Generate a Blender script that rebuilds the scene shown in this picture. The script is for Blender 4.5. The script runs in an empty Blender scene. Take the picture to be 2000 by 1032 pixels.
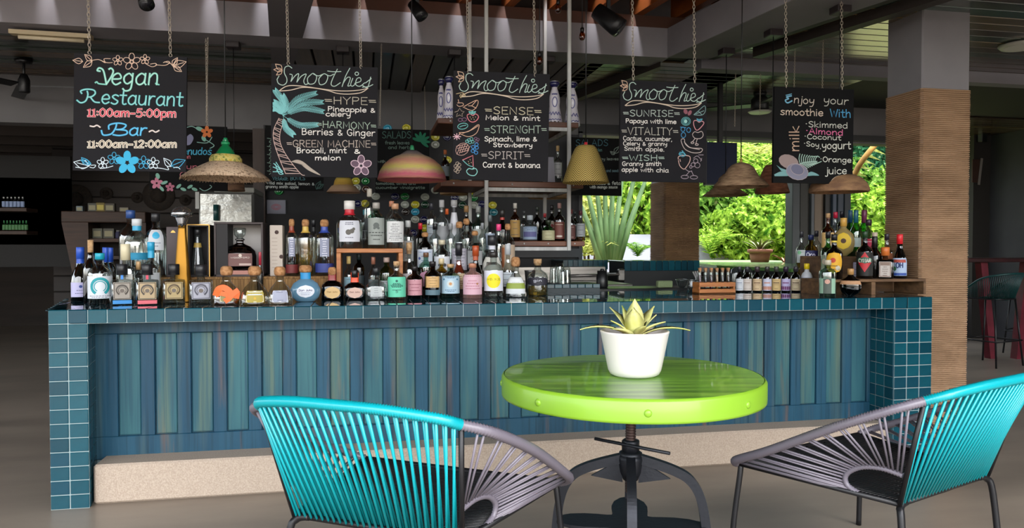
import bpy, math, random
from math import sin, cos, pi, atan, atan2, sqrt, radians
from mathutils import Vector as V, Matrix
random.seed(7)
SC = bpy.context.scene
COL = SC.collection
# ------------------------------------------------------------------ camera
F = 1430.0; YAW = atan(.1986); TILT = atan(32 / F)
CAM = V((1.539, -3.9715, 1.3))
FH = V((sin(YAW), cos(YAW), 0)); RT = V((cos(YAW), -sin(YAW), 0)); ZZ = V((0, 0, 1))
FW = FH * cos(TILT) - ZZ * sin(TILT); UP = FH * sin(TILT) + ZZ * cos(TILT)
cd = bpy.data.cameras.new('camera'); cam = bpy.data.objects.new('camera', cd); COL.objects.link(cam)
cd.sensor_width = 36; cd.lens = 36 * F / 2000; cd.clip_end = 200
cam.matrix_world = Matrix.Translation(CAM) @ Matrix((RT, UP, -FW)).transposed().to_4x4()
SC.camera = cam
# ------------------------------------------------------------------ light
w = bpy.data.worlds.new('sky'); SC.world = w; w.use_nodes = True
nt = w.node_tree; bg = nt.nodes['Background']
sky = nt.nodes.new('ShaderNodeTexSky'); sky.sky_type = 'NISHITA'; sky.sun_disc = False
sky.sun_elevation = radians(50); sky.sun_rotation = radians(160); sky.air_density = 1.2; sky.dust_density = 2.5
hs = nt.nodes.new('ShaderNodeHueSaturation'); hs.inputs['Saturation'].default_value = .35
nt.links.new(sky.outputs[0], hs.inputs['Color']); nt.links.new(hs.outputs[0], bg.inputs[0]); bg.inputs[1].default_value = 1.0
sd = bpy.data.lights.new('sun', 'SUN'); sun = bpy.data.objects.new('sun', sd); COL.objects.link(sun)
sd.energy = 11; sd.angle = radians(1.0); sd.color = (1, .95, .86)
sun.rotation_euler = V((.42, .38, .82)).to_track_quat('Z', 'Y').to_euler()   # the sun stands high to the right, beyond the garden
def area(name, loc, to, sx, sy, e, col=(1, 1, 1)):
    d = bpy.data.lights.new(name, 'AREA'); d.shape = 'RECTANGLE'; d.size = sx; d.size_y = sy; d.energy = e; d.color = col
    o = bpy.data.objects.new(name, d); COL.objects.link(o); o.location = loc
    o.rotation_euler = (V(loc) - V(to)).to_track_quat('Z', 'Y').to_euler(); return o
area('daylight_from_open_front', (-4.5, -6.8, 3.2), (1.6, 1, .8), 6, 3.0, 85, (1, .97, .93))
SC.view_settings.view_transform = 'Standard'; SC.view_settings.look = 'None'
SC.view_settings.exposure = 0.0; SC.view_settings.gamma = 1; SC.view_settings.use_curve_mapping = False
SC.cycles.transparent_max_bounces = 32; SC.cycles.max_bounces = 8; SC.cycles.caustics_refractive = False; SC.cycles.caustics_reflective = False
# ------------------------------------------------------------------ placing
def ray(px, py): return FW + RT * ((px - 1000) / F) + UP * ((516 - py) / F)
def W(px, py, x=None, y=None, z=None):
    d = ray(px, py)
    t = (z - CAM.z) / d.z if z is not None else (y - CAM.y) / d.y if y is not None else (x - CAM.x) / d.x
    return CAM + d * t
def CF(X, Z): return CAM + RT * X + FH * Z        # metres right of / ahead of the camera
def dep(p): return (V(p) - CAM).dot(FW)
def ZT(px, py, y): return W(px, py, y=y).z
# ------------------------------------------------------------------ materials
def lin(c):
    if isinstance(c, str):
        c = [int(c[i:i + 2], 16) / 255 for i in (0, 2, 4)]
        c = [x / 12.92 if x <= .04045 else ((x + .055) / 1.055) ** 2.4 for x in c]
    return (c[0], c[1], c[2], 1)
MC = {}
def mat(name, col, rough=.6, metal=0, col2=None, scale=(8, 8, 8), bump=0, bscale=None, coat=0, emis=None, sub=0, contrast=(.35, .65), detail=6, coord='Object', spec=.5, col3=None):
    if name in MC: return MC[name]
    m = bpy.data.materials.new(name); m.use_nodes = True; N = m.node_tree.nodes; L = m.node_tree.links
    b = N['Principled BSDF']; b.inputs['Base Color'].default_value = lin(col); b.inputs['Roughness'].default_value = rough
    b.inputs['Metallic'].default_value = metal; b.inputs['Coat Weight'].default_value = coat; b.inputs['Specular IOR Level'].default_value = spec
    if emis: b.inputs['Emission Color'].default_value = lin(emis[0]); b.inputs['Emission Strength'].default_value = emis[1]
    m.diffuse_color = lin(col)
    if col2 is not None or bump:
        tc = N.new('ShaderNodeTexCoord'); mp = N.new('ShaderNodeMapping'); L.new(tc.outputs[coord], mp.inputs[0]); mp.inputs['Scale'].default_value = scale
    if col2 is not None:
        nz = N.new('ShaderNodeTexNoise'); nz.inputs['Detail'].default_value = detail; nz.inputs['Scale'].default_value = 1; L.new(mp.outputs[0], nz.inputs[0])
        r = N.new('ShaderNodeValToRGB'); L.new(nz.outputs[0], r.inputs[0]); e = r.color_ramp.elements
        e[0].position, e[1].position = contrast; e[0].color = lin(col); e[1].color = lin(col2)
        if col3 is not None:
            k = e.new(.5 * (contrast[0] + contrast[1])); k.color = lin(col3)
        L.new(r.outputs[0], b.inputs['Base Color'])
    if bump:
        bs = bscale or scale
        mq = N.new('ShaderNodeMapping'); L.new(tc.outputs[coord], mq.inputs[0]); mq.inputs['Scale'].default_value = bs
        n2 = N.new('ShaderNodeTexNoise'); n2.inputs['Scale'].default_value = 1; n2.inputs['Detail'].default_value = 4; L.new(mq.outputs[0], n2.inputs[0])
        bp = N.new('ShaderNodeBump'); bp.inputs['Strength'].default_value = bump; bp.inputs['Distance'].default_value = .01
        L.new(n2.outputs[0], bp.inputs['Height']); L.new(bp.outputs[0], b.inputs['Normal'])
    MC[name] = m; return m
def rnd_mat(name, cols, rough, coat=0, bump=0, bscale=(30, 30, 30), nscale=(10, 10, 10), nfac=.35, ncol='000000', spec=.5):
    """colour picked per object from a list, with soft grain"""
    m = bpy.data.materials.new(name); m.use_nodes = True; N = m.node_tree.nodes; L = m.node_tree.links
    b = N['Principled BSDF']; b.inputs['Roughness'].default_value = rough; b.inputs['Coat Weight'].default_value = coat; b.inputs['Specular IOR Level'].default_value = spec
    oi = N.new('ShaderNodeObjectInfo'); r = N.new('ShaderNodeValToRGB'); r.color_ramp.interpolation = 'CONSTANT'
    while len(r.color_ramp.elements) < len(cols): r.color_ramp.elements.new(.5)
    for i, c in enumerate(cols): r.color_ramp.elements[i].position = i / len(cols); r.color_ramp.elements[i].color = lin(c)
    L.new(oi.outputs['Random'], r.inputs[0])
    tc = N.new('ShaderNodeTexCoord'); mp = N.new('ShaderNodeMapping'); L.new(tc.outputs['Object'], mp.inputs[0]); mp.inputs['Scale'].default_value = nscale
    nz = N.new('ShaderNodeTexNoise'); nz.inputs['Scale'].default_value = 1; nz.inputs['Detail'].default_value = 5; L.new(mp.outputs[0], nz.inputs[0])
    mr = N.new('ShaderNodeMapRange'); mr.inputs[1].default_value = .35; mr.inputs[2].default_value = .7; mr.inputs[4].default_value = nfac; L.new(nz.outputs[0], mr.inputs[0])
    mx = N.new('ShaderNodeMix'); mx.data_type = 'RGBA'; L.new(mr.outputs[0], mx.inputs[0]); L.new(r.outputs[0], mx.inputs[6]); mx.inputs[7].default_value = lin(ncol)
    L.new(mx.outputs[2], b.inputs['Base Color'])
    if bump:
        mq = N.new('ShaderNodeMapping'); L.new(tc.outputs['Object'], mq.inputs[0]); mq.inputs['Scale'].default_value = bscale
        n2 = N.new('ShaderNodeTexNoise'); n2.inputs['Scale'].default_value = 1; L.new(mq.outputs[0], n2.inputs[0])
        bp = N.new('ShaderNodeBump'); bp.inputs['Strength'].default_value = bump; bp.inputs['Distance'].default_value = .01
        L.new(n2.outputs[0], bp.inputs['Height']); L.new(bp.outputs[0], b.inputs['Normal'])
    return m
def glass(name, col, refl=.10, rough=.04, opac=0):
    """thin glass: tinted see-through with a fresnel sheen"""
    if name in MC: return MC[name]
    m = bpy.data.materials.new(name); m.use_nodes = True; N = m.node_tree.nodes; L = m.node_tree.links; N.remove(N['Principled BSDF'])
    o = N['Material Output']; t = N.new('ShaderNodeBsdfTransparent'); t.inputs[0].default_value = lin(col)
    g = N.new('ShaderNodeBsdfGlossy'); g.inputs['Roughness'].default_value = rough
    lw = N.new('ShaderNodeLayerWeight'); lw.inputs[0].default_value = .35
    mr = N.new('ShaderNodeMapRange'); mr.inputs[3].default_value = refl; mr.inputs[4].default_value = .75; L.new(lw.outputs['Facing'], mr.inputs[0])
    mx = N.new('ShaderNodeMixShader'); L.new(mr.outputs[0], mx.inputs[0]); L.new(t.outputs[0], mx.inputs[1]); L.new(g.outputs[0], mx.inputs[2])
    if opac:
        d = N.new('ShaderNodeBsdfDiffuse'); d.inputs[0].default_value = lin(col); m2 = N.new('ShaderNodeMixShader'); m2.inputs[0].default_value = opac
        L.new(mx.outputs[0], m2.inputs[1]); L.new(d.outputs[0], m2.inputs[2]); L.new(m2.outputs[0], o.inputs[0])
    else: L.new(mx.outputs[0], o.inputs[0])
    MC[name] = m; return m
def flat(c, rough=.7): return mat('paint_' + c + str(rough), c, rough)
# ------------------------------------------------------------------ meshes
class MB:
    def __init__(s): s.v = []; s.f = []; s.sm = []
    def add(s, vs, fs, smooth=False):
        n = len(s.v); s.v += [tuple(p) for p in vs]; s.f += [tuple(i + n for i in f) for f in fs]; s.sm += [smooth] * len(fs); return s
    def box(s, a, b, M=None, bev=0):
        x0, x1 = sorted((a[0], b[0])); y0, y1 = sorted((a[1], b[1])); z0, z1 = sorted((a[2], b[2]))
        if bev:
            e = min(bev, (x1 - x0) * .3, (y1 - y0) * .3, (z1 - z0) * .3); P = []; idx = {}
            for ix, X in ((0, x0), (1, x1)):
                for iy, Y in ((0, y0), (1, y1)):
                    for iz, Z in ((0, z0), (1, z1)):
                        sx, sy, sz = (e if not ix else -e), (e if not iy else -e), (e if not iz else -e)
                        for ax, q in enumerate(((X, Y + sy, Z + sz), (X + sx, Y, Z + sz), (X + sx, Y + sy, Z))):
                            idx[(ix, iy, iz, ax)] = len(P); P.append(q)
            Fc = []
            I = lambda x, y, z, a: idx[(x, y, z, a)]
            Fc += [(I(0,0,0,0), I(0,0,1,0), I(0,1,1,0), I(0,1,0,0)), (I(1,0,0,0), I(1,1,0,0), I(1,1,1,0), I(1,0,1,0)),
                   (I(0,0,0,1), I(1,0,0,1), I(1,0,1,1), I(0,0,1,1)), (I(0,1,0,1), I(0,1,1,1), I(1,1,1,1), I(1,1,0,1)),
                   (I(0,0,0,2), I(0,1,0,2), I(1,1,0,2), I(1,0,0,2)), (I(0,0,1,2), I(1,0,1,2), I(1,1,1,2), I(0,1,1,2))]
            for i in (0, 1):
                for j in (0, 1):
                    Fc += [(I(i,j,0,0), I(i,j,0,1), I(i,j,1,1), I(i,j,1,0)), (I(i,0,j,0), I(i,1,j,0), I(i,1,j,2), I(i,0,j,2)), (I(0,i,j,1), I(1,i,j,1), I(1,i,j,2), I(0,i,j,2))]
                    for k in (0, 1): Fc.append((I(i,j,k,0), I(i,j,k,1), I(i,j,k,2)))
        else:
            P = [(x0,y0,z0),(x1,y0,z0),(x1,y1,z0),(x0,y1,z0),(x0,y0,z1),(x1,y0,z1),(x1,y1,z1),(x0,y1,z1)]
            Fc = [(0,3,2,1),(4,5,6,7),(0,1,5,4),(1,2,6,5),(2,3,7,6),(3,0,4,7)]
        if M is not None: P = [M @ V(p) for p in P]
        return s.add(P, Fc)
    def prism(s, poly, d):      # poly: list of 3D points, extruded by vector d
        n = len(poly); d = V(d); P = [V(p) for p in poly] + [V(p) + d for p in poly]
        return s.add(P, [tuple(range(n))[::-1], tuple(range(n, 2 * n))] + [(i, (i + 1) % n, n + (i + 1) % n, n + i) for i in range(n)])
    def tube(s, pts, r, seg=8, caps=True, closed=False):
        pts = [V(p) for p in pts]; n = len(pts); rs = r if isinstance(r, (list, tuple)) else [r] * n
        T = []
        for i in range(n):
            a = pts[(i - 1) % n] if (i or closed) else pts[0]; b = pts[(i + 1) % n] if (i < n - 1 or closed) else pts[-1]
            t = (b - a); T.append(t.normalized() if t.length > 1e-9 else V((0, 0, 1)))
        u = T[0].orthogonal().normalized(); P = []
        for i in range(n):
            u = (u - T[i] * u.dot(T[i])); u = u.normalized() if u.length > 1e-6 else T[i].orthogonal().normalized(); v = T[i].cross(u)
            for k in range(seg):
                a = 2 * pi * k / seg; P.append(pts[i] + (u * cos(a) + v * sin(a)) * rs[i])
        Fc = []
        for i in range(n if closed else n - 1):
            j = (i + 1) % n
            for k in range(seg): Fc.append((i * seg + k, i * seg + (k + 1) % seg, j * seg + (k + 1) % seg, j * seg + k))
        if caps and not closed: Fc += [tuple(range(seg))[::-1], tuple(range((n - 1) * seg, n * seg))]
        return s.add(P, Fc, True)
    def lathe(s, prof, seg=24, c=(0, 0, 0), p=2, dy=1, caps=True, rot=0):
        P = []; n = len(prof)
        for r, z in prof:
            for k in range(seg):
                a = 2 * pi * k / seg + rot; q = sec(a, p); P.append((c[0] + r * q * cos(a), c[1] + r * q * sin(a) * dy, c[2] + z))
        Fc = [(i * seg + k, i * seg + (k + 1) % seg, (i + 1) * seg + (k + 1) % seg, (i + 1) * seg + k) for i in range(n - 1) for k in range(seg)]
        if caps: Fc += [tuple(range(seg))[::-1], tuple(range((n - 1) * seg, n * seg))]
        return s.add(P, Fc, True)
    def ball(s, c, r, seg=12, sc=(1, 1, 1)):
        prof = [(max(1e-4, sin(pi * i / 8)), -cos(pi * i / 8)) for i in range(9)]; n0 = len(s.v); s.lathe(prof, seg)
        for i in range(n0, len(s.v)):
            q = s.v[i]; s.v[i] = (c[0] + q[0] * r * sc[0], c[1] + q[1] * r * sc[1], c[2] + q[2] * r * sc[2])
        return s
    def ribbon(s, pts, hw, up, close=False):    # flat strip of half width hw, facing `up`
        n = len(pts)
        if n < 2: return s
        up = V(up); P = []
        for i in range(n):
            a = pts[i - 1] if (i or close) else pts[0]; b = pts[(i + 1) % n] if (i < n - 1 or close) else pts[-1]
            t = V(b) - V(a); t = t.normalized() if t.length > 1e-9 else V((1, 0, 0)); q = t.cross(up).normalized() * hw
            if not close and i == 0: e = -t * hw * .6
            elif not close and i == n - 1: e = t * hw * .6
            else: e = V((0, 0, 0))
            P += [V(pts[i]) + q + e, V(pts[i]) - q + e]
        Fc = [(2 * i, 2 * i + 2, 2 * i + 3, 2 * i + 1) for i in range(n - 1)]
        if close: Fc.append((2 * n - 2, 0, 1, 2 * n - 1))
        return s.add(P, Fc)
    def build(s, name, m, parent=None, world=False, kind=None, label=None, loc=None, cat=None, group=None):
        me = bpy.data.meshes.new(name); vs = s.v
        o = bpy.data.objects.new(name, me); COL.objects.link(o)
        if parent is not None:
            o.parent = parent
            if world:
                q = V((0, 0, 0)); k = parent
                while k: q += k.location; k = k.parent
                vs = [(a - q.x, b - q.y, c - q.z) for a, b, c in vs]
        elif loc is not None:
            o.location = loc; vs = [(a - loc[0], b - loc[1], c - loc[2]) for a, b, c in vs]
        me.from_pydata(vs, [], s.f); me.polygons.foreach_set('use_smooth', s.sm)
        if m: me.materials.append(m)
        if kind: o['kind'] = kind
        if label: o['label'] = label
        if cat: o['category'] = cat
        if group: o['group'] = group
        return o
def sec(a, p):
    return 1 if p == 2 else (abs(cos(a)) ** p + abs(sin(a)) ** p) ** (-1 / p)
def smooth(pts, n=6, closed=False):
    pts = [V(p) for p in pts]; N = len(pts); out = []
    if N < 3: return pts
    for i in range(N if closed else N - 1):
        g = lambda k: pts[k % N] if closed else pts[max(0, min(N - 1, k))]
        a, b, c, d = g(i - 1), g(i), g(i + 1), g(i + 2)
        for k in range(n):
            t = k / n; out.append(.5 * ((2 * b) + (c - a) * t + (2 * a - 5 * b + 4 * c - d) * t * t + (3 * b - a - 3 * c + d) * t ** 3))
    if not closed: out.append(pts[-1])
    return out
def thing(name, label, cat, loc=(0, 0, 0), rz=0, group=None):
    o = bpy.data.objects.new(name, None); COL.objects.link(o); o.location = loc; o.rotation_euler = (0, 0, rz); o.empty_display_size = .05
    o['label'] = label; o['category'] = cat
    if group: o['group'] = group
    return o
def struct(name, mb, m, **k): return mb.build(name, m, kind='structure', **k)
def dupmesh(o, name=None, loc=None, mat_=None):      # copy sharing mesh data
    c = o.copy(); COL.objects.link(c)
    if loc is not None: c.location = loc
    return c
COUNTER = .993
# ================================================================== SETTING
M_floor = mat('polished concrete', '776d63', .34, col2='9a8e80', scale=(.7, 2.2, 1), bump=.02, bscale=(30, 60, 30), contrast=(.3, .7), detail=8)
M_fascia = mat('grey plaster', '8d8a90', .8, col2='7d7a80', scale=(2, 2, 2))
M_dkwall = mat('charcoal wall', '3a3a3c', .85, col2='333336', scale=(3, 3, 3))
M_header = mat('header plaster', '6a696b', .85, col2='605f61', scale=(2, 2, 2))
M_soffit = mat('soffit plaster', '77757a', .85, col2='6d6b70', scale=(2, 2, 2))
M_brownwall = mat('shop wall board', '2a211c', .8, col2='1d1714', scale=(1, 1, 10))
M_black = mat('black metal', '131315', .4, 0)
M_frame = mat('window frame metal', '34383c', .5, .3)
struct('floor', MB().box((-9, -9, -.12), (11, 16, 0)), M_floor)
BW = 3.6                                            # back wall
def yb(px, py, y=BW): return W(px, py, y=y)
x_r = yb(1730, 300).x; x_open = yb(515, 300).x; x_disc = yb(1135, 300).x
ztop = 2.9
# header over the dark shop, charcoal wall, wall between the windows
zh = yb(250, 246).z
struct('wall_back_header', MB().box((-9, BW, zh), (x_open, BW + .2, ztop + .3)), M_header)
zs = 1.15
zw = yb(1300, 268).z
w = MB(); w.box((x_open, BW, 0), (x_disc, BW + .2, yb(700, 250).z)); struct('wall_back', w, M_dkwall)
w = MB(); w.box((x_open, BW, yb(700, 250).z), (x_r + .6, BW + .18, ztop + .3)); struct('wall_back_lintel', w, M_header)
w = MB(); w.box((x_disc, BW, 0), (x_r + .6, BW + .2, zs - .12)); struct('wall_back_sill', w, M_dkwall)
struct('trim_lintel', MB().box((yb(1272, 300).x, BW - .05, yb(1450, 270).z), (x_r + .6, BW + .22, yb(1450, 258).z)), mat('lintel steel', '232426', .6))  # dark steel lintel over the windows right of the far column
struct('trim_shop_door', MB().box((yb(496, 300).x, BW - .08, 0), (x_open + .02, BW + .1, zh)), mat('door trim wood', '3b2b24', .6, col2='2e211c', scale=(20, 20, 2)))
struct('trim_wall_bottom_band', MB().box((yb(1000, 500).x, BW - .06, ZT(1060, 503, BW)), (x_disc, BW - .01, ZT(1060, 486, BW))), mat('grey band', '505054', .7))
# shop beyond the opening
struct('wall_shop_back', MB().box((-9, 9.5, 0), (2.5, 9.7, 4)), M_brownwall)
struct('wall_shop_left', MB().box((-5.6, BW, 0), (-5.4, 9.5, 4)), M_brownwall)
struct('wall_shop_right', MB().box((x_open + .02, BW + .2, 0), (x_open + .17, 9.5, 4)), M_brownwall)
struct('ceiling_shop', MB().box((-9, BW + .2, zh + .25), (x_open + .2, 9.7, zh + .4)), mat('shop ceiling', '1e1a18', .8))
for i in range(7):
    struct('trim_shop_joist', MB().box((-5.4, BW + .8 + i * .8, zh + .1), (x_open, BW + .9 + i * .8, zh + .26)), mat('shop joist', '3a322d', .7))
# horizontal plank wall deep in the shop
yp = 6.2; xa = W(102, 350, y=yp).x; xb_ = W(500, 350, y=yp).x
pw = MB().box((xa, yp + .02, 0), (xb_ + .3, yp + .1, 2.9)); shopwall = struct('wall_shop_planks', pw, mat('plank wall back', '120e0c', .9))
M_shopplank = rnd_mat('shop planks', ['2b2320', '332a25', '241d1a'], .7, nscale=(2, 10, 30))
for i in range(14):
    MB().box((xa, yp - .01, .15 + i * .2), (xb_ + .3, yp + .02, .335 + i * .2), bev=.004).build('plank', M_shopplank, shopwall)
# right side: dark wall farther back with the curtained opening
yr = 5.0; xr0 = W(1902, 300, y=yr).x
struct('wall_right_back', MB().box((xr0, yr, 0), (W(1957, 300, y=yr).x, yr + .2, 3.4)), mat('dark right wall', '2c2927', .85))
struct('wall_right_back_header', MB().box((W(1957, 300, y=yr).x, yr, W(1970, 210, y=yr).z), (10.5, yr + .2, 3.4)), MC['dark right wall'])
struct('wall_right_recess', MB().box((W(1950, 300, y=yr).x, yr + 1.2, 0), (11, yr + 1.3, 3.4)), M_dkwall)
struct('trim_right_opening', MB().box((W(1955, 300, y=yr).x, yr - .04, 0), (W(1963, 300, y=yr).x, yr + .1, W(1970, 212, y=yr).z)), mat('opening trim', '1c1512', .6))
struct('wall_right_side', MB().box((10.3, -1, 0), (10.5, yr + 1.3, 4)), M_dkwall)
struct('wall_right_end_post', MB().box((xr0 - .02, yr - .02, 0), (xr0 + .3, BW + .2, 3.2)) if False else MB().box((xr0, yr + .2, 0), (xr0 + .12, yr + .6, 3.2)), M_dkwall)
# ---- coffer fascia, soffits, ceiling
ZF, ZFT, YF, YB2 = 2.86, 3.10, 1.66, 1.94
P1 = W(1306, 113, z=ZF); P2 = W(1551, 0, z=ZF); P3 = W(1735, 0, z=ZF); P4 = W(1382, 116, z=ZF)
YF = P1.y; YB2 = YF + .3
xpost = W(522, 60, z=ZF).x
struct('trim_fascia_back', MB().box((-6.5, YF, ZF), (P1.x, YB2, ZFT)), M_fascia)
e2 = P1 + (P2 - P1) * 2.6; e3 = P4 + (P3 - P4) * 2.6
w = MB(); w.prism([P1, e2, e3, P4], (0, 0, ZFT - ZF)); struct('trim_fascia_right', w, M_soffit)
d = V((0, 0, 1))
ed = (P2 - P1).normalized(); nn = V((ed.y, -ed.x, 0));
if nn.x > 0: nn = -nn
w = MB(); w.prism([P1 + nn * .012, e2 + nn * .012, e2, P1], (0, 0, ZFT - ZF)); struct('trim_fascia_right_lining', w, M_fascia)
# wide diagonal beam crossing the coffer
q = [W(522, 0, z=ZF), W(612, 0, z=ZF), W(590, 78, z=ZF), W(573, 127, z=ZF), W(530, 127, z=ZF)]
q0 = q[0] + (q[0] - q[4]) * 1.5; q1 = q[1] + (q[1] - q[2]) * 2.2
w = MB(); w.prism([q0, q1, q[2], q[3], q[4]], (0, 0, .26)); struct('trim_beam_diagonal', w, mat('diagonal beam plaster', '6d6a6f', .85))
# column cap where the far rope column meets the beam
# ceiling planks
M_ceil = mat('ceiling backing', '161412', .8)
struct('ceiling', MB().box((-9, YF + .05, ztop + .02), (11, BW + .25, ztop + .1)), M_ceil)
struct('ceiling_over_shop', MB().box((-9, BW + .25, ztop + .02), (x_open + .3, 9.8, ztop + .1)), M_ceil)
struct('ceiling_right_rear', MB().box((x_r + .4, BW + .25, ztop + .02), (11, yr + 1.3, ztop + .1)), M_ceil)
clg = bpy.data.objects['ceiling']
M_pl = rnd_mat('stained ceiling planks', ['4a3a28', '5c4830', '3a4a3a', '2a5244', '6c5a38', '44321f'], .27, coat=1, spec=1.0, bump=.05, bscale=(2, 60, 60), nscale=(1, 30, 30), nfac=.6, ncol='120d09')
M_pl.node_tree.nodes['Principled BSDF'].inputs['Coat Roughness'].default_value = .22
M_pl2 = rnd_mat('stained ceiling planks dark', ['4a3826', '5a462c', '2c3a30', '1d2a26', '64503a'], .3, coat=.3, bump=.10, bscale=(60, 2, 60), nscale=(30, 1, 30), nfac=.6, ncol='0d0a08')
def plank(x0, y0, x1, y1, m, z=ztop): return MB().box((x0, y0, z), (x1, y1, z + .02), bev=.004).build('plank', m, clg)
xm = W(575, 130, z=ztop).x; xm2 = W(1120, 150, z=ztop).x
y = YB2
while y < BW - .02:                                   # left field: planks run sideways
    plank(-6.5, y, xm, y + .105, M_pl2, ztop + .012 * (int(y * 100) % 2)); y += .115
x = xm + .03
while x < xm2:                                        # middle field: planks run away
    plank(x, YB2, x + .15, BW, M_pl2, ztop - random.choice((0, .012))); x += .165
y = YB2 + .0
while y < BW - .02:                                   # right field, glossy
    plank(xm2, y, 6.2, y + .125, M_pl); y += .135
x0 = 3.3; y = YB2
while y > -3.5:                                       # glossy soffit right of the coffer, forward
    f = (P4.y - y) / (P4.y - e3.y + 1e-6); xx = P4.x + (e3.x - P4.x) * f
    plank(xx + .02, y - .125, 10.3, y, M_pl, ztop); y -= .135
y = BW + .2
while y < yr + 1.2:
    plank(x_r + .4, y, 10.3, y + .125, M_pl); y += .135
struct('ceiling_right_backing', MB().box((P4.x, -3.5, ztop + .02), (11, YF, ztop + .1)), M_ceil)
struct('trim_rim_right', MB().prism([P4, e3, e3 + V((.06, 0, 0)), P4 + V((.06, 0, 0))], (0, 0, .06)), mat('dark rim', '1a1614', .7))
# grey cross beam and dark beams below the glossy field
a = W(1370, 124, z=2.84); b = W(1735, 141, z=2.84)
struct('trim_cross_beam', MB().box((a.x, a.y, 2.80), (10.3, a.y + .13, ztop + .01)), M_soffit)
a = W(1470, 112, z=2.83); b = W(1740, 28, z=2.83)
tt = (b - a) * 2
w = MB(); w.prism([a, a + tt, a + tt + V((.09, .03, 0)), a + V((.09, .03, 0))], (0, 0, .07)); struct('trim_dark_batten', w, mat('dark batten', '2c2420', .6))
a = W(1120, 196, z=2.82); b = W(1290, 130, z=2.82); tt = (b - a)
w = MB(); w.prism([a, b, b + V((.05, .14, 0)), a + V((.05, .14, 0))], (0, 0, .08)); struct('trim_dark_batten_rear', w, MC['dark batten'])
# rafters and roof above the coffer
M_raft = mat('rafter wood', '9c5626', .45, col2='743a18', scale=(30, 2, 8), contrast=(.3, .7))
M_roof = mat('roof boards', '24140e', .6, col2='2c1912', scale=(20, 1, 20))
rw = MB().box((-6.6, -5.2, 3.62), (5.2, YF + .9, 3.66)); roof = struct('ceiling_roof', rw, M_roof)
k = 0; x = -6.4
sl = (P2 - P1); sl = V((sl.x / abs(sl.y), -1, 0))
while x < 7.5:
    a = V((x, YF + .1, 3.2)); L_ = 4.2; b = a + sl * L_
    w = MB(); w.prism([a, b, b + V((.075, 0, 0)), a + V((.075, 0, 0))], (0, 0, .24)); w.build('rafter', M_raft, roof, world=True); x += .36
struct('trim_plate_back', MB().box((-6.6, YF + .02, 3.10), (P1.x + .3, YB2 + .05, 3.2)), mat('wall plate wood', '4b2a1a', .6))
struct('trim_gable_back', MB().box((-6.6, YB2 + .3, 3.1), (10.5, YB2 + .4, 3.9)), M_roof)
# ---- rope wrapped columns
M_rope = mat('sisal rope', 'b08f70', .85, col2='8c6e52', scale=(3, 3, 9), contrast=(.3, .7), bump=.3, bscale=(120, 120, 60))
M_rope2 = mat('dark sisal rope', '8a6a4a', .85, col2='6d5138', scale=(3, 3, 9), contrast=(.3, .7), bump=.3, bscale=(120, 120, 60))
def rope_column(label, x0, x1, y0, y1, zr0, zr1, ztp, m, grp, pitch=.0135):
    t = thing('rope_column', label, 'column', ((x0 + x1) / 2, (y0 + y1) / 2, 0), 0, grp)
    MB().box((x0, y0, 0), (x1, y1, ztp), bev=.01).build('shaft', mat('column plaster', '8b888c', .8, col2='807d82', scale=(2, 2, 2)), t, world=True)
    w = MB(); z = zr0; c = .015; pr = pitch * .5; i = 0
    prof = [(.001, 0), (.0085, .3), (.0085, .7), (.001, 1)]
    loopn = None
    P = []; Fc = []
    while z < zr1:
        j = random.uniform(-.0012, .0012)
        for dd, h in prof:
            o = dd + j + .001; zz = z + h * pitch
            xs0, xs1, ys0, ys1 = x0 - o, x1 + o, y0 - o, y1 + o
            P += [(xs0 + c, ys0, zz), (xs1 - c, ys0, zz), (xs1, ys0 + c, zz), (xs1, ys1 - c, zz), (xs1 - c, ys1, zz), (xs0 + c, ys1, zz), (xs0, ys1 - c, zz), (xs0, ys0 + c, zz)]
        z += pitch; i += 1
    n = len(P) // 8
    for r in range(n - 1):
        for k in range(8): Fc.append((r * 8 + k, r * 8 + (k + 1) % 8, (r + 1) * 8 + (k + 1) % 8, (r + 1) * 8 + k))
    w.add(P, Fc); w.build('rope_wrap', m, t, world=True, kind='stuff'); return t
yc = .35; a = W(1797, 500, y=yc); b = W(1890, 500, y=yc); c = W(1728, 500, x=a.x)
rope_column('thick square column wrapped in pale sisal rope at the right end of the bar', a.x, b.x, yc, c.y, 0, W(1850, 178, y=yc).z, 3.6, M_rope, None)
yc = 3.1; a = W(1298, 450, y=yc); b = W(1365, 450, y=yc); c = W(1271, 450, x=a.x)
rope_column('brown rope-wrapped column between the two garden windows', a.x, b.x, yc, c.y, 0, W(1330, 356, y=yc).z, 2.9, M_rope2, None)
# grey wall stub above the far column
struct('trim_column_head', MB().box((a.x - .02, P1.y + .3, W(1330, 158, y=yc).z - .1), (b.x + .05, yc + .5, 2.9)), M_soffit)
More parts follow.
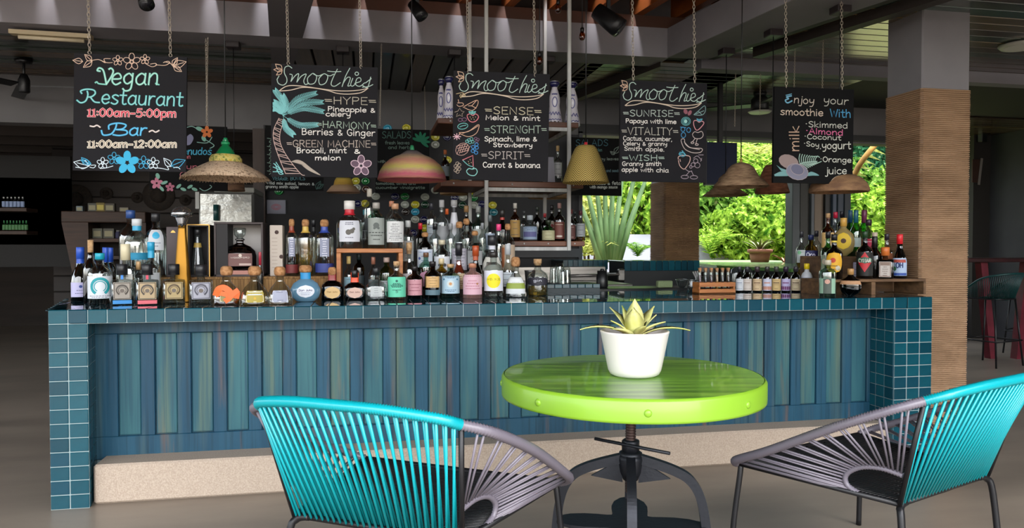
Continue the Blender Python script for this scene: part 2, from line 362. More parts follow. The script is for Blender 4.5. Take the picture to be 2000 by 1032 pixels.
# ================================================================== BAR COUNTER
LB = 5.006; TW = LB / 56; TH = COUNTER / 14
DP = .235; CH = .2
M_tile = rnd_mat('teal glazed tile', ['0a4452', '0c4a58', '083a48', '0f4e5c', '0b3f50', '0d4654'], .2, coat=0, bump=.05, bscale=(25, 25, 25), nfac=.3, ncol='062c38', spec=.4)
M_grout = mat('pale grout', '889a9c', .8)
bar = thing('bar_counter', 'long bar counter with teal tiled edge and blue plank front', 'bar counter', (0, 0, 0))
core = MB()
core.prism([(.002, -.0015, 0), (.1775, -.0015, 0), (.1325, DP, 0), (.002, DP, 0)], (0, 0, COUNTER - .004)); core.box((LB - .2665, -.0015, 0), (LB - .002, DP, COUNTER - .004))
core.box((.1, -.0015, COUNTER - .0705), (LB - .1, DP, COUNTER - .004)); core.box((.02, DP, 0), (LB - .02, DP + .04, COUNTER - .01))
core.prism([(.004, .0, COUNTER - .06), (LB - .004, .0, COUNTER - .06), (LB - .004, .94, COUNTER - .06), (-.24, .94, COUNTER - .06)], (0, 0, .0565))
core.build('grout_core', M_grout, bar)
g = .0035
tm = MB().box((g / 2, -.004, g / 2), (TW - g / 2, .008, TH - g / 2), bev=.003)
t0 = None
def tile(loc, rz=0):
    global t0
    if t0 is None: t0 = tm.build('tile', M_tile, bar); o = t0
    else: o = t0.copy(); COL.objects.link(o)
    o.location = loc; o.rotation_euler = (0, 0, rz); return o
for i in range(56): tile((i * TW, 0, COUNTER - TH))
for j in range(13):
    for i in (0, 1): tile((i * TW, 0, j * TH))
    for i in (53, 54, 55): tile((i * TW, 0, j * TH))
    for i in range(3):      # inner return of the right pier
        o = tile((53 * TW, DP - i * DP / 3, j * TH), -pi / 2); o.scale = (DP / 3 / TW, 1, 1)
        if j * TH < CH - .05 and False: pass
    for i in range(2):      # inner return of the left pier
        o = tile((.1775 - i * .0225, .001 + i * DP / 2, j * TH), pi / 2 + .19); o.scale = (DP / 2 / TW, 1, 1)
tp = MB()
ny = 10; dyt = .94 / ny
for r in range(ny):
    y0 = r * dyt + g / 2; y1 = (r + 1) * dyt - g / 2
    for i in range(-3, 56):
        x0 = i * TW + g / 2; x1 = (i + 1) * TW - g / 2
        xl = -.24 * (y0 + y1) / 2 / .9
        if x1 <= xl + .01: continue
        x0 = max(x0, xl)
        tp.box((x0, y0, COUNTER - .006), (x1, y1, COUNTER), bev=.002)
tp.build('top_tiles', mat('dark glazed top tile', '0a2c36', .06, coat=1, col2='0d3440', scale=(9, 9, 9), spec=.6), bar, kind='stuff', label='dark glossy tiles laid on the counter top')
# plank front
def wood_front(nm, ca, cb, cc, ce, cf):
    m = bpy.data.materials.new(nm); m.use_nodes = True; N = m.node_tree.nodes; L = m.node_tree.links; b = N['Principled BSDF']
    b.inputs['Roughness'].default_value = .45; b.inputs['Specular IOR Level'].default_value = .3
    tc = N.new('ShaderNodeTexCoord')
    def noise(sc, lo, hi, det=6):
        mp = N.new('ShaderNodeMapping'); L.new(tc.outputs['Object'], mp.inputs[0]); mp.inputs['Scale'].default_value = sc
        n = N.new('ShaderNodeTexNoise'); n.inputs['Scale'].default_value = 1; n.inputs['Detail'].default_value = det; L.new(mp.outputs[0], n.inputs[0])
        r = N.new('ShaderNodeMapRange'); r.inputs[1].default_value = lo; r.inputs[2].default_value = hi; L.new(n.outputs[0], r.inputs[0]); return r, n
    def mix(fac, a, bcol):
        mx = N.new('ShaderNodeMix'); mx.data_type = 'RGBA'; L.new(fac.outputs[0], mx.inputs[0])
        if isinstance(a, str): mx.inputs[6].default_value = lin(a)
        else: L.new(a.outputs[2], mx.inputs[6])
        mx.inputs[7].default_value = lin(bcol); return mx
    r1, _ = noise((7, 7, 1.0), .35, .65, 3); c = mix(r1, ca, cb)
    r2, _ = noise((13, 13, .8), .50, .72, 3); c = mix(r2, c, cc)
    r3, _ = noise((18, 18, 1.2), .60, .78, 3); c = mix(r3, c, ce)
    r4, n4 = noise((60, 60, 1.5), .5, .75); c = mix(r4, c, cf)
    L.new(c.outputs[2], b.inputs['Base Color'])
    bp = N.new('ShaderNodeBump'); bp.inputs['Strength'].default_value = .15; bp.inputs['Distance'].default_value = .01; L.new(n4.outputs[0], bp.inputs['Height']); L.new(bp.outputs[0], b.inputs['Normal'])
    return m
M_wood = wood_front('distressed blue wood', '173f55', '214d63', '3c545a', '665248', '123444'); M_wood2 = wood_front('distressed teal panel wood', '24505e', '35636a', '56695c', '6c6450', '1e4656')
xl, xr = .13, 53 * TW + .01; zb0, zb1 = CH - .02, COUNTER - TH
MB().box((xl, DP - .022, zb0), (xr, DP + .01, .30), bev=.003).build('bottom_rail', M_wood, bar)
MB().box((xl, DP - .022, .845), (xr, DP + .01, zb1), bev=.003).build('top_rail', M_wood, bar)
MB().box((xl, DP - .004, .29), (xr, DP + .012, .86)).build('backing_board', M_wood, bar)
s0 = W(232, 700, y=DP).x; pit = .1815
i = 0; xx = s0; prev = xl
while xx < xr:
    e = min(xx + .112, xr)
    MB().box((prev, DP - .022, .30), (xx, DP + .005, .845), bev=.003).build('stile', M_wood, bar)
    if e - xx > .04:
        MB().box((xx + .003, DP - .010, .303), (e - .003, DP + .005, .842), bev=.004).build('panel', M_wood2, bar)
    prev = e; xx += pit
if prev < xr - .005: MB().box((prev, DP - .022, .30), (xr, DP + .005, .845), bev=.003).build('stile', M_wood, bar)
M_curb = mat('washed terrazzo', 'b9a999', .8, col2='998878', scale=(170, 170, 170), bump=.2, bscale=(150, 150, 150), contrast=(.3, .75), detail=8)
tag = MB().box((2 * TW, .045, 0), (53 * TW, DP + .02, CH), bev=.01).build('plinth', M_curb, bar, label='pale terrazzo plinth under the plank front')
# raised tiled ledge behind the counter with a row of tiles
lx0 = W(1068, 557, y=.95).x; lx1 = W(1172, 557, y=.95).x
led = thing('tiled_ledge', 'low tiled ledge behind the counter under the upturned tumblers', 'ledge', ((lx0 + lx1) / 2, 1.1, 0))
MB().box((lx0, .955, 0), (lx1, 1.25, 1.045)).build('ledge_body', mat('ledge body', '16272d', .5), led, world=True)
n = 7
for i in range(n): MB().box((lx0 + i * (lx1 - lx0) / n + .002, .945, 1.018), (lx0 + (i + 1) * (lx1 - lx0) / n - .002, .957, 1.045), bev=.002).build('tile', M_tile, led, world=True)

# added spots standing in for daylight streaks on the fascia between the rafters
def spotlamp(name, loc, to, e, ang, col, r=.02, blend=.6):
    d = bpy.data.lights.new(name, 'SPOT'); d.energy = e; d.spot_size = radians(ang); d.spot_blend = blend; d.color = col; d.shadow_soft_size = r
    o = bpy.data.objects.new(name, d); COL.objects.link(o); o.location = loc; o.rotation_euler = (V(loc) - V(to)).to_track_quat('Z', 'Y').to_euler(); return o
x = -5.2
while x < P1.x - .1:
    spotlamp('fascia_daylight_spot', (x - .12, YF - .26, 3.50), (x + .02, YF, 3.0), 22, 46, (1, .97, .98)); x += .36
spotlamp('rafter_sun_spot', (.6, -.9, 3.28), (3.6, 1.0, 3.40), 1300, 56, (1, .55, .2), .05)  # added warm spot standing in for sunlight on the rafters

struct('wall_light_block', MB().box((7.2, -8, 0), (7.4, -1.2, 3.6)), M_dkwall)  # unseen wall added to block light and darken the right side
# ================================================================== TABLE
TZ = .82; tc_ = CF((1233 - 1000) / F * 2.79, 2.79); R0 = .49
tab = thing('bistro_table', 'round lime green industrial table with black crank base', 'table', (tc_.x, tc_.y, 0), -YAW)
def table_mat():
    m = mat('lime painted wood', '78a832', .34, col2='4a7a1e', scale=(2.5, 26, 2.5), contrast=(.38, .64), bump=.12, bscale=(4, 60, 4), coat=.25, col3='5f9228'); return m
w = MB(); pr = [(0, TZ - .075), (R0 - .006, TZ - .075), (R0, TZ - .069), (R0, TZ - .008), (R0 - .008, TZ)]
w.lathe([(1e-3, TZ - .075)] + pr[1:] + [(1e-3, TZ)], 96, caps=False)
for f in range(len(w.sm)): w.sm[f] = 96 <= f < 0
top = w.build('tabletop', table_mat(), tab)
M_lime = mat('lime edge paint', '83b02c', .4, coat=.2)
w = MB(); w.lathe([(R0 - .02, TZ - .078), (R0 + .004, TZ - .078), (R0 + .0045, TZ - .070), (R0 + .0045, TZ - .010), (R0 + .001, TZ - .004), (R0 - .004, TZ - .0005)], 96, caps=False); w.build('edge_band', M_lime, tab, label='bright lime edge band')
w = MB()
for k in range(8):
    a = radians(-93 + k * 45); c = (cos(a) * (R0 + .004), sin(a) * (R0 + .004), TZ - .043)
    b = MB().ball((0, 0, 0), .013, 14, (1, .55, 1)); b.add([], [])
    o = b.build('bolt_head', M_lime, tab); o.location = c; o.rotation_euler = (0, 0, a + pi / 2)
M_iron = mat('black cast iron', '23252b', .42, .55, bump=.08, bscale=(60, 60, 60)); M_rust = mat('dark screw steel', '4a3a36', .45, .7)
w = MB(); pts = []; pr = []
z = .36
while z < TZ - .07: pr += [(.0175, z), (.0205, z + .004), (.0205, z + .007), (.0175, z + .010)]; z += .0105
w.lathe(pr, 16); w.build('screw_spindle', M_rust, tab)
w = MB(); w.lathe([(.034, .515), (.034, .56), (.030, .565)], 6, p=2); w.build('nut', M_iron, tab); MB().lathe([(.035, .49), (.044, .5), (.044, .515), (.034, .52)], 20).build('collar', M_iron, tab); MB().lathe([(.10, TZ - .085), (.10, TZ - .079)], 24).build('mounting_plate', M_iron, tab)
w = MB(); cx = 0
A = V((.327 - .4546, .05, .555)); B_ = V((.579 - .4546, -.115, .545)); w.tube([V((-.132, .045, .556)), V((.126, -.115, .543))], .0065, 8); w.build('crank_rod', M_iron, tab)
w = MB(); w.lathe([(.028, .41), (.04, .44), (.048, .49), (.046, .505), (.03, .51)], 16); w.build('hub', M_iron, tab)
for k in range(4):
    a = radians(-98 + 90 * k); dx, dy = cos(a), sin(a)
    prof = smooth([(.035, .492), (.10, .474), (.165, .452), (.215, .425), (.25, .38), (.27, .32), (.282, .24), (.29, .12), (.30, .0)], 5)
    prof = smooth([(r, 0, z) for r, z in [(.035, .492), (.10, .474), (.165, .452), (.215, .425), (.25, .38), (.27, .32), (.282, .24), (.29, .12), (.30, .0)]], 5)
    w = MB(); n = len(prof); P = []
    for i, q in enumerate(prof):
        t = (V(prof[min(i + 1, n - 1)]) - V(prof[max(i - 1, 0)])).normalized(); nn = V((t.z, 0, -t.x)); h = .017; ww = .017
        for u, v in ((-1, -1), (1, -1), (1, 1), (-1, 1)):
            c = q + nn * h * v; rr = c.x; P.append((dx * rr - dy * ww * u, dy * rr + dx * ww * u, max(0, c.z)))
    w.add(P, [(i * 4 + j, i * 4 + (j + 1) % 4, i * 4 + 4 + (j + 1) % 4, i * 4 + 4 + j) for i in range(n - 1) for j in range(4)] + [(0, 1, 2, 3), (4 * n - 4, 4 * n - 3, 4 * n - 2, 4 * n - 1)], False)
    w.prism([(dx * .03 - dy * .006, dy * .03 + dx * .006, .49), (dx * .15 - dy * .006, dy * .15 + dx * .006, .42), (dx * .03 - dy * .006, dy * .03 + dx * .006, .40)], (dy * .012, -dx * .012, 0))
    w.build('leg', M_iron, tab)
w = MB(); nb = 48; P = []
for k in range(nb):
    a = 2 * pi * k / nb; q = radians(-98); r = .10 + .19 * abs(cos(2 * (a - q))) ** 2.2; P.append((cos(a) * r, sin(a) * r))
w.add([(0, 0, .245)] + [(x, y, .245) for x, y in P] + [(x, y, .233) for x, y in P] + [(0, 0, .233)],
      [(0, 1 + k, 1 + (k + 1) % nb) for k in range(nb)] + [(1 + k, 1 + nb + k, 1 + nb + (k + 1) % nb, 1 + (k + 1) % nb) for k in range(nb)] + [(1 + 2 * nb, 1 + nb + (k + 1) % nb, 1 + nb + k) for k in range(nb)])
w.build('brace_plate', M_iron, tab)
# ---- potted plant
pc = CF((1240 - 1000) / F * 2.745, 2.745)
pot = thing('potted_agave', 'yellow-green succulent in a white pot on the green table', 'potted plant', (pc.x, pc.y, TZ))
w = MB(); w.lathe([(.001, 0), (.078, 0), (.092, .008), (.099, .022), (.104, .045), (.127, .160), (.129, .166), (.127, .169), (.121, .169), (.118, .162), (.110, .135), (.001, .135)], 48, caps=False)
w.build('pot', mat('white ceramic', 'e6dfdc', .38, coat=.2), pot)
w = MB(); w.lathe([(.001, .146), (.113, .146), (.113, .13)], 24, caps=False); w.build('soil', mat('potting soil', '6b4a30', .95, bump=.6, bscale=(90, 90, 90)), pot)
M_agave = mat('agave leaf', 'c3c46a', .42, col2='8fa04c', scale=(14, 14, 14), contrast=(.35, .7), col3='dcd98e')
def leafblade(az, L_, wd, e0, e1, m, parent, base=(0, 0, .145), name='leaf', thick=.004, seg=9, fold=.25):
    w = MB(); P = []; x = 0; z = 0; dirv = V((cos(az), sin(az), 0)); side = V((-sin(az), cos(az), 0)); p = V(base) + dirv * .012
    for i in range(seg + 1):
        t = i / seg; e = e0 + (e1 - e0) * t; wt = wd * (.45 + 1.9 * t * (1 - t) * 1.15) * (1 - t ** 4) + .0005; up = V((-sin(e) * dirv.x, -sin(e) * dirv.y, cos(e)))
        P += [p + side * wt + up * wt * fold, p + up * -thick * 0, p - side * wt + up * wt * fold, p - up * thick]
        p = p + (dirv * cos(e) + ZZ * sin(e)) * (L_ / seg)
    n = seg + 1
    w.add(P, [(i * 4 + j, i * 4 + (j + 1) % 4, i * 4 + 4 + (j + 1) % 4, i * 4 + 4 + j) for i in range(n - 1) for j in range(4)], True)
    return w.build(name, m, parent)
for az, L_, wd, e0, e1 in ((184, .205, .024, .55, -.35), (-8, .20, .022, .50, -.30), (150, .14, .030, 1.0, .75), (80, .145, .036, 1.35, 1.25), (255, .12, .038, 1.25, 1.35), (35, .145, .030, .95, .8), (215, .11, .028, .6, .05),
                         (325, .13, .02, .75, .25), (285, .10, .022, .7, .35), (120, .13, .02, 1.1, 1.0), (5, .11, .018, 1.0, .7), (180, .10, .018, .9, .4)):
    leafblade(radians(az) - YAW, L_, wd, e0, e1, M_agave, pot)
# ================================================================== CORD CHAIRS
M_teal = mat('turquoise vinyl cord', '06a3ae', .32, coat=.3); M_gray = mat('grey vinyl cord', '736d78', .4, coat=.15); M_bc = mat('black vinyl cord', '141416', .35)
M_legm = mat('black chair tube', '1a1a1d', .38, .3)
def cpath(pts, n): return smooth(pts, n)
def samp(path, t):
    L_ = [0]
    for i in range(1, len(path)): L_.append(L_[-1] + (path[i] - path[i - 1]).length)
    s = t * L_[-1]
    for i in range(1, len(path)):
        if L_[i] >= s:
            k = (s - L_[i - 1]) / max(1e-9, L_[i] - L_[i - 1]); return path[i - 1].lerp(path[i], k)
    return path[-1].copy()
def cord_chair(label, loc, rz):
    t = thing('cord_chair', label, 'chair', loc, rz, 'turquoise and grey cord lounge chairs')
    SZ = .42
    R = {s: V((s * .30, 0, SZ)) for s in (-1, 1)}; Fp = {s: V((s * .42, .60, SZ + .012)) for s in (-1, 1)}; T = {s: V((s * .35, -.11, .80)) for s in (-1, 1)}
    rail = lambda s: cpath([Fp[s], V((s * .47, .55, SZ + .045)), V((s * .495, .38, .545)), V((s * .48, .13, .68)), V((s * .425, -.045, .768)), T[s]], 8)
    back = cpath([T[-1], V((-.30, -.165, .826)), V((-.16, -.205, .846)), V((0, -.215, .85)), V((.16, -.205, .846)), V((.30, -.165, .826)), T[1]], 8)
    def ribbed(path, n, r, col, nm):
        pts = [samp(path, i / n) for i in range(n + 1)]; rs = [r * (1.13 if i % 2 else .86) for i in range(n + 1)]
        return MB().tube(pts, rs, 10).build(nm, col, t, kind=None)
    ribbed(back, 190, .0158, M_teal, 'back_rail_wrap')
    for s in (-1, 1):
        ribbed(rail(s), 180, .0155, M_gray, 'side_rail_wrap')
        MB().tube([R[s] + V((0, 0, -.02)), T[s]], .009, 8).build('back_post', M_legm, t)
        w = MB().tube([Fp[s], R[s]], .0105, 8); w.build('seat_side_rail', M_legm, t)
        fl = cpath([Fp[s] + V((-s * .012, -.015, -.002)), V((s * .415, .585, SZ - .04)), V((s * .43, .60, .2)), V((s * .44, .61, 0))], 5)
        MB().tube(fl, .0115, 10).build('leg', M_legm, t)
        rl = cpath([R[s] + V((-s * .05, 0, 0)), R[s] + V((-s * .005, -.004, -.012)), V((s * .315, -.02, SZ - .07)), V((s * .335, -.05, 0))], 5)
        MB().tube(rl, .0125, 10).build('leg', M_legm, t)
        # crescent that gathers the fan of cords
        ex = lambda y, z: V((s * (.30 + y * .175 + (z - SZ) * .12), y, z))
        arc = cpath([ex(-.02, .525), ex(.05, .535), ex(.12, .522), ex(.17, .485), ex(.17, .445), ex(.12, .42)], 8)
        ribbed(arc, 60, .0095, M_gray, 'armhole_wrap')
        rp = rail(s)[::-1]; n = 24
        for i in range(n):
            u = (i + .5) / n; uu = u ** .92; a = samp(arc, .02 + .96 * (i / (n - 1))); b = samp(rp, .02 + .97 * uu)
            j = -1 if i % 2 else 1; b2 = samp(rp, min(.99, max(.01, .02 + .97 * uu + j * .012)))
            MB().tube([a, b2],   .0042, 6).build('cord', M_gray, t)
    MB().tube([R[-1], R[1]], .0115, 8).build('seat_rear_rail', M_legm, t); MB().tube([Fp[-1], V((-.2, .635, SZ)), V((.2, .635, SZ)), Fp[1]], .0115, 8).build('seat_front_rail', M_legm, t)
    n = 54
    for i in range(n):
        u = i / (n - 1); tp_ = samp(back, .008 + .984 * u); bt = R[-1].lerp(R[1], .01 + .98 * min(1, max(0, u + (.012 if i % 2 else -.012))))
        o = V((0, .006 if i % 2 else -.006, 0)); MB().tube([tp_ + o, bt + o * 1.2], .0047, 6).build('cord', M_teal, t)
    w = MB(); n = 46
    for i in range(n):
        u = i / (n - 1); a = R[-1].lerp(Fp[-1], u); b = R[1].lerp(Fp[1], u); a2 = a + V((0, 0, .004)); b2 = b + V((0, 0, .004)); m_ = (a + b) / 2 - V((0, 0, .010))
        w.tube([a2, a2.lerp(m_, .35) - V((0, 0, .004)), m_, b2.lerp(m_, .35) - V((0, 0, .004)), b2], .0042, 5)
    for i in range(0, 13):
        u = .04 + .92 * i / 12; w.tube([R[-1].lerp(R[1], u) - V((0, 0, .002)), R[-1].lerp(R[1], u).lerp(Fp[-1].lerp(Fp[1], u), .5) - V((0, 0, .014)), Fp[-1].lerp(Fp[1], u) + V((0, .03, -.012))], .004, 5)
    w.build('seat_cords', M_bc, t, kind='stuff', label='black woven cord seat')
    return t
def place(Xm, Zm, fx, fz):
    p = CF(Xm, Zm); f = RT * fx + FH * fz; return (p.x, p.y, 0), atan2(f.y, f.x) - pi / 2
l, r = place(-.43, 2.283, .36, .933); cord_chair('cord chair seen from behind at the left of the green table', l, r)
l, r = place(1.5795, 2.653, -.535, .845); cord_chair('cord chair at the right edge turned to the green table', l, r)
# ================================================================== CHALK LETTERING
G = {}
def _g(ch, w, *st): G[ch] = (w, [(s[0] == '~', [tuple(map(float, p.split(','))) for p in s.lstrip('~').split()]) for s in st])
_g('a',3.7,'~3.1,3.2 1.8,4 .4,2.6 .5,.8 1.6,0 2.8,.8 3.1,2.2','3.1,4 3.1,.6 3.6,0'); _g('b',3.5,'.4,6.2 .4,0','~.4,2.4 1.6,4 3,3.1 3,.9 1.6,0 .4,.8')
_g('c',3.3,'~3,3.4 1.8,4 .4,2.8 .4,1.1 1.8,0 3.1,.7'); _g('d',3.6,'~3,2.8 1.8,4 .4,2.8 .4,1 1.6,0 3,1','3,6.2 3,0')
_g('e',3.4,'~.4,2 3,2.2 2.6,3.7 1.6,4 .5,3 .4,1.2 1.6,0 3.1,.8'); _g('f',2.8,'~3,5.8 2,6.3 1.3,5.3 1.2,0','.2,3.8 2.6,3.8')
_g('g',3.6,'~3,2.8 1.8,4 .4,2.9 .5,1.2 1.6,.3 3,1.4','~3,4 3,0 2.6,-1.8 1.2,-2.2 .3,-1.4'); _g('h',3.5,'.4,6.2 .4,0','~.4,2.4 1.6,4 2.8,3.4 3,0')
_g('i',1.2,'.5,4 .5,0','.45,5.3 .6,5.7'); _g('j',1.6,'~1.2,4 1.2,-1 .6,-2.1 -.4,-1.8','1.15,5.3 1.3,5.7'); _g('k',3.2,'.4,6.2 .4,0','2.8,3.8 .4,1.8 3,0')
_g('l',1.2,'.5,6.2 .5,0'); _g('m',4.9,'.4,4 .4,0','~.4,2.4 1.4,4 2.3,3.3 2.4,0','~2.4,2.4 3.4,4 4.3,3.3 4.4,0'); _g('n',3.5,'.4,4 .4,0','~.4,2.4 1.6,4 2.8,3.4 3,0')
_g('o',3.5,'~1.7,4 .4,2.8 .5,.9 1.7,0 2.9,.9 3,2.8 1.7,4'); _g('p',3.5,'.4,4 .4,-2.2','~.4,2.6 1.6,4 3,3.1 3,.9 1.6,0 .4,.8'); _g('q',3.6,'~3,2.8 1.8,4 .4,2.8 .4,1 1.6,0 3,1','3,4 3,-2.2')
_g('r',2.7,'.4,4 .4,0','~.4,2.2 1.3,3.8 2.5,3.8'); _g('s',3.1,'~2.8,3.5 1.6,4 .5,3.2 1.4,2.2 2.7,1.3 2.2,.2 1.2,0 .2,.5'); _g('t',2.7,'~1.2,5.8 1.2,.8 1.9,0 2.6,.3','0,3.9 2.5,3.9')
_g('u',3.6,'~.4,4 .4,1 1.4,0 2.6,.6 3,2','3,4 3,0'); _g('v',3.2,'.2,4 1.5,0 2.9,4'); _g('w',4.6,'.2,4 1.1,0 2.2,3.4 3.3,0 4.3,4'); _g('x',3.2,'.3,4 2.8,0','2.8,4 .3,0')
_g('y',3.4,'~.4,4 .5,2 1.5,1.2 2.8,2','~3,4 2.9,0 2.2,-1.8 .8,-2'); _g('z',3.2,'.3,4 2.8,4 .3,0 2.9,0')
_g('A',4.2,'.2,0 2,6.2 3.9,0','.9,2.2 3.2,2.2'); _g('B',3.9,'.5,6 .5,0','~.5,6 2.6,5.9 3,4.6 2.2,3.3 .5,3.2','~.5,3.2 3,3 3.4,1.4 2.4,.1 .5,0'); _g('C',3.9,'~3.6,5 2.4,6.1 .8,5 .4,2.6 1.2,.5 2.6,0 3.7,.9')
_g('D',4,'.5,6 .5,0','~.5,6 2.6,5.6 3.6,3.4 2.8,.8 .5,0'); _g('E',3.5,'3.2,6 .5,6 .5,0 3.3,0','.5,3.1 2.8,3.1'); _g('G',4.1,'~3.5,5.2 2.2,6.1 .7,5 .4,2.6 1.2,.5 2.6,0 3.6,1 3.6,2.6','3.7,2.7 2.2,2.7')
_g('H',4.1,'.5,6 .5,0','3.6,6 3.6,0','.5,3.1 3.6,3.1'); _g('I',2.2,'1.1,6 1.1,0','.3,6 1.9,6','.3,0 1.9,0'); _g('J',3,'~2.4,6 2.4,1.2 1.4,0 .3,.8'); _g('K',3.7,'.5,6 .5,0','3.3,6 .5,2.8 3.5,0'); _g('L',3.3,'.5,6 .5,0 3.1,0')
_g('M',4.9,'.5,0 .7,6 2.4,1.6 4.1,6 4.4,0'); _g('N',4.1,'.5,0 .5,6 3.6,0 3.6,6'); _g('O',4.2,'~2,6 .5,4.4 .5,1.6 2,0 3.6,1.6 3.6,4.4 2,6'); _g('P',3.7,'.5,6 .5,0','~.5,6 2.8,5.8 3.3,4.4 2.5,3 .5,2.9')
_g('R',3.9,'.5,6 .5,0','~.5,6 2.8,5.8 3.2,4.4 2.4,3.1 .5,3','1.8,3 3.6,0'); _g('S',3.7,'~3.3,5.2 2,6.1 .6,5 .9,3.8 2.7,2.6 3.3,1.2 2,0 .4,.8'); _g('T',3.7,'.1,6 3.6,6','1.9,6 1.9,0'); _g('U',4,'~.5,6 .5,1.6 2,0 3.5,1.6 3.5,6')
_g('V',4,'.2,6 2,0 3.7,6'); _g('W',5.2,'.2,6 1.4,0 2.6,4.6 3.8,0 5,6'); _g('Y',3.8,'.2,6 1.9,3.1 3.6,6','1.9,3.1 1.9,0'); _g('Q',4.2,'~2,6 .5,4.4 .5,1.6 2,0 3.6,1.6 3.6,4.4 2,6','2.4,1.4 3.9,-.6'); _g('F',3.4,'3.2,6 .5,6 .5,0','.5,3.1 2.6,3.1')
_g('0',3.7,'~1.8,6 .5,4.4 .5,1.6 1.8,0 3.1,1.6 3.1,4.4 1.8,6'); _g('1',2.2,'.3,4.7 1.2,6 1.2,0','.4,0 2,0'); _g('2',3.6,'~.4,4.8 1.6,6 3,5 2.6,3.4 .4,0','.4,0 3.2,0'); _g('5',3.6,'3,6 .8,6 .6,3.4','~.6,3.4 2,3.9 3.2,2.6 2.8,.6 1.4,0 .3,.6')
_g('7',3.3,'.2,6 3,6 1.2,0'); _g('3',3.5,'~.4,5.4 1.8,6 2.9,4.8 1.6,3.3 3.1,1.8 2.2,.1 .3,.5'); _g('8',3.6,'~1.8,3.3 .7,4.6 1.8,6 2.9,4.6 1.8,3.3 .4,1.6 1.8,0 3.2,1.6 1.8,3.3')
_g(':',1.4,'.6,1 .7,1.4','.6,3.4 .7,3.8'); _g('-',3,'.3,2.4 2.6,2.4'); _g('=',3.6,'.1,3.7 3.2,3.7','.4,2.3 3.4,2.2'); _g('&',3.9,'~3.5,.2 1,4 1.6,5.1 2.6,4.2 .6,1.6 1,.2 2.4,.2 3.5,2'); _g(',',1.3,'.7,.4 .3,-1'); _g('.',1.2,'.4,0 .6,.3'); _g(' ',2.2); _g('*',1.6,'.4,3.4 .9,3.4'); _g("~",4,'~.2,2 1,3 2.4,2.2 3.6,3')
def text_px(s, x0, x1, yb_, cap, slope=0, slant=0, tr=.35):
    """strokes of a line of lettering, in photograph pixels, baseline from (x0,yb_) to (x1,yb_+slope)"""
    wt = sum(G[c][0] + tr for c in s if c in G) - tr; k = (x1 - x0) / wt; u = cap / 6; x = 0; out = []
    for c in s:
        if c not in G: continue
        gw, st = G[c]
        for sm, pts in st:
            P = [V((x0 + (x + a) * k + b * u * slant, yb_ + slope * (x + a) / wt - b * u, 0)) for a, b in pts]
            out.append(smooth(P, 3) if sm and len(P) > 2 else P)
        x += gw + tr
    return out
def ell(cx, cy, rx, ry, rot=0, a0=0, a1=360, n=14):
    r = radians(rot); return [V((cx + rx * cos(t) * cos(r) - ry * sin(t) * sin(r), cy + rx * cos(t) * sin(r) + ry * sin(t) * cos(r), 0)) for t in [radians(a0 + (a1 - a0) * i / n) for i in range(n + 1)]]
def flower(cx, cy, r, n=5, rot=-90, ic=.25):
    o = []
    for k in range(n):
        a = rot + k * 360 / n; o.append(ell(cx + r * .58 * cos(radians(a)), cy + r * .58 * sin(radians(a)), r * .44, r * .32, a))
    o.append(ell(cx, cy, r * ic, r * ic)); return o
def leafo(x0, y0, x1, y1, w_=.28, vein=True):
    a = V((x0, y0, 0)); b = V((x1, y1, 0)); d = b - a; n = V((-d.y, d.x, 0)) * w_
    o = [smooth([a, a + d * .4 + n, b], 5), smooth([a, a + d * .4 - n, b], 5)]
    if vein: o.append([a, a + d * .8])
    return o
def S(*pts, closed=False, n=5): return smooth([V((p[0], p[1], 0)) for p in pts], n, closed)
def frm(ox, oy, sc, strokes): return [[V((ox + p.x / sc, oy + p.y / sc, 0)) for p in s] for s in strokes]
CH_ = {}
def chalk(c): return mat('chalk ' + c, c, .9)
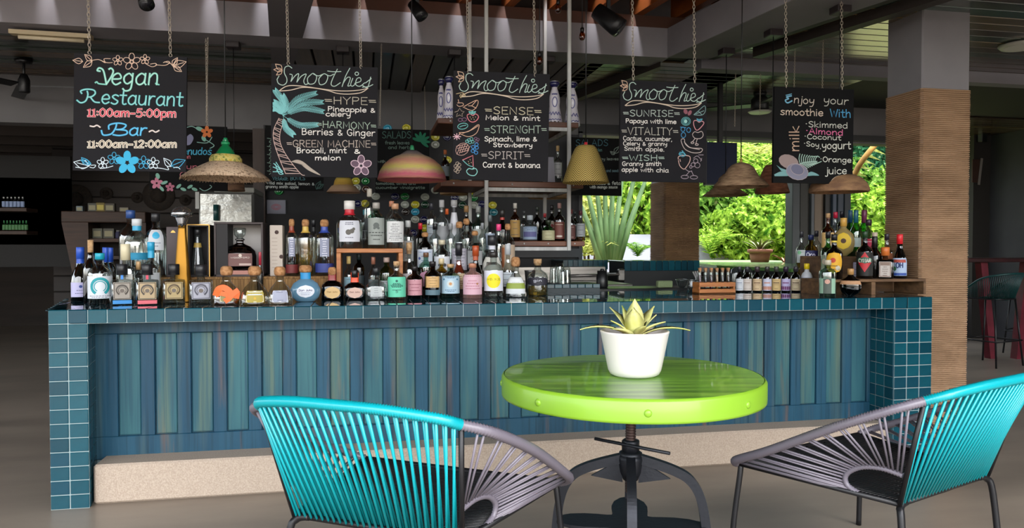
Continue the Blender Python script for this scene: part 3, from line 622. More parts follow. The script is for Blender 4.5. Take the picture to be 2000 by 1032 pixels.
class Board:
    def __init__(s, name, label, plane, corners, chains=(), group=None, cat='chalkboard', thick=.018, ztop=3.3, col='151417', chk=None):
        s.y = plane; P = [W(x, y, y=plane) for x, y in corners]
        xs = [p.x for p in P]; s.c = sum(P, V()) / 4; s.t = thing(name, label, cat, (s.c.x, plane, min(p.z for p in P)), 0, group); s.k = 0
        w = MB(); w.prism(P[::-1], (0, thick, 0)); w.build('board', mat('chalkboard ' + col, col, .75, col2='1c1b1e' if col[0] in '12' and col != '101012' else '0f0f10', scale=(6, 6, 6), spec=.15), s.t, world=True)
        for (cx, cy0, cy1, r) in chains:
            p = W(cx, cy0, y=plane); q = W(cx - 3, cy1, y=plane); top_ = V((p.x, plane, min(ztop, 3.36))) if cy1 <= 0 else q
            if cy1 <= 0: top_ = V((p.x - .02, plane + .01, 3.6))
            s.chain(p, top_, r)
    def chain(s, p, q, r):
        w = MB(); d = q - p; L_ = d.length; d = d.normalized(); ll = r * 6.2; n = int(L_ / (ll * .72)); u0 = d.orthogonal().normalized(); v0 = d.cross(u0)
        w.tube([p + d * 0 + u0 * cos(a) * ll * .32 + d * sin(a) * ll * .32 for a in [2 * pi * k / 10 for k in range(10)]], r * .45, 4, closed=True)
        for i in range(n):
            c = p + d * (ll * .75 + i * ll * .72); u = u0 if i % 2 else v0
            if (c - p).length > L_: break
            w.tube([c + u * cos(a) * ll * .27 + d * sin(a) * ll * .5 for a in [2 * pi * k / 8 for k in range(8)]], r * .36, 4, closed=True)
        w.build('chain', mat('chain steel', 'b8ac9c', .45, .35), s.t, world=True, kind='stuff')
    def draw(s, strokes, hw, col, name='lettering', label=None, closed=False, lift=0):
        s.k += 1; yy = s.y - .0012 - lift * .0006; w = MB(); px = (CAM.y - s.y) / F; k = hw * dep(s.c) / F
        for si, st in enumerate(strokes):
            P = [W(p.x, p.y, y=yy - .000012 * (si % 40)) for p in st]
            if len(P) >= 2: w.ribbon(P, k, (0, -1, 0))
        if w.v: return w.build(name, chalk(col), s.t, world=True, label=label)
    def fill(s, polys, col, name='drawing', lift=0, label=None):
        yy = s.y - .0010 - lift * .0006
        for si, st in enumerate(polys):
            w = MB(); P = [W(p.x, p.y, y=yy - .00002 * si) for p in st]; c = sum(P, V()) / len(P); n = len(P); w.add([c] + P, [(0, 1 + i, 1 + (i + 1) % n) for i in range(n)])
            w.build('petal' if len(polys) == 5 else name, chalk(col), s.t, world=True, label=label)
SY = .2
GS = 'chalkboards hung above the bar front'
# ---------------- board 1
B = Board('hanging_chalkboard', 'leftmost hanging chalkboard with opening hours in turquoise, pink and blue chalk', SY, [(145, 104), (365, 112), (363, 336), (142, 333)], [(175, 103, 0, .0044), (333, 108, 0, .0044)], GS, col='1d1c20')
o = (120, 90, 3.97)
f1 = leafo(165, 120, 88, 110) + leafo(235, 115, 180, 65) + leafo(238, 118, 170, 165) + [S((235, 112), (290, 105), (340, 130), (330, 100), (380, 98)), S((300, 108), (350, 128), (395, 128))]
f1 += flower(437, 112, 40) + flower(545, 122, 66) + flower(648, 104, 38) + [S((650, 135), (700, 160), (735, 150), (730, 135), (690, 140)), S((730, 145), (800, 150), (840, 130), (825, 118), (790, 128)), S((800, 122), (845, 135), (870, 165))]
f1 += leafo(862, 150, 900, 90) + leafo(868, 152, 968, 122) + leafo(870, 158, 932, 198)
B.draw(frm(*o, f1), .55, 'd8b9a4', 'drawing')
def two(B, strokes, hw, c1, c2, h2=.45):
    B.draw(strokes, hw, c1, 'lettering'); B.draw(strokes, hw * h2, c2, 'lettering', lift=1)
tt = text_px('egan', 216, 309, 165.5, 33, 0, .12) + frm(*o, [S((300, 195), (278, 190), (292, 170), (322, 185), (338, 240), (348, 296)), S((348, 296), (385, 240), (402, 195), (385, 172), (368, 180))]); two(B, tt, 1.7, '7fc4b8', 'b9e2d4', .35)
B.draw(frm(*o, [S((262, 285), (275, 278), (290, 292), (348, 298)), S((730, 290), (757, 300))]), 1.4, '7fc4b8')
tt = text_px('estaurant', 197, 357, 202.5, 27, 5, .1) + frm(*o, [S((120, 420), (150, 440), (188, 425), (205, 380), (200, 350)), S((158, 368), (150, 348), (195, 335), (250, 342), (262, 368), (235, 392), (205, 396)), S((225, 396), (255, 432), (295, 438))]); two(B, tt, 1.6, '53aeb4', 'a8d8d0', .35)
tt = text_px('11:00am-5:00pm', 170, 344, 227, 15, 2, .05); two(B, tt, 1.9, 'e9c9c6', 'c9304a', .55)
tt = text_px('ar', 251, 286, 264.5, 22, 0, .15) + frm(*o, [S((310, 655), (325, 690), (385, 682), (418, 640), (428, 602)), S((368, 645), (372, 612), (440, 598), (500, 612), (475, 642), (425, 648)), S((425, 648), (500, 655), (505, 682), (450, 694), (400, 688))]); two(B, tt, 1.6, '3f9fd0', '6fc0e0', .4)
B.draw(frm(*o, [S((222, 620), (250, 625), (275, 615), (300, 630)), S((680, 665), (705, 655), (730, 668), (757, 655))]), 1.3, 'd8cbc6')
tt = text_px('11:00am-12:00am', 170, 345, 288, 13.5, 0, .05); two(B, tt, 1.9, 'e6dccb', '6b5a4e', .3)
bp = flower(510, 905, 92)[:5]; B.fill(frm(*o, bp), '3aa6cf', 'drawing', label='solid blue chalk flower')
B.draw(frm(*o, flower(408, 872, 48) + flower(637, 905, 52) + leafo(210, 925, 155, 865) + leafo(850, 930, 960, 885) + leafo(230, 915, 150, 885, .2)), .6, '3f9cc4', 'drawing')
B.draw(frm(*o, flower(320, 908, 44) + flower(712, 910, 46) + leafo(215, 930, 95, 900) + leafo(850, 935, 793, 870) + [S((110, 940), (180, 945), (225, 920)), S((230, 925), (265, 925), (250, 945), (220, 940)), S((300, 950), (350, 945), (400, 930)), S((690, 940), (780, 950), (830, 960), (820, 935)), S((870, 945), (900, 940), (920, 955))]), .6, 'cfdde6', 'drawing')
# ---------------- cursive word
SM = [S((133, 195), (150, 165)), S((258, 100), (232, 82), (200, 95), (195, 140), (215, 185), (212, 222), (182, 243), (145, 228), (133, 195)),
      S((240, 150), (262, 160), (250, 212)), S((250, 212), (285, 165), (315, 148), (300, 218)), S((300, 218), (335, 170), (378, 150), (358, 205), (372, 238), (400, 225)),
      S((425, 148), (390, 185), (400, 232), (448, 225), (466, 172), (440, 145), (425, 148)), S((440, 150), (480, 165), (515, 152)), S((520, 150), (485, 190), (495, 238), (540, 225), (560, 172), (537, 148), (520, 150)), S((537, 148), (575, 165), (610, 150)),
      S((640, 108), (600, 190), (588, 238), (618, 252), (665, 222)), S((558, 124), (610, 130), (670, 128)), S((745, 100), (708, 170), (680, 255)), S((690, 225), (722, 180), (748, 180), (740, 215), (728, 250), (750, 245)),
      S((770, 185), (752, 235), (765, 252), (790, 235)), ell(803, 147, 15, 14), S((785, 228), (835, 210), (832, 182), (803, 190), (795, 238), (830, 252), (870, 222)), S((920, 175), (905, 235), (888, 265), (852, 245)), S((875, 225), (925, 188)), S((850, 260), (900, 255), (938, 238))]
SW = [S((152, 290), (220, 250), (330, 250), (560, 282), (700, 292), (820, 285), (895, 270)), S((160, 292), (250, 284), (345, 262), (450, 268), (560, 288), (640, 312), (740, 318), (840, 305), (898, 268))]
LF = leafo(175, 112, 120, 65, .3, False) + leafo(178, 118, 105, 112, .22, False) + leafo(176, 124, 128, 158, .25, False)
def smoothies(B, ox, oy, sx, sy):
    m = lambda st: [[V((ox + (p.x - 133) * sx, oy + (p.y - 82) * sy, 0)) for p in s] for s in st]
    B.draw(m(SM), .75, 'a9beb4', 'lettering'); B.draw(m(SW), .8, 'c9b6a4', 'drawing'); B.draw(m(LF), .6, 'c8a890', 'drawing')
def lines(B, L_, hw=.72, col='b0a8a4'):
    for r in L_:
        s, x0, x1, y, cap = r[:5]; B.draw(text_px(s, x0, x1, y, cap, *(r[6:8] if len(r) > 6 else ())), r[8] if len(r) > 8 else hw, r[5] if len(r) > 5 and r[5] else col)
# ---------------- board 2
B = Board('hanging_chalkboard', 'hanging chalkboard with a turquoise palm tree and pineapple, ginger and mint drinks', SY, [(530, 124), (738, 132), (737, 347), (529, 345)], [(563, 124, 0, .0044), (705, 131, 0, .0044)], GS, col='19181b')
smoothies(B, 541, 129, 1 / 4.3, 1 / 4.3)
C2 = (510, 110, 4.3); z = lambda x, y: (510 + x / 4.3, 110 + y / 4.3)
lines(B, [('=HYPE=', 634, 735, 203, 14, 'b0a898', 2, 0), ('Pineapple &', 640, 733, 217, 9, 'd8d2cc', 3, 0, .75), ('celery', 636, 685, 227, 9, 'd8d2cc', 1, 0, .75), ('=HARMONY=', 618, 735, 249, 13, '9aab9c', 4, 0), ('Berries & Ginger', 589, 733, 263, 12, 'd8d2cc', 3, 0, .75),
          ('=GREEN MACHINE=', 560, 735, 287, 13, 'a89a90', 1, 0), ('Brocoli, mint', 579, 677, 299, 10, 'd8d2cc', 0, 0, .75), ('&', 691, 704, 300, 9, 'd8d2cc', 0, 0, .75), ('melon', 615, 666, 313, 9, 'd8d2cc', 0, 0, .8)])
pal = []
for tx, ty in ((115, 285), (108, 385), (100, 440), (460, 310), (515, 385), (520, 465), (470, 575), (270, 660), (180, 330)):
    a = V((185, 500, 0)); b = V((tx, ty, 0)); d = b - a; n = V((-d.y, d.x, 0)).normalized(); bow = n * (d.length * .13 * (1 if tx > 185 else -1)) * (-1 if ty < 560 else 1); sp = smooth([a, a + d * .5 + bow, b], 9); pal.append(sp)
    for i in range(3, len(sp) - 1):
        dd = (sp[i + 1] - sp[i - 1]).normalized(); nn = V((-dd.y, dd.x, 0)); f = 16 + 20 * sin(pi * i / len(sp))
        for q_ in (-1, 1):
            for h in (0, .5): p0 = sp[i].lerp(sp[i + 1], h); pal.append([p0, p0 + dd * f * .9 + nn * f * .75 * q_])
pal = [[V((max(98, p.x), p.y, 0)) for p in q] for q in pal]; B.draw(frm(*C2, pal), .32, '79b8ba', 'drawing', label='turquoise chalk palm fronds')
B.draw(frm(*C2, [S((125, 890), (170, 960)), S((100, 930), (180, 965)), S((105, 900), (175, 962)), S((100, 970), (180, 970)), S((130, 960), (185, 985)), S((118, 905), (150, 985), (185, 990))]), .7, '79b8ba', 'drawing')
tr = [S((150, 520), (105, 620), (108, 720), (150, 850), (205, 985)), S((200, 530), (160, 640), (165, 740), (230, 860), (330, 985), (365, 1000)), S((205, 985), (330, 985))]
for i in range(10):
    t = i / 10; a = S((150, 520), (105, 620), (108, 720), (150, 850), (205, 985), n=10); b = S((200, 530), (160, 640), (165, 740), (230, 860), (330, 985), n=10); k = int(t * (len(a) - 2)) + 1; tr.append([a[k], b[k]]); tr.append([a[k] + V((0, 10, 0)), b[min(k + 2, len(b) - 1)]])
B.draw(frm(*C2, tr), .6, 'b59a92', 'drawing'); B.fill(frm(*C2, [S((250, 885), (300, 870), (350, 885), (420, 940), (500, 1000), (400, 960), (330, 905))]), 'a09488', 'drawing', label='sandy chalk mound')
B.fill(frm(*C2, flower(840, 920, 84)[:5]), '5e4a58', 'drawing'); B.draw(frm(*C2, flower(840, 920, 88, 5)), .7, 'c3a8b4', 'drawing', label='pink chalk hibiscus', lift=1)
# ---------------- board 3
B = Board('hanging_chalkboard', 'middle hanging chalkboard with melon, spinach and carrot drinks beside chalk fruit', SY, [(886, 138), (1074, 145), (1070, 355), (884, 350)], [(915, 140, 0, .0044), (1045, 147, 0, .0044)], GS, col='19181b')
smoothies(B, 896.7, 143.4, .2155, .2185)
lines(B, [('=SENSE=', 947, 1058, 222, 14, 'c0b59c', 3, 0), ('Melon & mint', 948, 1055, 234, 9, 'd8d2cc', 2, 0, .75), ('=STRENGHT=', 946, 1068, 260, 14, '98a89a', 0, 0), ('Spinach, lime &', 946, 1049, 276, 9, 'd8d2cc', 0, 0, .75), ('Strawberry', 963, 1040, 287, 8, 'd8d2cc', 1, 0, .75),
          ('=SPIRIT=', 940, 1036, 310, 14, 'a99f9a', 1, 0), ('Carrot & banana', 943, 1055, 327, 10, 'd8d2cc', 1, 0, .75)])
C3 = (870, 130, 4.486)
B.draw(frm(*C3, [S((105, 320), (150, 320), (155, 340), (120, 350), (100, 335)), S((118, 320), (112, 290)), S((165, 350), (275, 295), (280, 340), (235, 385), (165, 360), closed=True), S((230, 345), (270, 300)), S((230, 345), (270, 365)), S((230, 345), (200, 345)), S((120, 580), (200, 570), (275, 515), (295, 520), (270, 585), (200, 615), (120, 585)), S((150, 585), (230, 555), (285, 520))]), .6, 'c8a088', 'drawing')
B.draw(frm(*C3, [S((190, 430), (215, 415), (240, 430), (265, 415), (290, 440), (270, 475), (235, 487), (205, 470), closed=True), S((150, 820), (240, 780), (243, 875), closed=True, n=1)]), .8, 'c9747c', 'drawing')
B.draw(frm(*C3, [S((155, 825), (200, 865), (240, 878))] + leafo(235, 415, 205, 395) + leafo(235, 415, 265, 395) + leafo(235, 412, 236, 385) + [ell(152, 523, 45, 26, -10), S((125, 530), (150, 520), (180, 515))]), .7, '68a9a6', 'drawing')
B.draw(frm(*C3, [ell(205, 645, 14, 12), ell(228, 635, 14, 12), ell(215, 665, 14, 12), ell(190, 655, 14, 12), ell(240, 660, 12, 12)]), .55, '68a9a6', 'drawing'); B.draw(frm(*C3, [ell(272, 683, 15, 13), ell(242, 705, 15, 13), ell(275, 712, 14, 13), ell(240, 740, 15, 14), ell(268, 755, 15, 14), ell(255, 725, 12, 10)]), .7, '3f7fb8', 'drawing', label='blue chalk berries')
B.draw(frm(*C3, [ell(148, 725, 62, 50, -35)] + [[V((100 + i * 22, 770 - i * 8, 0)), V((130 + i * 22, 680 + (i - 2) ** 2 * 4, 0))] for i in range(5)] + [[V((95 + i * 10, 700 + i * 18, 0)), V((180 + i * 8, 680 + i * 18, 0))] for i in range(4)]), .5, 'b9938a', 'drawing')
B.draw(frm(*C3, [ell(105 + 18 * math.sin(i * 2.1), 850 + i * 12, 15, 14) for i in range(7)] + [S((80, 400), (110, 390), (125, 365), (140, 390), (165, 395), (145, 415), (150, 440), (125, 425), (95, 440), (105, 410), closed=True, n=1)]), .5, 'a08f80', 'drawing')
B.draw(frm(*C3, [S((185, 920), (205, 895), (235, 900), (265, 895), (278, 925), (255, 955), (210, 950), closed=True), S((235, 900), (250, 885))]), .8, '7db5b0', 'drawing'); B.draw(frm(*C3, [[V((100, 615, 0)), V((100 + 34 * cos(k), 615 + 28 * sin(k), 0))] for k in [pi * i / 4 for i in range(8)]]), .7, 'd4a9b4', 'drawing'); B.draw(frm(*C3, [ell(130, 468, 18, 14), ell(165, 465, 20, 15), ell(265, 630, 12, 10), ell(285, 640, 12, 10), ell(275, 655, 12, 10)]), .5, '7a5a74', 'drawing')
B.draw(frm(*C3, [S((95, 240), (150, 230), (175, 255)), *leafo(135, 245, 135, 275, .3, False), *leafo(150, 242, 172, 262, .3, False)]), .6, 'b8a27c', 'drawing')
B.draw(frm(*C3, [[V((x, y, 0)), V((x + 3, y + 5, 0))] for x, y in ((215, 440), (240, 445), (262, 440), (225, 458), (250, 462), (200, 830), (215, 815), (225, 840), (205, 848))]), .6, 'b8a27c', 'drawing')
# ---------------- board 4
B = Board('hanging_chalkboard', 'hanging chalkboard with papaya, cactus and apple drinks and a column of chalk fruit', SY, [(1212, 156), (1381, 163), (1379, 357), (1210, 354)], [(1237, 155, 0, .0044), (1357, 160, 0, .0044)], GS, col='17161a')
smoothies(B, 1217, 161, .2, .217)
lines(B, [('=SUNRISE=', 1217, 1328, 227, 12, 'a7b2ab', 1, 0), ('Papaya with lime', 1222, 1321, 240, 8, 'd8d2cc', 2, 0, .7), ('=VITALITY=', 1214, 1325, 263, 14, 'a9a59c', 1, 0), ('Cactus, cucumber,', 1217, 1313, 274, 8, 'd0cac4', 2, 0, .6), ('Celery & granny', 1217, 1303, 284, 7.5, 'd0cac4', 1, 0, .6),
          ('Smith apple.', 1219, 1298, 294, 7.5, 'd0cac4', 2, 0, .6), ('=WISH=', 1215, 1298, 314, 11, '98a89e', 0, 0), ('Granny smith', 1215, 1292, 324, 8, 'd0cac4', 0, 0, .65), ('apple with chia', 1214, 1306, 335, 8, 'd0cac4', 2, 0, .65)])
C4 = (1200, 145, 4.69)
B.draw(frm(*C4, [ell(655, 432, 42, 38), ell(655, 432, 30, 28), ell(652, 432, 16, 18)]), .6, '5fa0a4', 'drawing'); B.draw(frm(*C4, [ell(628, 505, 18, 20), ell(680, 512, 18, 22), ell(632, 558, 20, 24), S((605, 485), (655, 490))]), .7, '3f86b4', 'drawing'); B.fill(frm(*C4, [ell(652, 432, 14, 16)]), '9cc4bc', 'drawing')
B.draw(frm(*C4, [S((728, 370), (760, 345), (825, 290), (832, 340), (800, 375), (730, 372)), S((745, 365), (820, 335)), S((770, 340), (800, 370))]), .6, '7fa0a0', 'drawing'); B.fill(frm(*C4, [ell(652, 343, 18, 24, -20), ell(690, 355, 16, 26, 30)]), '8a5560', 'drawing')
B.draw(frm(*C4, [S((728, 430), (755, 425), (775, 440), (800, 430), (820, 450), (780, 500), (750, 512), (728, 470), closed=True)]), .8, 'c98a90', 'drawing'); B.draw(frm(*C4, leafo(775, 430, 755, 408) + leafo(775, 430, 805, 410) + [S((595, 745), (600, 715), (625, 720), (620, 700), (655, 740)), *leafo(650, 745, 590, 730)]), .6, '4f9ab0', 'drawing')
B.draw(frm(*C4, [S((715, 555), (735, 528), (765, 535), (800, 525), (813, 560), (790, 588), (740, 588), closed=True), S((740, 588), (715, 620)), S((760, 590), (745, 640)), ell(715, 628, 14, 8), ell(755, 645, 14, 8), S((612, 600), (640, 595), (650, 640), (700, 675), (800, 682), (790, 715), (720, 720), (650, 690), (620, 640), closed=True), S((640, 620), (690, 670), (780, 690))]), .65, 'b5a5a2', 'drawing')
B.draw(frm(*C4, [S((585, 780), (590, 755), (640, 745), (690, 755), (690, 800), (660, 850), (635, 870), (600, 840), closed=True), S((605, 800), (600, 780))]), .7, 'c4a096', 'drawing'); B.draw(frm(*C4, [ell(745, 795, 20, 20), ell(760, 835, 24, 24), ell(720, 830, 18, 18), ell(700, 850, 12, 12), S((725, 770), (760, 750), (800, 790)), S((770, 740), (815, 740)), S((790, 800), (800, 770)), S((650, 870), (680, 890), (710, 890)), S((690, 890), (655, 930)), S((705, 885), (725, 930)), ell(645, 942, 34, 16), ell(728, 945, 34, 16)]), .55, '9a8a94', 'drawing')
# ---------------- board 5
B = Board('hanging_chalkboard', 'rightmost hanging chalkboard with milk choices over chalk coconut halves', SY, [(1513, 169), (1668, 175), (1665, 360), (1510, 357)], [(1536, 169, 0, .0044), (1645, 173, 0, .0044)], GS, col='0c0c0d')
C5 = (1500, 160, 4.585)
B.draw(frm(*C5, [S((210, 125), (165, 135), (185, 150), (155, 165), (175, 188), (215, 170))]), 1.3, '6fa8c4'); B.draw(frm(*C5, [S((212, 108), (160, 120))]), .7, '6fa8c4')
lines(B, [('njoy', 1550, 1590, 201, 14, 'c0b4a8', 3, .1, .8), ('your', 1608, 1657, 202, 14, 'b9b8ae', 3, .1, .8), ('smoothie', 1524, 1608, 224, 13, 'ccb9a8', 3, 0, .85), ('With', 1621, 1662, 228, 15, '4f9cc8', 2, 0, .9), ('*Skimmed', 1573, 1656, 248, 11, 'c4c4ba', 3, 0, .7), ('*Almond', 1574, 1647, 261, 11, 'd06a94', 4, 0, .8),
          ('*Coconut', 1571, 1643, 271, 9, 'c4c4ba', 3, 0, .7), ('*Soy', 1570, 1600, 285, 9, 'c4c4ba', 3, 0, .7), ('.yogurt', 1601, 1662, 291, 14, 'c8c8be', 0, 0, .9), ('*Orange', 1602, 1663, 316, 10, 'c8c8be', 2, 0, .75), ('juice', 1613, 1654, 340, 13, 'c8c8be', 0, 0, .85)])
mk = text_px('milk', 0, 50, 0, 17); B.draw([[V((1560.5 + p.y * 1.1 + 0, 296 - p.x, 0)) for p in s] for s in mk], 1.0, 'b99a84', label='sideways chalk word milk')
B.fill(frm(*C5, [ell(185, 715, 92, 62, 20)]), '8f7d7a', 'drawing'); B.fill(frm(*C5, [S((55, 830), (110, 805), (170, 808), (190, 840), (120, 845), (60, 845)), S((340, 830), (390, 805), (458, 838), (400, 840), (350, 845)), S((75, 745), (110, 770), (165, 790), (165, 805), (120, 800))]), '6f9a9c', 'drawing', lift=1)
B.fill(frm(*C5, [ell(262, 805, 100, 72, 15)]), '7b7a8c', 'drawing', lift=2); B.fill(frm(*C5, [ell(262, 785, 62, 46, 25)]), '66667c', 'drawing', lift=3); B.draw(frm(*C5, [ell(262, 805, 100, 72, 15), ell(262, 785, 62, 46, 25)]), .6, '9a8e92', 'drawing', lift=4)
fr = [S((285, 735), (340, 720), (440, 712))]
for i in range(9):
    x = 290 + i * 16; y = 735 - i * 3; fr += [S((x, y), (x - 12 + i * 4, y - 45), (x - 4 + i * 6, 645 + i * 4)), S((x, y), (x + 25, y + 15), (x + 60, y + 42 - i * 5))]
B.draw(frm(*C5, fr), .8, '9ab6aa', 'drawing')
B.fill(frm(*C5, [ell(655, 925, 100, 88, 0, 180, 360)]), 'a89684', 'drawing'); B.draw(frm(*C5, [[V((655, 920, 0)), V((655 + 85 * cos(a), 920 + 75 * sin(a), 0))] for a in [radians(-165 + i * 25) for i in range(7)]] + [ell(655, 925, 86, 74, 0, 180, 360)]), 1.0, '3a322c', 'drawing', lift=1)
# ---------------- boards farther back
def bline(B, n, x0, x1, y0, y1, col, hw=.5, words=('wild', 'mix', 'salad', 'leaves', 'citrus', 'nuts', 'cheese', 'with')):
    pass
B = Board('wall_chalkboard', 'chalkboard with orange and pink chalk flowers, half hidden behind the opening-hours board', 1.2, [(292, 243), (443, 248), (444, 374), (292, 370)], [(405, 245, 78, .0034)], 'chalkboards hung farther back', col='09090a')
B.fill([p for p in flower(404, 258, 12)[:5]], 'd07440', 'drawing', label='orange chalk flower'); B.fill(flower(306, 358, 12)[:5], 'c27a90', 'drawing', label='pink chalk flower'); B.fill(flower(332, 366, 9)[:5], 'b06a80', 'drawing')
B.fill([ell(390, 252, 8, 4, 20), ell(398, 271, 6, 4, 60), ell(308, 344, 6, 4, 70), ell(321, 357, 7, 3, -20), ell(316, 369, 6, 3, 50), ell(349, 364, 6, 3, -40), ell(358, 370, 6, 3, 20), ell(371, 365, 6, 3, -30), ell(380, 370, 6, 3, 20)], '7fb0a0', 'drawing'); B.draw([S((365, 249), (375, 247), (385, 252)), S((385, 278), (405, 279), (414, 268)), S((403, 274), (418, 284), (410, 290)), S((390, 368), (400, 373), (413, 366), (410, 362))], .7, '8fb8b0', 'drawing')
lines(B, [('menudos', 344, 413, 302, 13, '4aa6c8', 0, .1, .9), ('con', 356, 372, 310, 8, 'b0606c', 0, 0, .7), ('un', 364, 386, 330, 9, 'b0606c', 0, 0, .8), ('Color', 350, 405, 347, 11, 'c0707c', 0, .1, .8)])
B.fill([S((364, 268), (372, 262), (378, 270), (372, 282), (364, 284))], '7f7f9c', 'drawing')
B = Board('wall_chalkboard', 'chalkboard on the charcoal wall low behind the palm-tree board', 3.0, [(518, 245), (633, 250), (632, 373), (517, 373)], [], 'chalkboards hung farther back', col='09090a')
lines(B, [('VEGGIE BOWLS', 532, 596, 352, 7, '58808a', 0, 0, .55), ('Wild mix salad, lemon &', 521, 614, 360, 5, 'b0b4b0', 2, 0, .5), ('granny smith apple', 519, 583, 367, 5, 'b0b4b0', 1, 0, .5)]); B.draw(leafo(618, 370, 626, 354) + leafo(620, 368, 632, 360), .5, '405c58', 'drawing')
B.draw([S((522 + (i % 2) * 4, 270 + i * 8), (530, 272 + i * 8), (526, 277 + i * 8)) for i in range(9)], .7, '6c8076', 'drawing')
B = Board('wall_chalkboard', 'dark chalkboard behind the pink and yellow dome lamp shade', 3.3, [(736, 252), (839, 254), (838, 377), (733, 377)], [(831, 252, 104, .0034)], 'chalkboards hung farther back', col='09090a')
lines(B, [('SALADS', 746, 803, 270, 13, '44625c', 0, 0, .7), ('fresh leaves', 752, 800, 282, 6, '5a6c66', 0, 0, .5), ('and herbs', 758, 806, 291, 6, '5a6c66', 0, 0, .5), ('with goat cheese', 738, 800, 318, 5, '6c7a72', 0, 0, .5), ('tomatoes, olives and', 734, 812, 361, 5, '6c7a72', 0, 0, .5), ('cucumber vinaigrette', 734, 830, 369, 5, '6c7a72', 0, 0, .5)])
lf = []
for a in range(-160, 40, 33): lf.append(ell(822 + 9 * cos(radians(a)), 276 + 9 * sin(radians(a)), 10, 3, a))
B.fill(lf, '1f6b50', 'drawing', label='green chalk leaf')
B = Board('wall_chalkboard', 'dark chalkboard behind the woven cone lamp shade beside the garden window', 3.3, [(1112, 268), (1213, 271), (1214, 383), (1111, 381)], [], 'chalkboards hung farther back', col='09090a')
lines(B, [('SALADS', 1124, 1188, 285, 12, '3f6470', 0, 0, .7), ('garden', 1156, 1176, 296, 6, '4a6c6a', 0, 0, .5), ('crispy leaves', 1160, 1208, 313, 5, '7a8680', 0, 0, .5), ('nuts and seeds', 1170, 1210, 336, 5, '587078', 0, 0, .5), ('avocado & feta', 1150, 1212, 361, 6, 'b8bcb6', 0, 0, .6), ('with mango sauce', 1152, 1206, 368, 5, 'b8bcb6', 0, 0, .6)])
B.draw(leafo(1200, 300, 1210, 286) + leafo(1200, 302, 1192, 296), .6, '7a8680', 'drawing')
# loose chains left hanging from the beam
def loose_chain(px, y0, y1, yy, label):
    p = W(px, y1, y=yy); q = W(px + 3, y0, y=yy); t = thing('hanging_chain', label, 'chain', tuple(p), 0, 'loose chains hanging from the beam')
    s = Board.__new__(Board); s.t = t; s.chain(p, q, .0030)
loose_chain(403, 72, 238, 1.7, 'thin chain hanging free between the two left chalkboards')
loose_chain(742, 85, 244, 1.7, 'thin chain hanging free at the right edge of the palm-tree board')
loose_chain(1435, 82, 246, 1.85, 'thin chain ending free right of the papaya drink board')
loose_chain(1484, 66, 224, 1.85, 'thin chain ending free in front of the ceiling fan')
loose_chain(1551, 46, 172, 1.3, 'thin chain running down behind the milk board, left of the middle')
loose_chain(1606, 22, 176, 1.0, 'thin chain running down behind the milk board, right of the middle')
# ================================================================== BOTTLES
M_cork = mat('cork', 'b98a5e', .85, col2='8f6138', scale=(60, 60, 60), bump=.3, bscale=(120, 120, 120))
GL = {'clear': glass('clear glass', 'eaf0ee', .15), 'green': glass('green glass', '6cc07a', .12), 'dkgreen': glass('dark green glass', '1c2f1c', .06), 'olive': glass('olive glass', '6a7040', .08), 'brown': glass('brown glass', '5c2814', .09), 'black': glass('black glass', '120d10', .06),
      'amber': glass('amber glass', 'c07a2c', .08), 'blue': glass('pale blue bottle', '7fb0cf', .12, opac=.5), 'pink': glass('pink glass', 'e6b8b0', .12, opac=.15), 'gold': mat('gold lacquer', '7a5618', .32, .8), 'aqua': glass('aqua glass', 'bfe2d6', .14), 'frost': glass('frosted glass', 'a8925a', .12, .3, opac=.6), 'yellow': glass('yellow glass', 'cdb44c', .1), 'white': mat('white plastic', 'c8c8d0', .4), 'grey': glass('grey smoked glass', '8a9292', .1, opac=.1)}
LQ = {'amber': glass('amber liquid', 'dca850', .03), 'gold': glass('gold liquid', 'e6cf80', .03, opac=.08), 'red': glass('red liquid', '8a2416', .02, opac=.3), 'dark': glass('dark liquid', '30120c', .02), 'yellow': glass('yellow liquid', 'd2b22a', .02, opac=.2), 'orange': glass('orange liquid', 'c2481a', .02, opac=.3), 'clear': glass('clear liquid', 'eef2f2', .04)}
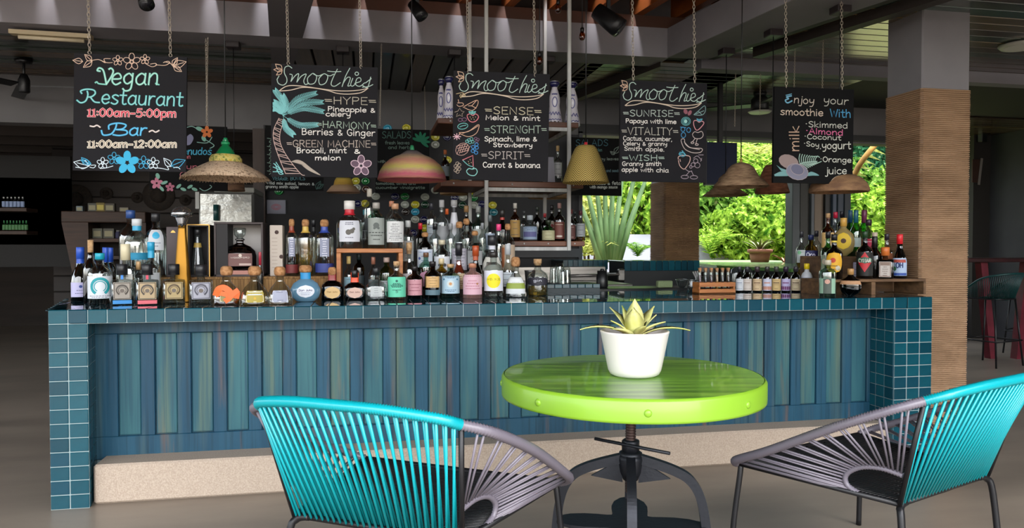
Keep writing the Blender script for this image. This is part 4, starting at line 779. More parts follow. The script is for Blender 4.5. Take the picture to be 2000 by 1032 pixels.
SH = {  # body profile (radius, height), cap start, cap radius, squareness, depth ratio
 'spirit': ([(.9, 0), (1, .015), (1, .56), (.93, .61), (.55, .67), (.33, .71), (.30, .86), (.34, .87), (.34, .89)], .86, .37, 2, 1),
 'tall': ([(.9, 0), (1, .012), (1, .66), (.94, .71), (.6, .76), (.38, .79), (.36, .88)], .87, .44, 2, 1),
 'wine': ([(.92, 0), (1, .01), (1, .52), (.9, .58), (.5, .68), (.37, .74), (.36, .9)], .72, .40, 2, 1),
 'burg': ([(.92, 0), (1, .01), (1, .36), (.85, .50), (.55, .62), (.38, .72), (.36, .85)], .78, .42, 2, 1),
 'sq': ([(.93, 0), (1, .01), (1, .585), (.93, .61), (.34, .63), (.32, .74)], .73, .52, 7, 1),
 'bell': ([(.96, 0), (1, .02), (1, .18), (.93, .32), (.7, .46), (.42, .56), (.32, .62), (.32, .8)], .76, .44, 2.6, .75),
 'oval': ([(.45, 0), (.6, .015), (.88, .12), (1, .27), (.98, .36), (.8, .50), (.5, .585), (.33, .62), (.33, .74)], .8, .40, 2, .55),
 'arch': ([(.96, 0), (1, .015), (1, .36), (.93, .46), (.7, .54), (.42, .58), (.34, .61), (.34, .8)], .76, .36, 5, .6),
 'cone': ([(.95, 0), (1, .015), (.88, .2), (.6, .52), (.36, .74), (.3, .82), (.3, .9)], .88, .42, 2, 1),
 'squat': ([(.94, 0), (1, .02), (1, .50), (.9, .60), (.5, .68), (.34, .72), (.34, .84)], .82, .42, 2, 1),
 'apoth': ([(.94, 0), (1, .015), (1, .58), (.96, .64), (.75, .71), (.42, .76), (.34, .79), (.34, .9)], .88, .40, 2, 1),
 'decanter': ([(.96, 0), (1, .01), (1, .34), (.92, .46), (.66, .56), (.34, .61), (.22, .64), (.22, .70), (.32, .72), (.24, .75)], .75, .36, 4, .55),
 'pyr': ([(1, 0), (1, .01), (.38, .76), (.36, .80)], .78, .9, 6, 1),
 'mini': ([(.93, 0), (1, .02), (1, .56), (.8, .66), (.45, .72), (.42, .82)], .80, .52, 2, 1),
 'disc': ([(.3, 0), (.42, .03), (.85, .14), (1, .3), (1, .42), (.85, .58), (.4, .70), (.26, .74), (.26, .84)], .78, .30, 2, .45),
}
def prof_at(pr, t):
    for (r0, t0), (r1, t1) in zip(pr, pr[1:]):
        if t0 <= t <= t1: return r0 + (r1 - r0) * ((t - t0) / max(1e-9, t1 - t0))
    return pr[-1][0]
def bsurf(pr, H, R, p, dy, t, a, k=1.0):
    r = (prof_at(pr, t) * R * k + .0006) * sec(a, p); return V((r * cos(a), r * sin(a) * dy, t * H))
def patch(mb, pr, H, R, p, dy, t0, t1, ha, k, nt=6, na=14, shape=None):
    P = []
    for i in range(nt + 1):
        t = t0 + (t1 - t0) * i / nt; hh = ha
        if shape == 'oval': hh = ha * sqrt(max(.0004, 1 - ((i / nt - .5) * 2) ** 2))
        elif shape == 'diamond': hh = ha * max(.03, 1 - abs((i / nt - .5) * 2))
        elif shape == 'arch': hh = ha * (1 if i / nt < .55 else sqrt(max(.01, 1 - ((i / nt - .55) / .45) ** 2)))
        for j in range(na + 1): P.append(bsurf(pr, H, R, p, dy, t, -pi / 2 + hh * (2 * j / na - 1), k))
    mb.add(P, [(i * (na + 1) + j, i * (na + 1) + j + 1, (i + 1) * (na + 1) + j + 1, (i + 1) * (na + 1) + j) for i in range(nt) for j in range(na)], True)
def on_label(pr, H, R, p, dy, t0, t1, ha, u, v, k=1.012): return bsurf(pr, H, R, p, dy, t0 + (t1 - t0) * v, -pi / 2 + ha * (2 * u - 1), k)
def put_stroke(mb, fn, st, hw):      # st in label uv
    P = [fn(u, v) for u, v in st]
    for i in range(len(P)):
        pass
    n = len(P); Q = []
    for i in range(n):
        t = (P[min(i + 1, n - 1)] - P[max(i - 1, 0)]); t = t.normalized() if t.length > 1e-9 else V((1, 0, 0)); nrm = V((P[i].x, P[i].y * 1, 0)); nrm = nrm.normalized() if nrm.length > 1e-6 else V((0, -1, 0))
        q = t.cross(nrm).normalized() * hw; Q += [P[i] + q, P[i] - q]
    mb.add(Q, [(2 * i, 2 * i + 2, 2 * i + 3, 2 * i + 1) for i in range(n - 1)])
NB = 0
def bottle(shape, cx, wpx, top, pos, label, gl='clear', cap='222226', lab=None, liq=None, z=COUNTER, name='bottle', group=None, band=None, extra=None, capk=None, cat='bottle', x_scale=1):
    """lab = (t0, t1, colour, half-angle, print) ; pos = depth Y, or the pixel row of the base when > 20"""
    global NB; NB += 1
    if group == 'bottles crowded on the stepped riser' and pos < 5: pos = .61 + (pos - .44) * .71
    p0 = W(cx, pos, z=z) if pos > 20 else None
    if p0 is None: q = W(cx, 500, y=pos); p0 = V((q.x, pos, z))
    D = dep(p0); H = max(.04, W(cx, top, y=p0.y).z - z); R = wpx * D / F / 2 / 1.0
    dirc = V((CAM.x - p0.x, CAM.y - p0.y, 0)); rz = atan2(dirc.y, dirc.x) + pi / 2
    pr, ct, cr, p, dy = SH[shape]
    t = thing(name, label, cat, (p0.x, p0.y, z), rz, group)
    gm = GL[gl]
    w = MB(); w.lathe([(r * R, tt * H) for r, tt in pr] + ([(pr[-1][0] * R, ct * H)] if pr[-1][1] < ct else []), 28, p=p, dy=dy); w.build('glass_body', gm, t)
    if liq:
        lm, lev = LQ[liq[0]], liq[1]; w = MB(); zs_ = [.012] + [tt for r, tt in pr if .02 < tt < lev] + [lev]
        w.lathe([(max(.001, prof_at(pr, tt) * R * .92), tt * H + .002) for tt in zs_], 24, p=p, dy=dy); w.build('liquid', lm, t)
    w = MB(); cr_ = cr * R; c0 = ct * H
    if cap == 'cork': w.lathe([(cr_ * .82, c0), (cr_, c0 + .15 * (H - c0)), (cr_ * 1.08, c0 + .5 * (H - c0)), (cr_ * .95, c0 + .85 * (H - c0)), (cr_ * .6, H), (.001, H)], 18); w.build('cork_stopper', M_cork, t)
    elif cap == 'tcork': w.lathe([(cr_ * .8, c0), (cr_ * .8, c0 + .3 * (H - c0)), (cr_ * .95, c0 + .3 * (H - c0)), (cr_ * .95, H)], 18); w.build('cork_stopper', mat('pale cork', 'c9a67c', .85, col2='a98258', scale=(60, 60, 60)), t)
    elif cap == 'dome':
        w.lathe([(cr_ * .42, c0), (cr_ * .5, c0 + .2 * (H - c0)), (cr_ * .72, c0 + .42 * (H - c0)), (cr_ * .74, c0 + .5 * (H - c0)), (cr_ * 1.15, c0 + .54 * (H - c0)), (cr_ * 1.2, c0 + .66 * (H - c0)), (cr_ * 1.0, c0 + .84 * (H - c0)), (cr_ * .6, c0 + .96 * (H - c0)), (.001, H)], 12); w.build('dome_stopper', mat('polished silver', 'b8b8ba', .15, .95), t)
    elif cap == 'crystal':
        w.lathe([(cr_ * .5, c0), (cr_ * .6, c0 + .1 * (H - c0)), (cr_, c0 + .35 * (H - c0)), (cr_ * 1.1, c0 + .9 * (H - c0)), (cr_ * .9, H), (.001, H)], 8); w.build('crystal_stopper', GL['clear'], t)
    else:
        w.lathe([(cr_, c0), (cr_ * 1.0, H - .002), (cr_ * .92, H), (.001, H)], 18); m = flat(cap, .38); w.build('cap', m, t)
    if capk:                      # neck foil: (t0, t1, colour)
        w = MB(); w.lathe([((prof_at(pr, tt) * 1.04) * R + .0006, tt * H) for tt in [capk[0] + (capk[1] - capk[0]) * i / 5 for i in range(6)]], 18, p=p, dy=dy, caps=False); w.build('neck_foil', flat(capk[2], .4), t)
    if band:
        for b in (band if isinstance(band, list) else [band]):
            w = MB(); patch(w, pr, H, R, p, dy, b[0], b[1], b[3] if len(b) > 3 else 1.3, 1.022); w.build('label_band', flat(b[2], .55), t)
    if lab:
        t0, t1, c, ha, pm = lab; shp = None
        if isinstance(c, tuple): shp, c = c
        lm = MB(); patch(lm, pr, H, R, p, dy, t0, t1, ha, 1.012, nt=10, shape=shp); lo = lm.build('label', flat(c, .6), t)
        fn = lambda u, v: on_label(pr, H, R, p, dy, t0, t1, ha, u, v, 1.028)
        wh = 2 * ha * R; hh = (t1 - t0) * H
        for it in (pm or []):
            k_ = it[0]; m = MB()
            if k_ == 'L':      # rows of small type
                n = it[1]; cc = it[2] if len(it) > 2 else '4a4a52'; v0, v1 = (it[3], it[4]) if len(it) > 4 else (.15, .85)
                rr = random.Random(NB)
                for i in range(n):
                    v = v1 - (v1 - v0) * i / max(1, n - 1); hwid = .14 + .2 * rr.random(); u = .5 - hwid
                    while u < .5 + hwid - .03:
                        l_ = .03 + .05 * rr.random(); put_stroke(m, fn, [(u, v), (u + l_ * .5, v), (u + l_, v)], hh * .018); u += l_ + .02
                m.build('print', flat(cc, .7), lo)
            elif k_ == 'T':    # a word: text, v, height, colour, width
                _, s, v, h, cc, wd = it; st = text_px(s, .5 - wd / 2, .5 + wd / 2, 0, 1)
                for q in st: put_stroke(m, fn, [(a.x, v - a.y * h) for a in q], hh * h * .10)
                m.build('print', flat(cc, .7), lo)
            elif k_ == 'H':    # horseshoe
                cc = it[1]; sc = it[2] if len(it) > 2 else 1
                for rr, hw in ((.30, .055), (.20, .02)):
                    pts = [(.5 + rr * sc * sin(radians(a)) * min(1, hh / wh) * 1, .5 + .04 + rr * sc * cos(radians(a)) * min(1, wh / hh)) for a in range(-150, 151, 15)]; put_stroke(m, fn, pts, hw * sc * min(wh, hh) if rr > .25 else hw * min(wh, hh))
                m.build('print', flat(cc, .6), lo)
            elif k_ == 'D':    # filled disc u,v,r,colour
                _, u, v, r, cc = it; a_ = min(1, hh / wh); b_ = min(1, wh / hh); n = 18; m.add([fn(u, v)] + [fn(u + r * q_ * a_ * cos(2 * pi * i / n), v + r * q_ * b_ * sin(2 * pi * i / n)) for q_ in (.33, .66, 1) for i in range(n)], [(0, 1 + i, 1 + (i + 1) % n) for i in range(n)] + [(1 + g_ * n + i, 1 + g_ * n + n + i, 1 + g_ * n + n + (i + 1) % n, 1 + g_ * n + (i + 1) % n) for g_ in (0, 1) for i in range(n)])
                m.build('print', flat(cc, .6), lo)
            elif k_ == 'R':    # rectangle u0,u1,v0,v1,colour
                _, u0, u1, v0, v1, cc = it; n = 6; m.add([fn(u0 + (u1 - u0) * i / n, v) for i in range(n + 1) for v in (v0, v1)], [(2 * i, 2 * i + 2, 2 * i + 3, 2 * i + 1) for i in range(n)]); m.build('print', flat(cc, .6), lo)
            elif k_ == 'F':    # frame outline
                e = .05
                for st in ([(e, e), (.5, e), (1 - e, e)], [(e, 1 - e), (.5, 1 - e), (1 - e, 1 - e)], [(e, e), (e, .5), (e, 1 - e)], [(1 - e, e), (1 - e, .5), (1 - e, 1 - e)]): put_stroke(m, fn, st, hh * .02)
                m.build('print', flat(it[1], .6), lo)
    return t
def crate(name, label, cat, x0, x1, y0, y1, z0, z1, m, th=.02, open_=True, group=None, slats=None):
    t = thing(name, label, cat, ((x0 + x1) / 2, (y0 + y1) / 2, z0), 0, group)
    MB().box((x0, y0, z1 - th), (x1, y1, z1), bev=.003).build('top_board', m, t, world=True)
    MB().box((x0, y0, z0), (x0 + th, y1, z1 - th), bev=.002).build('side_board', m, t, world=True); MB().box((x1 - th, y0, z0), (x1, y1, z1 - th), bev=.002).build('side_board', m, t, world=True)
    if not open_: MB().box((x0 + th, y0 + .004, z0), (x1 - th, y0 + .016, z1 - th)).build('front_board', m, t, world=True)
    return t
xw = lambda px, y: W(px, 500, y=y).x
M_raffia = mat('raffia weave', 'a07a4a', .8, col2='6b4a28', scale=(220, 220, 6), contrast=(.35, .65), bump=.4, bscale=(260, 260, 8))
M_pine = mat('orange pine', 'b5733c', .5, col2='96582a', scale=(6, 6, 40)); M_oldwood = mat('old bar wood', '7a5a3c', .7, col2='4e3826', scale=(6, 20, 30), contrast=(.3, .7), bump=.25, bscale=(8, 40, 60))
ZR = 1.13; ZC = 1.295
crate('raffia_riser', 'low raffia-fronted riser under the boxed bottles', 'riser', xw(236, .52), xw(655, .52), .52, .88, COUNTER, ZR, M_raffia, .015, False)
crate('pine_crate', 'open orange pine crate carrying four clear bottles', 'crate', xw(657, .5), xw(787, .5), .5, .8, COUNTER, ZC, M_pine, .026)
st = thing('stepped_riser', 'stepped wooden riser hidden under the crowd of bottles in the middle', 'riser', (xw(895, .6), .75, COUNTER))
for a, b, zz in ((.565, .66, 1.04), (.66, .815, 1.15), (.815, .935, 1.27)): MB().box((xw(795, .6), a, COUNTER), (xw(1010, .6), b, zz), bev=.003).build('step', mat('dark riser wood', '2e241c', .7), st, world=True)
ZS = 1.095; ZS2 = 1.24
crate('bar_stand', 'rough wooden stand at the right end carrying liqueur bottles', 'stand', xw(1600, .3), xw(1792, .3), .22, .50, COUNTER, ZS, M_oldwood, .018)
sm_ = bpy.data.objects['bar_stand']; xm_ = xw(1703, .22); MB().box((xm_, .22, COUNTER), (xm_ + .03, .5, ZS - .018), bev=.002).build('side_board', M_oldwood, sm_, world=True)
crate('rear_stand', 'dark wooden stand behind the right-hand liqueur bottles', 'stand', xw(1595, .6), xw(1735, .6), .53, .80, COUNTER, ZS2, M_oldwood, .018, False)
GF = 'bottles along the front of the bar'; GM = 'bottles crowded on the stepped riser'; GR = 'liqueur bottles at the right end'; GSH = 'bottles on the rack shelf'
b = bottle
# ---- front row
b('burg', 158, 34, 483, 588, 'wine bottle with blue foil and lilac label, leftmost on the bar', 'olive', '2450b8', (.08, .35, 'b7b4d8', 1.25, [('L', 2, '30306a', .25, .45), ('D', .5, .72, .10, '28408a')]), ('dark', .4), group=GF, capk=(.70, .80, '2450b8'))
b('apoth', 196, 43, 494.7, 595.5, 'clear bottle with turquoise cap and a turquoise horseshoe on its label', 'clear', '1c9cb4', (.13, .56, 'ccd2da', 1.35, [('H', '1a8f98', 1.15), ('L', 2, '8a8a96', .05, .12)]), group=GF)
def herr(cx, w_, lbl, lc, sc, bc, cc, base, top):
    t = b('sq', cx, w_, top, base, lbl, 'clear', '17171b', (.14, .56, lc, .66, [('H', sc, 1.2), ('D', .5, .5, .14, '6a6058'), ('F', sc)]), ('clear', .5), group=GF, band=[(.03, .12, bc, .7)] if bc else None, capk=None)
    if cc: 
        H = W(cx, top, z=None, y=t.location.y).z - COUNTER; m = MB().box((-.006, -.0225, H * .62), (.006, -.0205, H * 1.0)); m.build('strap', flat(cc, .5), t)
    return t
herr(239, 39, 'square tequila bottle with a blue strap and blue base stripe', '9a9288', '4c4640', '2f86c8', '2f7fd0', 595, 516)
herr(288, 40, 'square tequila bottle with a red strap and pink base stripe', 'b09a78', '4c4640', 'd0606c', 'd0405a', 595, 516)
herr(340, 40, 'square amber tequila bottle, right of the red-strapped one', 'a89468', '5a4a34', None, None, 594, 516)
herr(393, 43, 'square silver tequila bottle with black stopper, left of the orange ribbon', 'a0a0ac', '55555f', None, None, 594, 517)
t = b('bell', 443, 50, 520, 596, 'round-shouldered bottle with cork and a bright orange ribbon', 'clear', 'cork', (.10, .36, '8a8250', .5, [('F', 'd8d4c0')]), ('amber', .3), group=GF)
M_rib = mat('orange ribbon', 'f0641e', .5, sub=0)
w = MB(); yy_ = -.0605
w.ribbon(smooth([(-.052, yy_ + .004, .062), (-.04, yy_, .088), (-.015, yy_ - .002, .096), (.008, yy_ - .004, .082), (.026, yy_ - .004, .060), (.054, yy_, .052)], 5), .016, (0, -1, 0))
w.ribbon(smooth([(.052, yy_ - .003, .078), (.03, yy_ - .006, .062), (.012, yy_ - .007, .040), (-.004, yy_ - .006, .028)], 5), .014, (0, -1, 0))
w.ribbon(smooth([(-.05, yy_ + .006, .058), (-.03, yy_ + .002, .066), (.0, yy_ - .001, .058)], 5), .012, (0, -1, 0))
w.build('ribbon', M_rib, t)
b('bell', 498, 53, 520, 596, 'round-shouldered bottle of amber tequila with a white-framed label', 'clear', 'cork', (.08, .38, 'a8963c', .62, [('F', 'f0f0ea'), ('R', .1, .9, .62, .92, 'c4ccd4'), ('D', .5, .35, .1, 'c8a030')]), ('gold', .32), group=GF)
t = b('bell', 547, 47, 521, 595, 'round-shouldered clear bottle with a green dot on its cork', 'clear', 'cork', (.08, .38, '9a9eb2', .62, [('F', 'f0f0ea'), ('L', 2)]), group=GF)
MB().ball((0, -.012, .175), .009, 10, (1, .8, .5)).build('green_dot', flat('4fae28'), t)
b('oval', 597, 57, 518, 589.5, 'flattened pale blue bottle with turquoise collar and cork', 'blue', 'cork', (.12, .46, ('oval', 'dfe2ec'), .62, [('T', 'Don Julio', .52, .16, '3a3a6a', .72), ('L', 2, '6a7a9a', .25, .38)]), None, group=GF, capk=(.62, .80, '1c8cc8'))
b('arch', 649, 42, 522, 586.7, 'dark brown arched bottle with an oval tan label and a red neck', 'black', 'cork', (.06, .42, ('oval', 'cfae78'), .62, [('T', 'Don Julio', .5, .13, '8a6a30', .7)]), ('dark', .5), group=GF, capk=(.60, .8, '8a2c2c'))
b('arch', 693, 41, 528, 586.7, 'dark bottle with an orange-red collar and an oval pink label', 'black', '121212', (.08, .44, ('oval', 'c9a89a'), .62, [('T', 'Don Julio', .5, .13, '5a2a2a', .7)]), ('dark', .5), group=GF, capk=(.60, .92, 'e2481e'))
b('arch', 735, 40, 522.8, 586.7, 'clear faceted decanter with a black stopper beside the mint label', 'clear', '141416', (.12, .42, 'b4b8b8', .5, [('L', 4, '444a50')]), ('clear', .4), group=GF)
b('spirit', 775, 37, 510.7, 585.6, 'corked bottle with a bright mint green label', 'clear', 'tcork', (.08, .60, '63c6a4', 1.15, [('D', .5, .8, .06, '1c5a50'), ('L', 5, '1c5a50', .5, .68), ('T', '5', .22, .12, '1c4a44', .12), ('R', .3, .7, .34, .37, '1c5a50')]), None, group=GF)
b('apoth', 810, 32, 520.5, 584, 'small dark brown bottle with a dusty pink label', 'brown', '1a1416', (.12, .60, 'c08a94', 1.05, [('F', '7a4450'), ('L', 3, '7a2c44', .3, .7)]), ('dark', .6), group=GF)
b('apoth', 845, 32, 511, 583, 'dark bottle with a tan upper label and a grey strip', 'black', '1a1416', (.30, .60, 'cfa870', .95, [('L', 4, '3a2a1c'), ('F', '6a4a20')]), None, group=GF, band=(.10, .24, '55707c', 1.0))
b('apoth', 880, 37, 516, 582, 'green glass gin bottle with a sky blue label', 'aqua', 'tcork', (.14, .66, 'a9c4d4', 1.2, [('D', .5, .55, .20, 'c8d0d0'), ('D', .5, .55, .09, 'c08a54'), ('L', 2, '3a5a7a', .12, .2), ('L', 2, '3a5a7a', .88, .94), ('D', .2, .8, .05, '2a6a8a'), ('D', .8, .8, .05, '2a6a8a')]), None, group=GF)
b('apoth', 923, 38, 514.7, 583, 'pink gin bottle with a rose label and copper cap', 'pink', 'b5785c', (.12, .68, 'd4aab8', 1.2, [('L', 4, 'b06a7a', .3, .7), ('D', .7, .55, .05, 'a8703c')]), None, group=GF)
b('apoth', 964, 39, 492.6, 582, 'clear gin bottle with a yellow disc on a white label', 'clear', '2a2624', (.16, .60, 'd6d8e4', 1.15, [('D', .5, .5, .36, 'e8d820'), ('T', 'MINKE', .53, .09, '3a3a22', .62)]), ('clear', .1), group=GF)
b('bell', 1007, 39, 502, 581, 'clear gin bottle with green leaves between two white label strips', 'clear', 'cork', (.36, .50, 'dcdee0', 1.1, [('L', 2)]), ('clear', .15), group=GF, band=[(.10, .22, 'd0d4d8', 1.1), (.22, .36, '8a9a3c', 1.1)], capk=(.76, .82, 'c04a2c'))
b('squat', 1050, 40, 506, 578, 'squat clear bottle with a black lens-shaped label near the tumblers', 'clear', 'tcork', (.28, .52, ('oval', '2a2833'), 1.35, [('T', 'gin', .48, .25, 'c8c8d4', .3)]), ('gold', .26), group=GF)
# ---- behind the front row, left part
b('wine', 177, 27, 469, .42, 'dark green wine bottle with a bare cork behind the leftmost bottles', 'dkgreen', 'tcork', None, ('dark', .5))
b('wine', 206, 26, 483.5, .50, 'dark wine bottle with blue foil behind the turquoise cap', 'dkgreen', '2450b8', None, ('dark', .5))
b('wine', 216, 24, 484, .62, 'second dark wine bottle with blue foil, slightly farther right', 'dkgreen', '2450b8', None, ('dark', .5))
b('sq', 245, 34, 477, .38, 'tall clear square bottle with a cream cap behind the blue-strapped one', 'clear', 'd2c8a8', (.25, .5, 'b8b8b4', .6, [('L', 3)]))
b('apoth', 268, 45, 428, .60, 'tall clear bottle with turquoise collar and turquoise band', 'clear', 'c8ccd0', (.30, .42, '2a9ac4', 1.5, [('L', 2, '1a6a8a')]), None, z=ZR, capk=(.80, .90, '2a9ac4'))
b('apoth', 256, 42, 411, .78, 'tallest clear bottle at the left with a navy cap', 'clear', '2c4a84', (.25, .55, 'a8a49a', .9, [('L', 5)]), None, z=ZR)
b('spirit', 295, 36, 473, .40, 'clear bottle with a turquoise foil neck above the red-strapped one', 'clear', '2a9ac4', (.3, .5, 'b8bcc0', .9, [('L', 2)]), None, capk=(.74, .88, '2a9ac4'))
t = b('apoth', 305, 41, 417, .62, 'tall clear bottle with black stopper and a turquoise medallion', 'clear', '202022', (.42, .74, 'c4c8ce', .7, [('D', .5, .72, .24, '3aa4cc'), ('L', 2, '5a6a7a', .2, .35)]), None, z=ZR)
b('mini', 270, 17, 511, .44, 'tiny dark bottle with a tan cap between the strapped tequilas', 'grey', 'c09a6c', (.2, .5, '384858', 1.0, None))
b('pyr', 356, 38, 403, .46, 'tall gold pyramid bottle with a mushroom silver stopper', 'gold', 'dome', None, None)
# ---- presentation boxes
M_box = mat('plum box board', '4a3f42', .6); M_box2 = mat('dark box lining', '1d1a1c', .7); M_gold = mat('brass trim', 'b08a4a', .35, .7)
def wbox(nm, lb, px0, px1, pt, pb, y0, y1, z, mo, mi, cat='gift box', edge=None, lining_back=None, parent=None):
    x0, x1 = xw(px0, y0), xw(px1, y0); zt = W((px0 + px1) / 2, pt, y=y0).z; t = thing(nm, lb, cat, ((x0 + x1) / 2, (y0 + y1) / 2, z)); th = .012
    MB().box((x0, y0, z), (x0 + th, y1, zt), bev=.002).build('side', mo, t, world=True); MB().box((x1 - th, y0, z), (x1, y1, zt), bev=.002).build('side', mo, t, world=True)
    MB().box((x0, y0, zt), (x1, y1, zt + th), bev=.002).build('lid', mo, t, world=True); MB().box((x0, y0, z), (x1, y1, z + th)).build('base', mo, t, world=True)
    MB().box((x0 + th, y1 - .01, z + th), (x1 - th, y1, zt)).build('back', mi, t, world=True); return t, x0, x1, zt
t, x0, x1, zt = wbox('gift_box', 'open dark box with brass edges holding the conical silver bottle', 366, 409, 443, 540, .58, .72, ZR, M_box2, M_box2)
for xx in (x0 - .002, x1 - .002): MB().box((xx, .576, ZR), (xx + .005, .584, zt + .012)).build('edge_trim', M_gold, t, world=True)
MB().box((x0, .576, zt + .008), (x1, .584, zt + .014)).build('edge_trim', M_gold, t, world=True)
b('cone', 386, 29, 448.6, .64, 'slim conical dark bottle standing in the brass-edged box', 'grey', '28282a', None, ('dark', .3), z=ZR + .012, capk=(.60, .70, 'b09448'))
t = thing('box_cover', 'plum brown box cover with a small gold mark, left of the gold pyramid bottle', 'gift box', (xw(338, .6), .62, ZR)); x0, x1 = xw(325, .58), xw(352, .58); zt = W(338, 443, y=.58).z
MB().box((x0, .58, ZR), (x1, .70, zt), bev=.003).build('cover', M_box, t, world=True)
w = MB(); cxx = (x0 + x1) / 2; w.prism([(cxx - .014, .579, zt - .035), (cxx + .014, .579, zt - .035), (cxx + .008, .579, zt - .026), (cxx, .579, zt - .020), (cxx - .008, .579, zt - .026)], (0, .001, 0)); w.build('gold_mark', M_gold, t, world=True)
t, x0, x1, zt = wbox('gift_box', 'large open brown box with pale lining around a brown decanter', 418, 514, 438, 537, .56, .76, ZR, mat('brown box board', '352a2a', .55), mat('pale box lining', 'c2bcba', .8))
MB().box((x0 + .012, .565, ZR + .012), (x0 + .075, .75, zt)).build('spacer', M_box2, t, world=True); MB().box((x0 + .075, .57, ZR + .012), (x1 - .012, .74, ZR + .035)).build('plinth', mat('salmon board', 'b07c70', .7), t, world=True)
b('decanter', 469, 60, 445.5, .63, 'brown rum decanter with a crystal stopper inside the open box', 'brown', 'crystal', (.10, .40, '6d4a46', .66, [('D', .5, .84, .12, 'cfc0b4'), ('T', 'WOODFORD', .62, .10, 'd8ccc4', .8), ('R', .45, .95, .06, .22, 'b9a29a')]), ('dark', .5), z=ZR + .035)
b('wine', 508, 13, 492.5, .50, 'wine bottle with red foil in front of the open brown box', 'dkgreen', 'a02838', None, None)
t = thing('gift_carton', 'narrow cream carton with brown seals, right of the large open box', 'carton', (xw(539, .62), .66, ZR)); x0, x1 = xw(527, .6), xw(552, .6); zt = W(539, 440, y=.6).z
MB().box((x0, .60, ZR), (x1, .72, zt), bev=.003).build('carton', mat('cream carton', 'b9ada2', .7), t, world=True)
for u, v in ((.55, .86), (.9, .38)):
    c = MB(); cc = V((x0 + (x1 - x0) * u, .5995, ZR + (zt - ZR) * v)); c.add([cc] + [cc + V((.012 * cos(a), -.0006, .012 * sin(a))) for a in [2 * pi * i / 14 for i in range(14)]], [(0, 1 + (i + 1) % 14, 1 + i) for i in range(14)]); c.build('seal', flat('3a2420'), t, world=True)
w = MB(); 
for i in range(9): w.box((x0 + .012, .5992, ZR + .05 + i * .022), (x1 - .03, .6, ZR + .052 + i * .022))
w.build('print', flat('8a7c72'), t, world=True)
# slim corked bottles
def corky(cx, w_, top, lbl, foil, liq, band, gl='clear', cap='cork', pos=.62):
    return b('tall', cx, w_, top, pos, lbl, gl, cap, (.34, .66, '8a8ea4', .5, [('L', 8, 'e6e6ee', .05, .95)]) if cap == 'cork' and liq != 'gold' else None, (liq, .62) if liq == 'gold' else ((liq, .38) if liq else None), z=ZR, band=band, capk=(.76, .87, foil))
corky(570, 23, 428, 'slim corked bottle with copper foil and dark red liquor, leftmost of the corked trio', '8a3c28', 'dark', [(.05, .20, '6a2020', 1.3)])
corky(597, 30, 428.6, 'slim corked bottle with gold foil and yellow liquor', 'c9a850', 'gold', None)
corky(613, 17, 430, 'narrow clear bottle with a black capsule behind the corked trio', '16161a', None, None, cap='16161a', pos=.74)
corky(634, 35, 429, 'slim corked clear bottle with blue foil and a blue base label', '34489a', None, [(.06, .22, '2c3a80', 1.3)])
# ---- on and in the pine crate
b('squat', 683, 50, 392.6, .62, 'broad clear bottle with red collar and a dog on its white label', 'clear', 'e0dcd8', (.14, .58, 'c9cad2', .85, [('D', .45, .45, .13, '5a5650'), ('D', .6, .5, .11, '5a5650'), ('D', .68, .6, .07, '5a5650'), ('L', 2, '5a5a6a', .82, .9), ('L', 1, '5a5a6a', .15, .2)]), None, z=ZC, capk=(.70, .92, 'b81c2c'))
b('tall', 713, 17, 410, .72, 'slim dark bottle with a turquoise cap on the pine crate', 'grey', '2a8ca0', (.2, .5, '23262a', 1.2, [('L', 2, 'b8bcc0')]), None, z=ZC)
b('tall', 722, 22, 369, .70, 'tallest clear bottle with cream stopper behind the grey label', 'clear', 'd0ccc0', (.3, .5, '3a3c40', 1, None), None, z=ZC)
b('tall', 735, 32, 396, .60, 'grey-labelled gin bottle with a horse mark on the pine crate', 'aqua', 'a09a94', (.08, .66, '8f9590', 1.25, [('D', .5, .72, .14, '565c5a'), ('D', .42, .62, .06, '565c5a'), ('D', .6, .62, .06, '565c5a'), ('R', .02, .98, .44, .47, '2a2e2e'), ('L', 2, '3c4040', .2, .35)]), None, z=ZC)
b('apoth', 765, 24, 393, .74, 'clear bottle with copper stopper half hidden on the pine crate', 'clear', 'b5785c', (.2, .6, 'b0b4b4', 1, None), None, z=ZC)
b('apoth', 772, 35, 398, .60, 'clear bottle with a plain white text label, rightmost on the pine crate', 'clear', 'b88a6a', (.14, .60, 'd2d2d2', 1.1, [('L', 9, '6a6a6e', .1, .75), ('T', 'GIN', .82, .08, '33333a', .3)]), None, z=ZC)
b('squat', 681, 20, 500.7, .62, 'small bottle with a yellow cap inside the pine crate', 'clear', 'c9b070', (.15, .5, '8fb4c4', 1.1, [('L', 2)]))
b('tall', 701, 22, 496, .70, 'dark slender bottle inside the pine crate', 'black', '2a3a3c', (.2, .5, '2a3438', 1.1, None))
b('squat', 729, 20, 502, .60, 'small clear bottle with a copper cap inside the pine crate', 'clear', '8a5a48', (.15, .45, '6a7274', 1.1, None))
b('apoth', 755, 30, 503, .64, 'green glass bottle with a pale cap inside the pine crate', 'green', 'b9a49a', (.15, .42, 'b4b8bc', 1.1, [('L', 2)]))
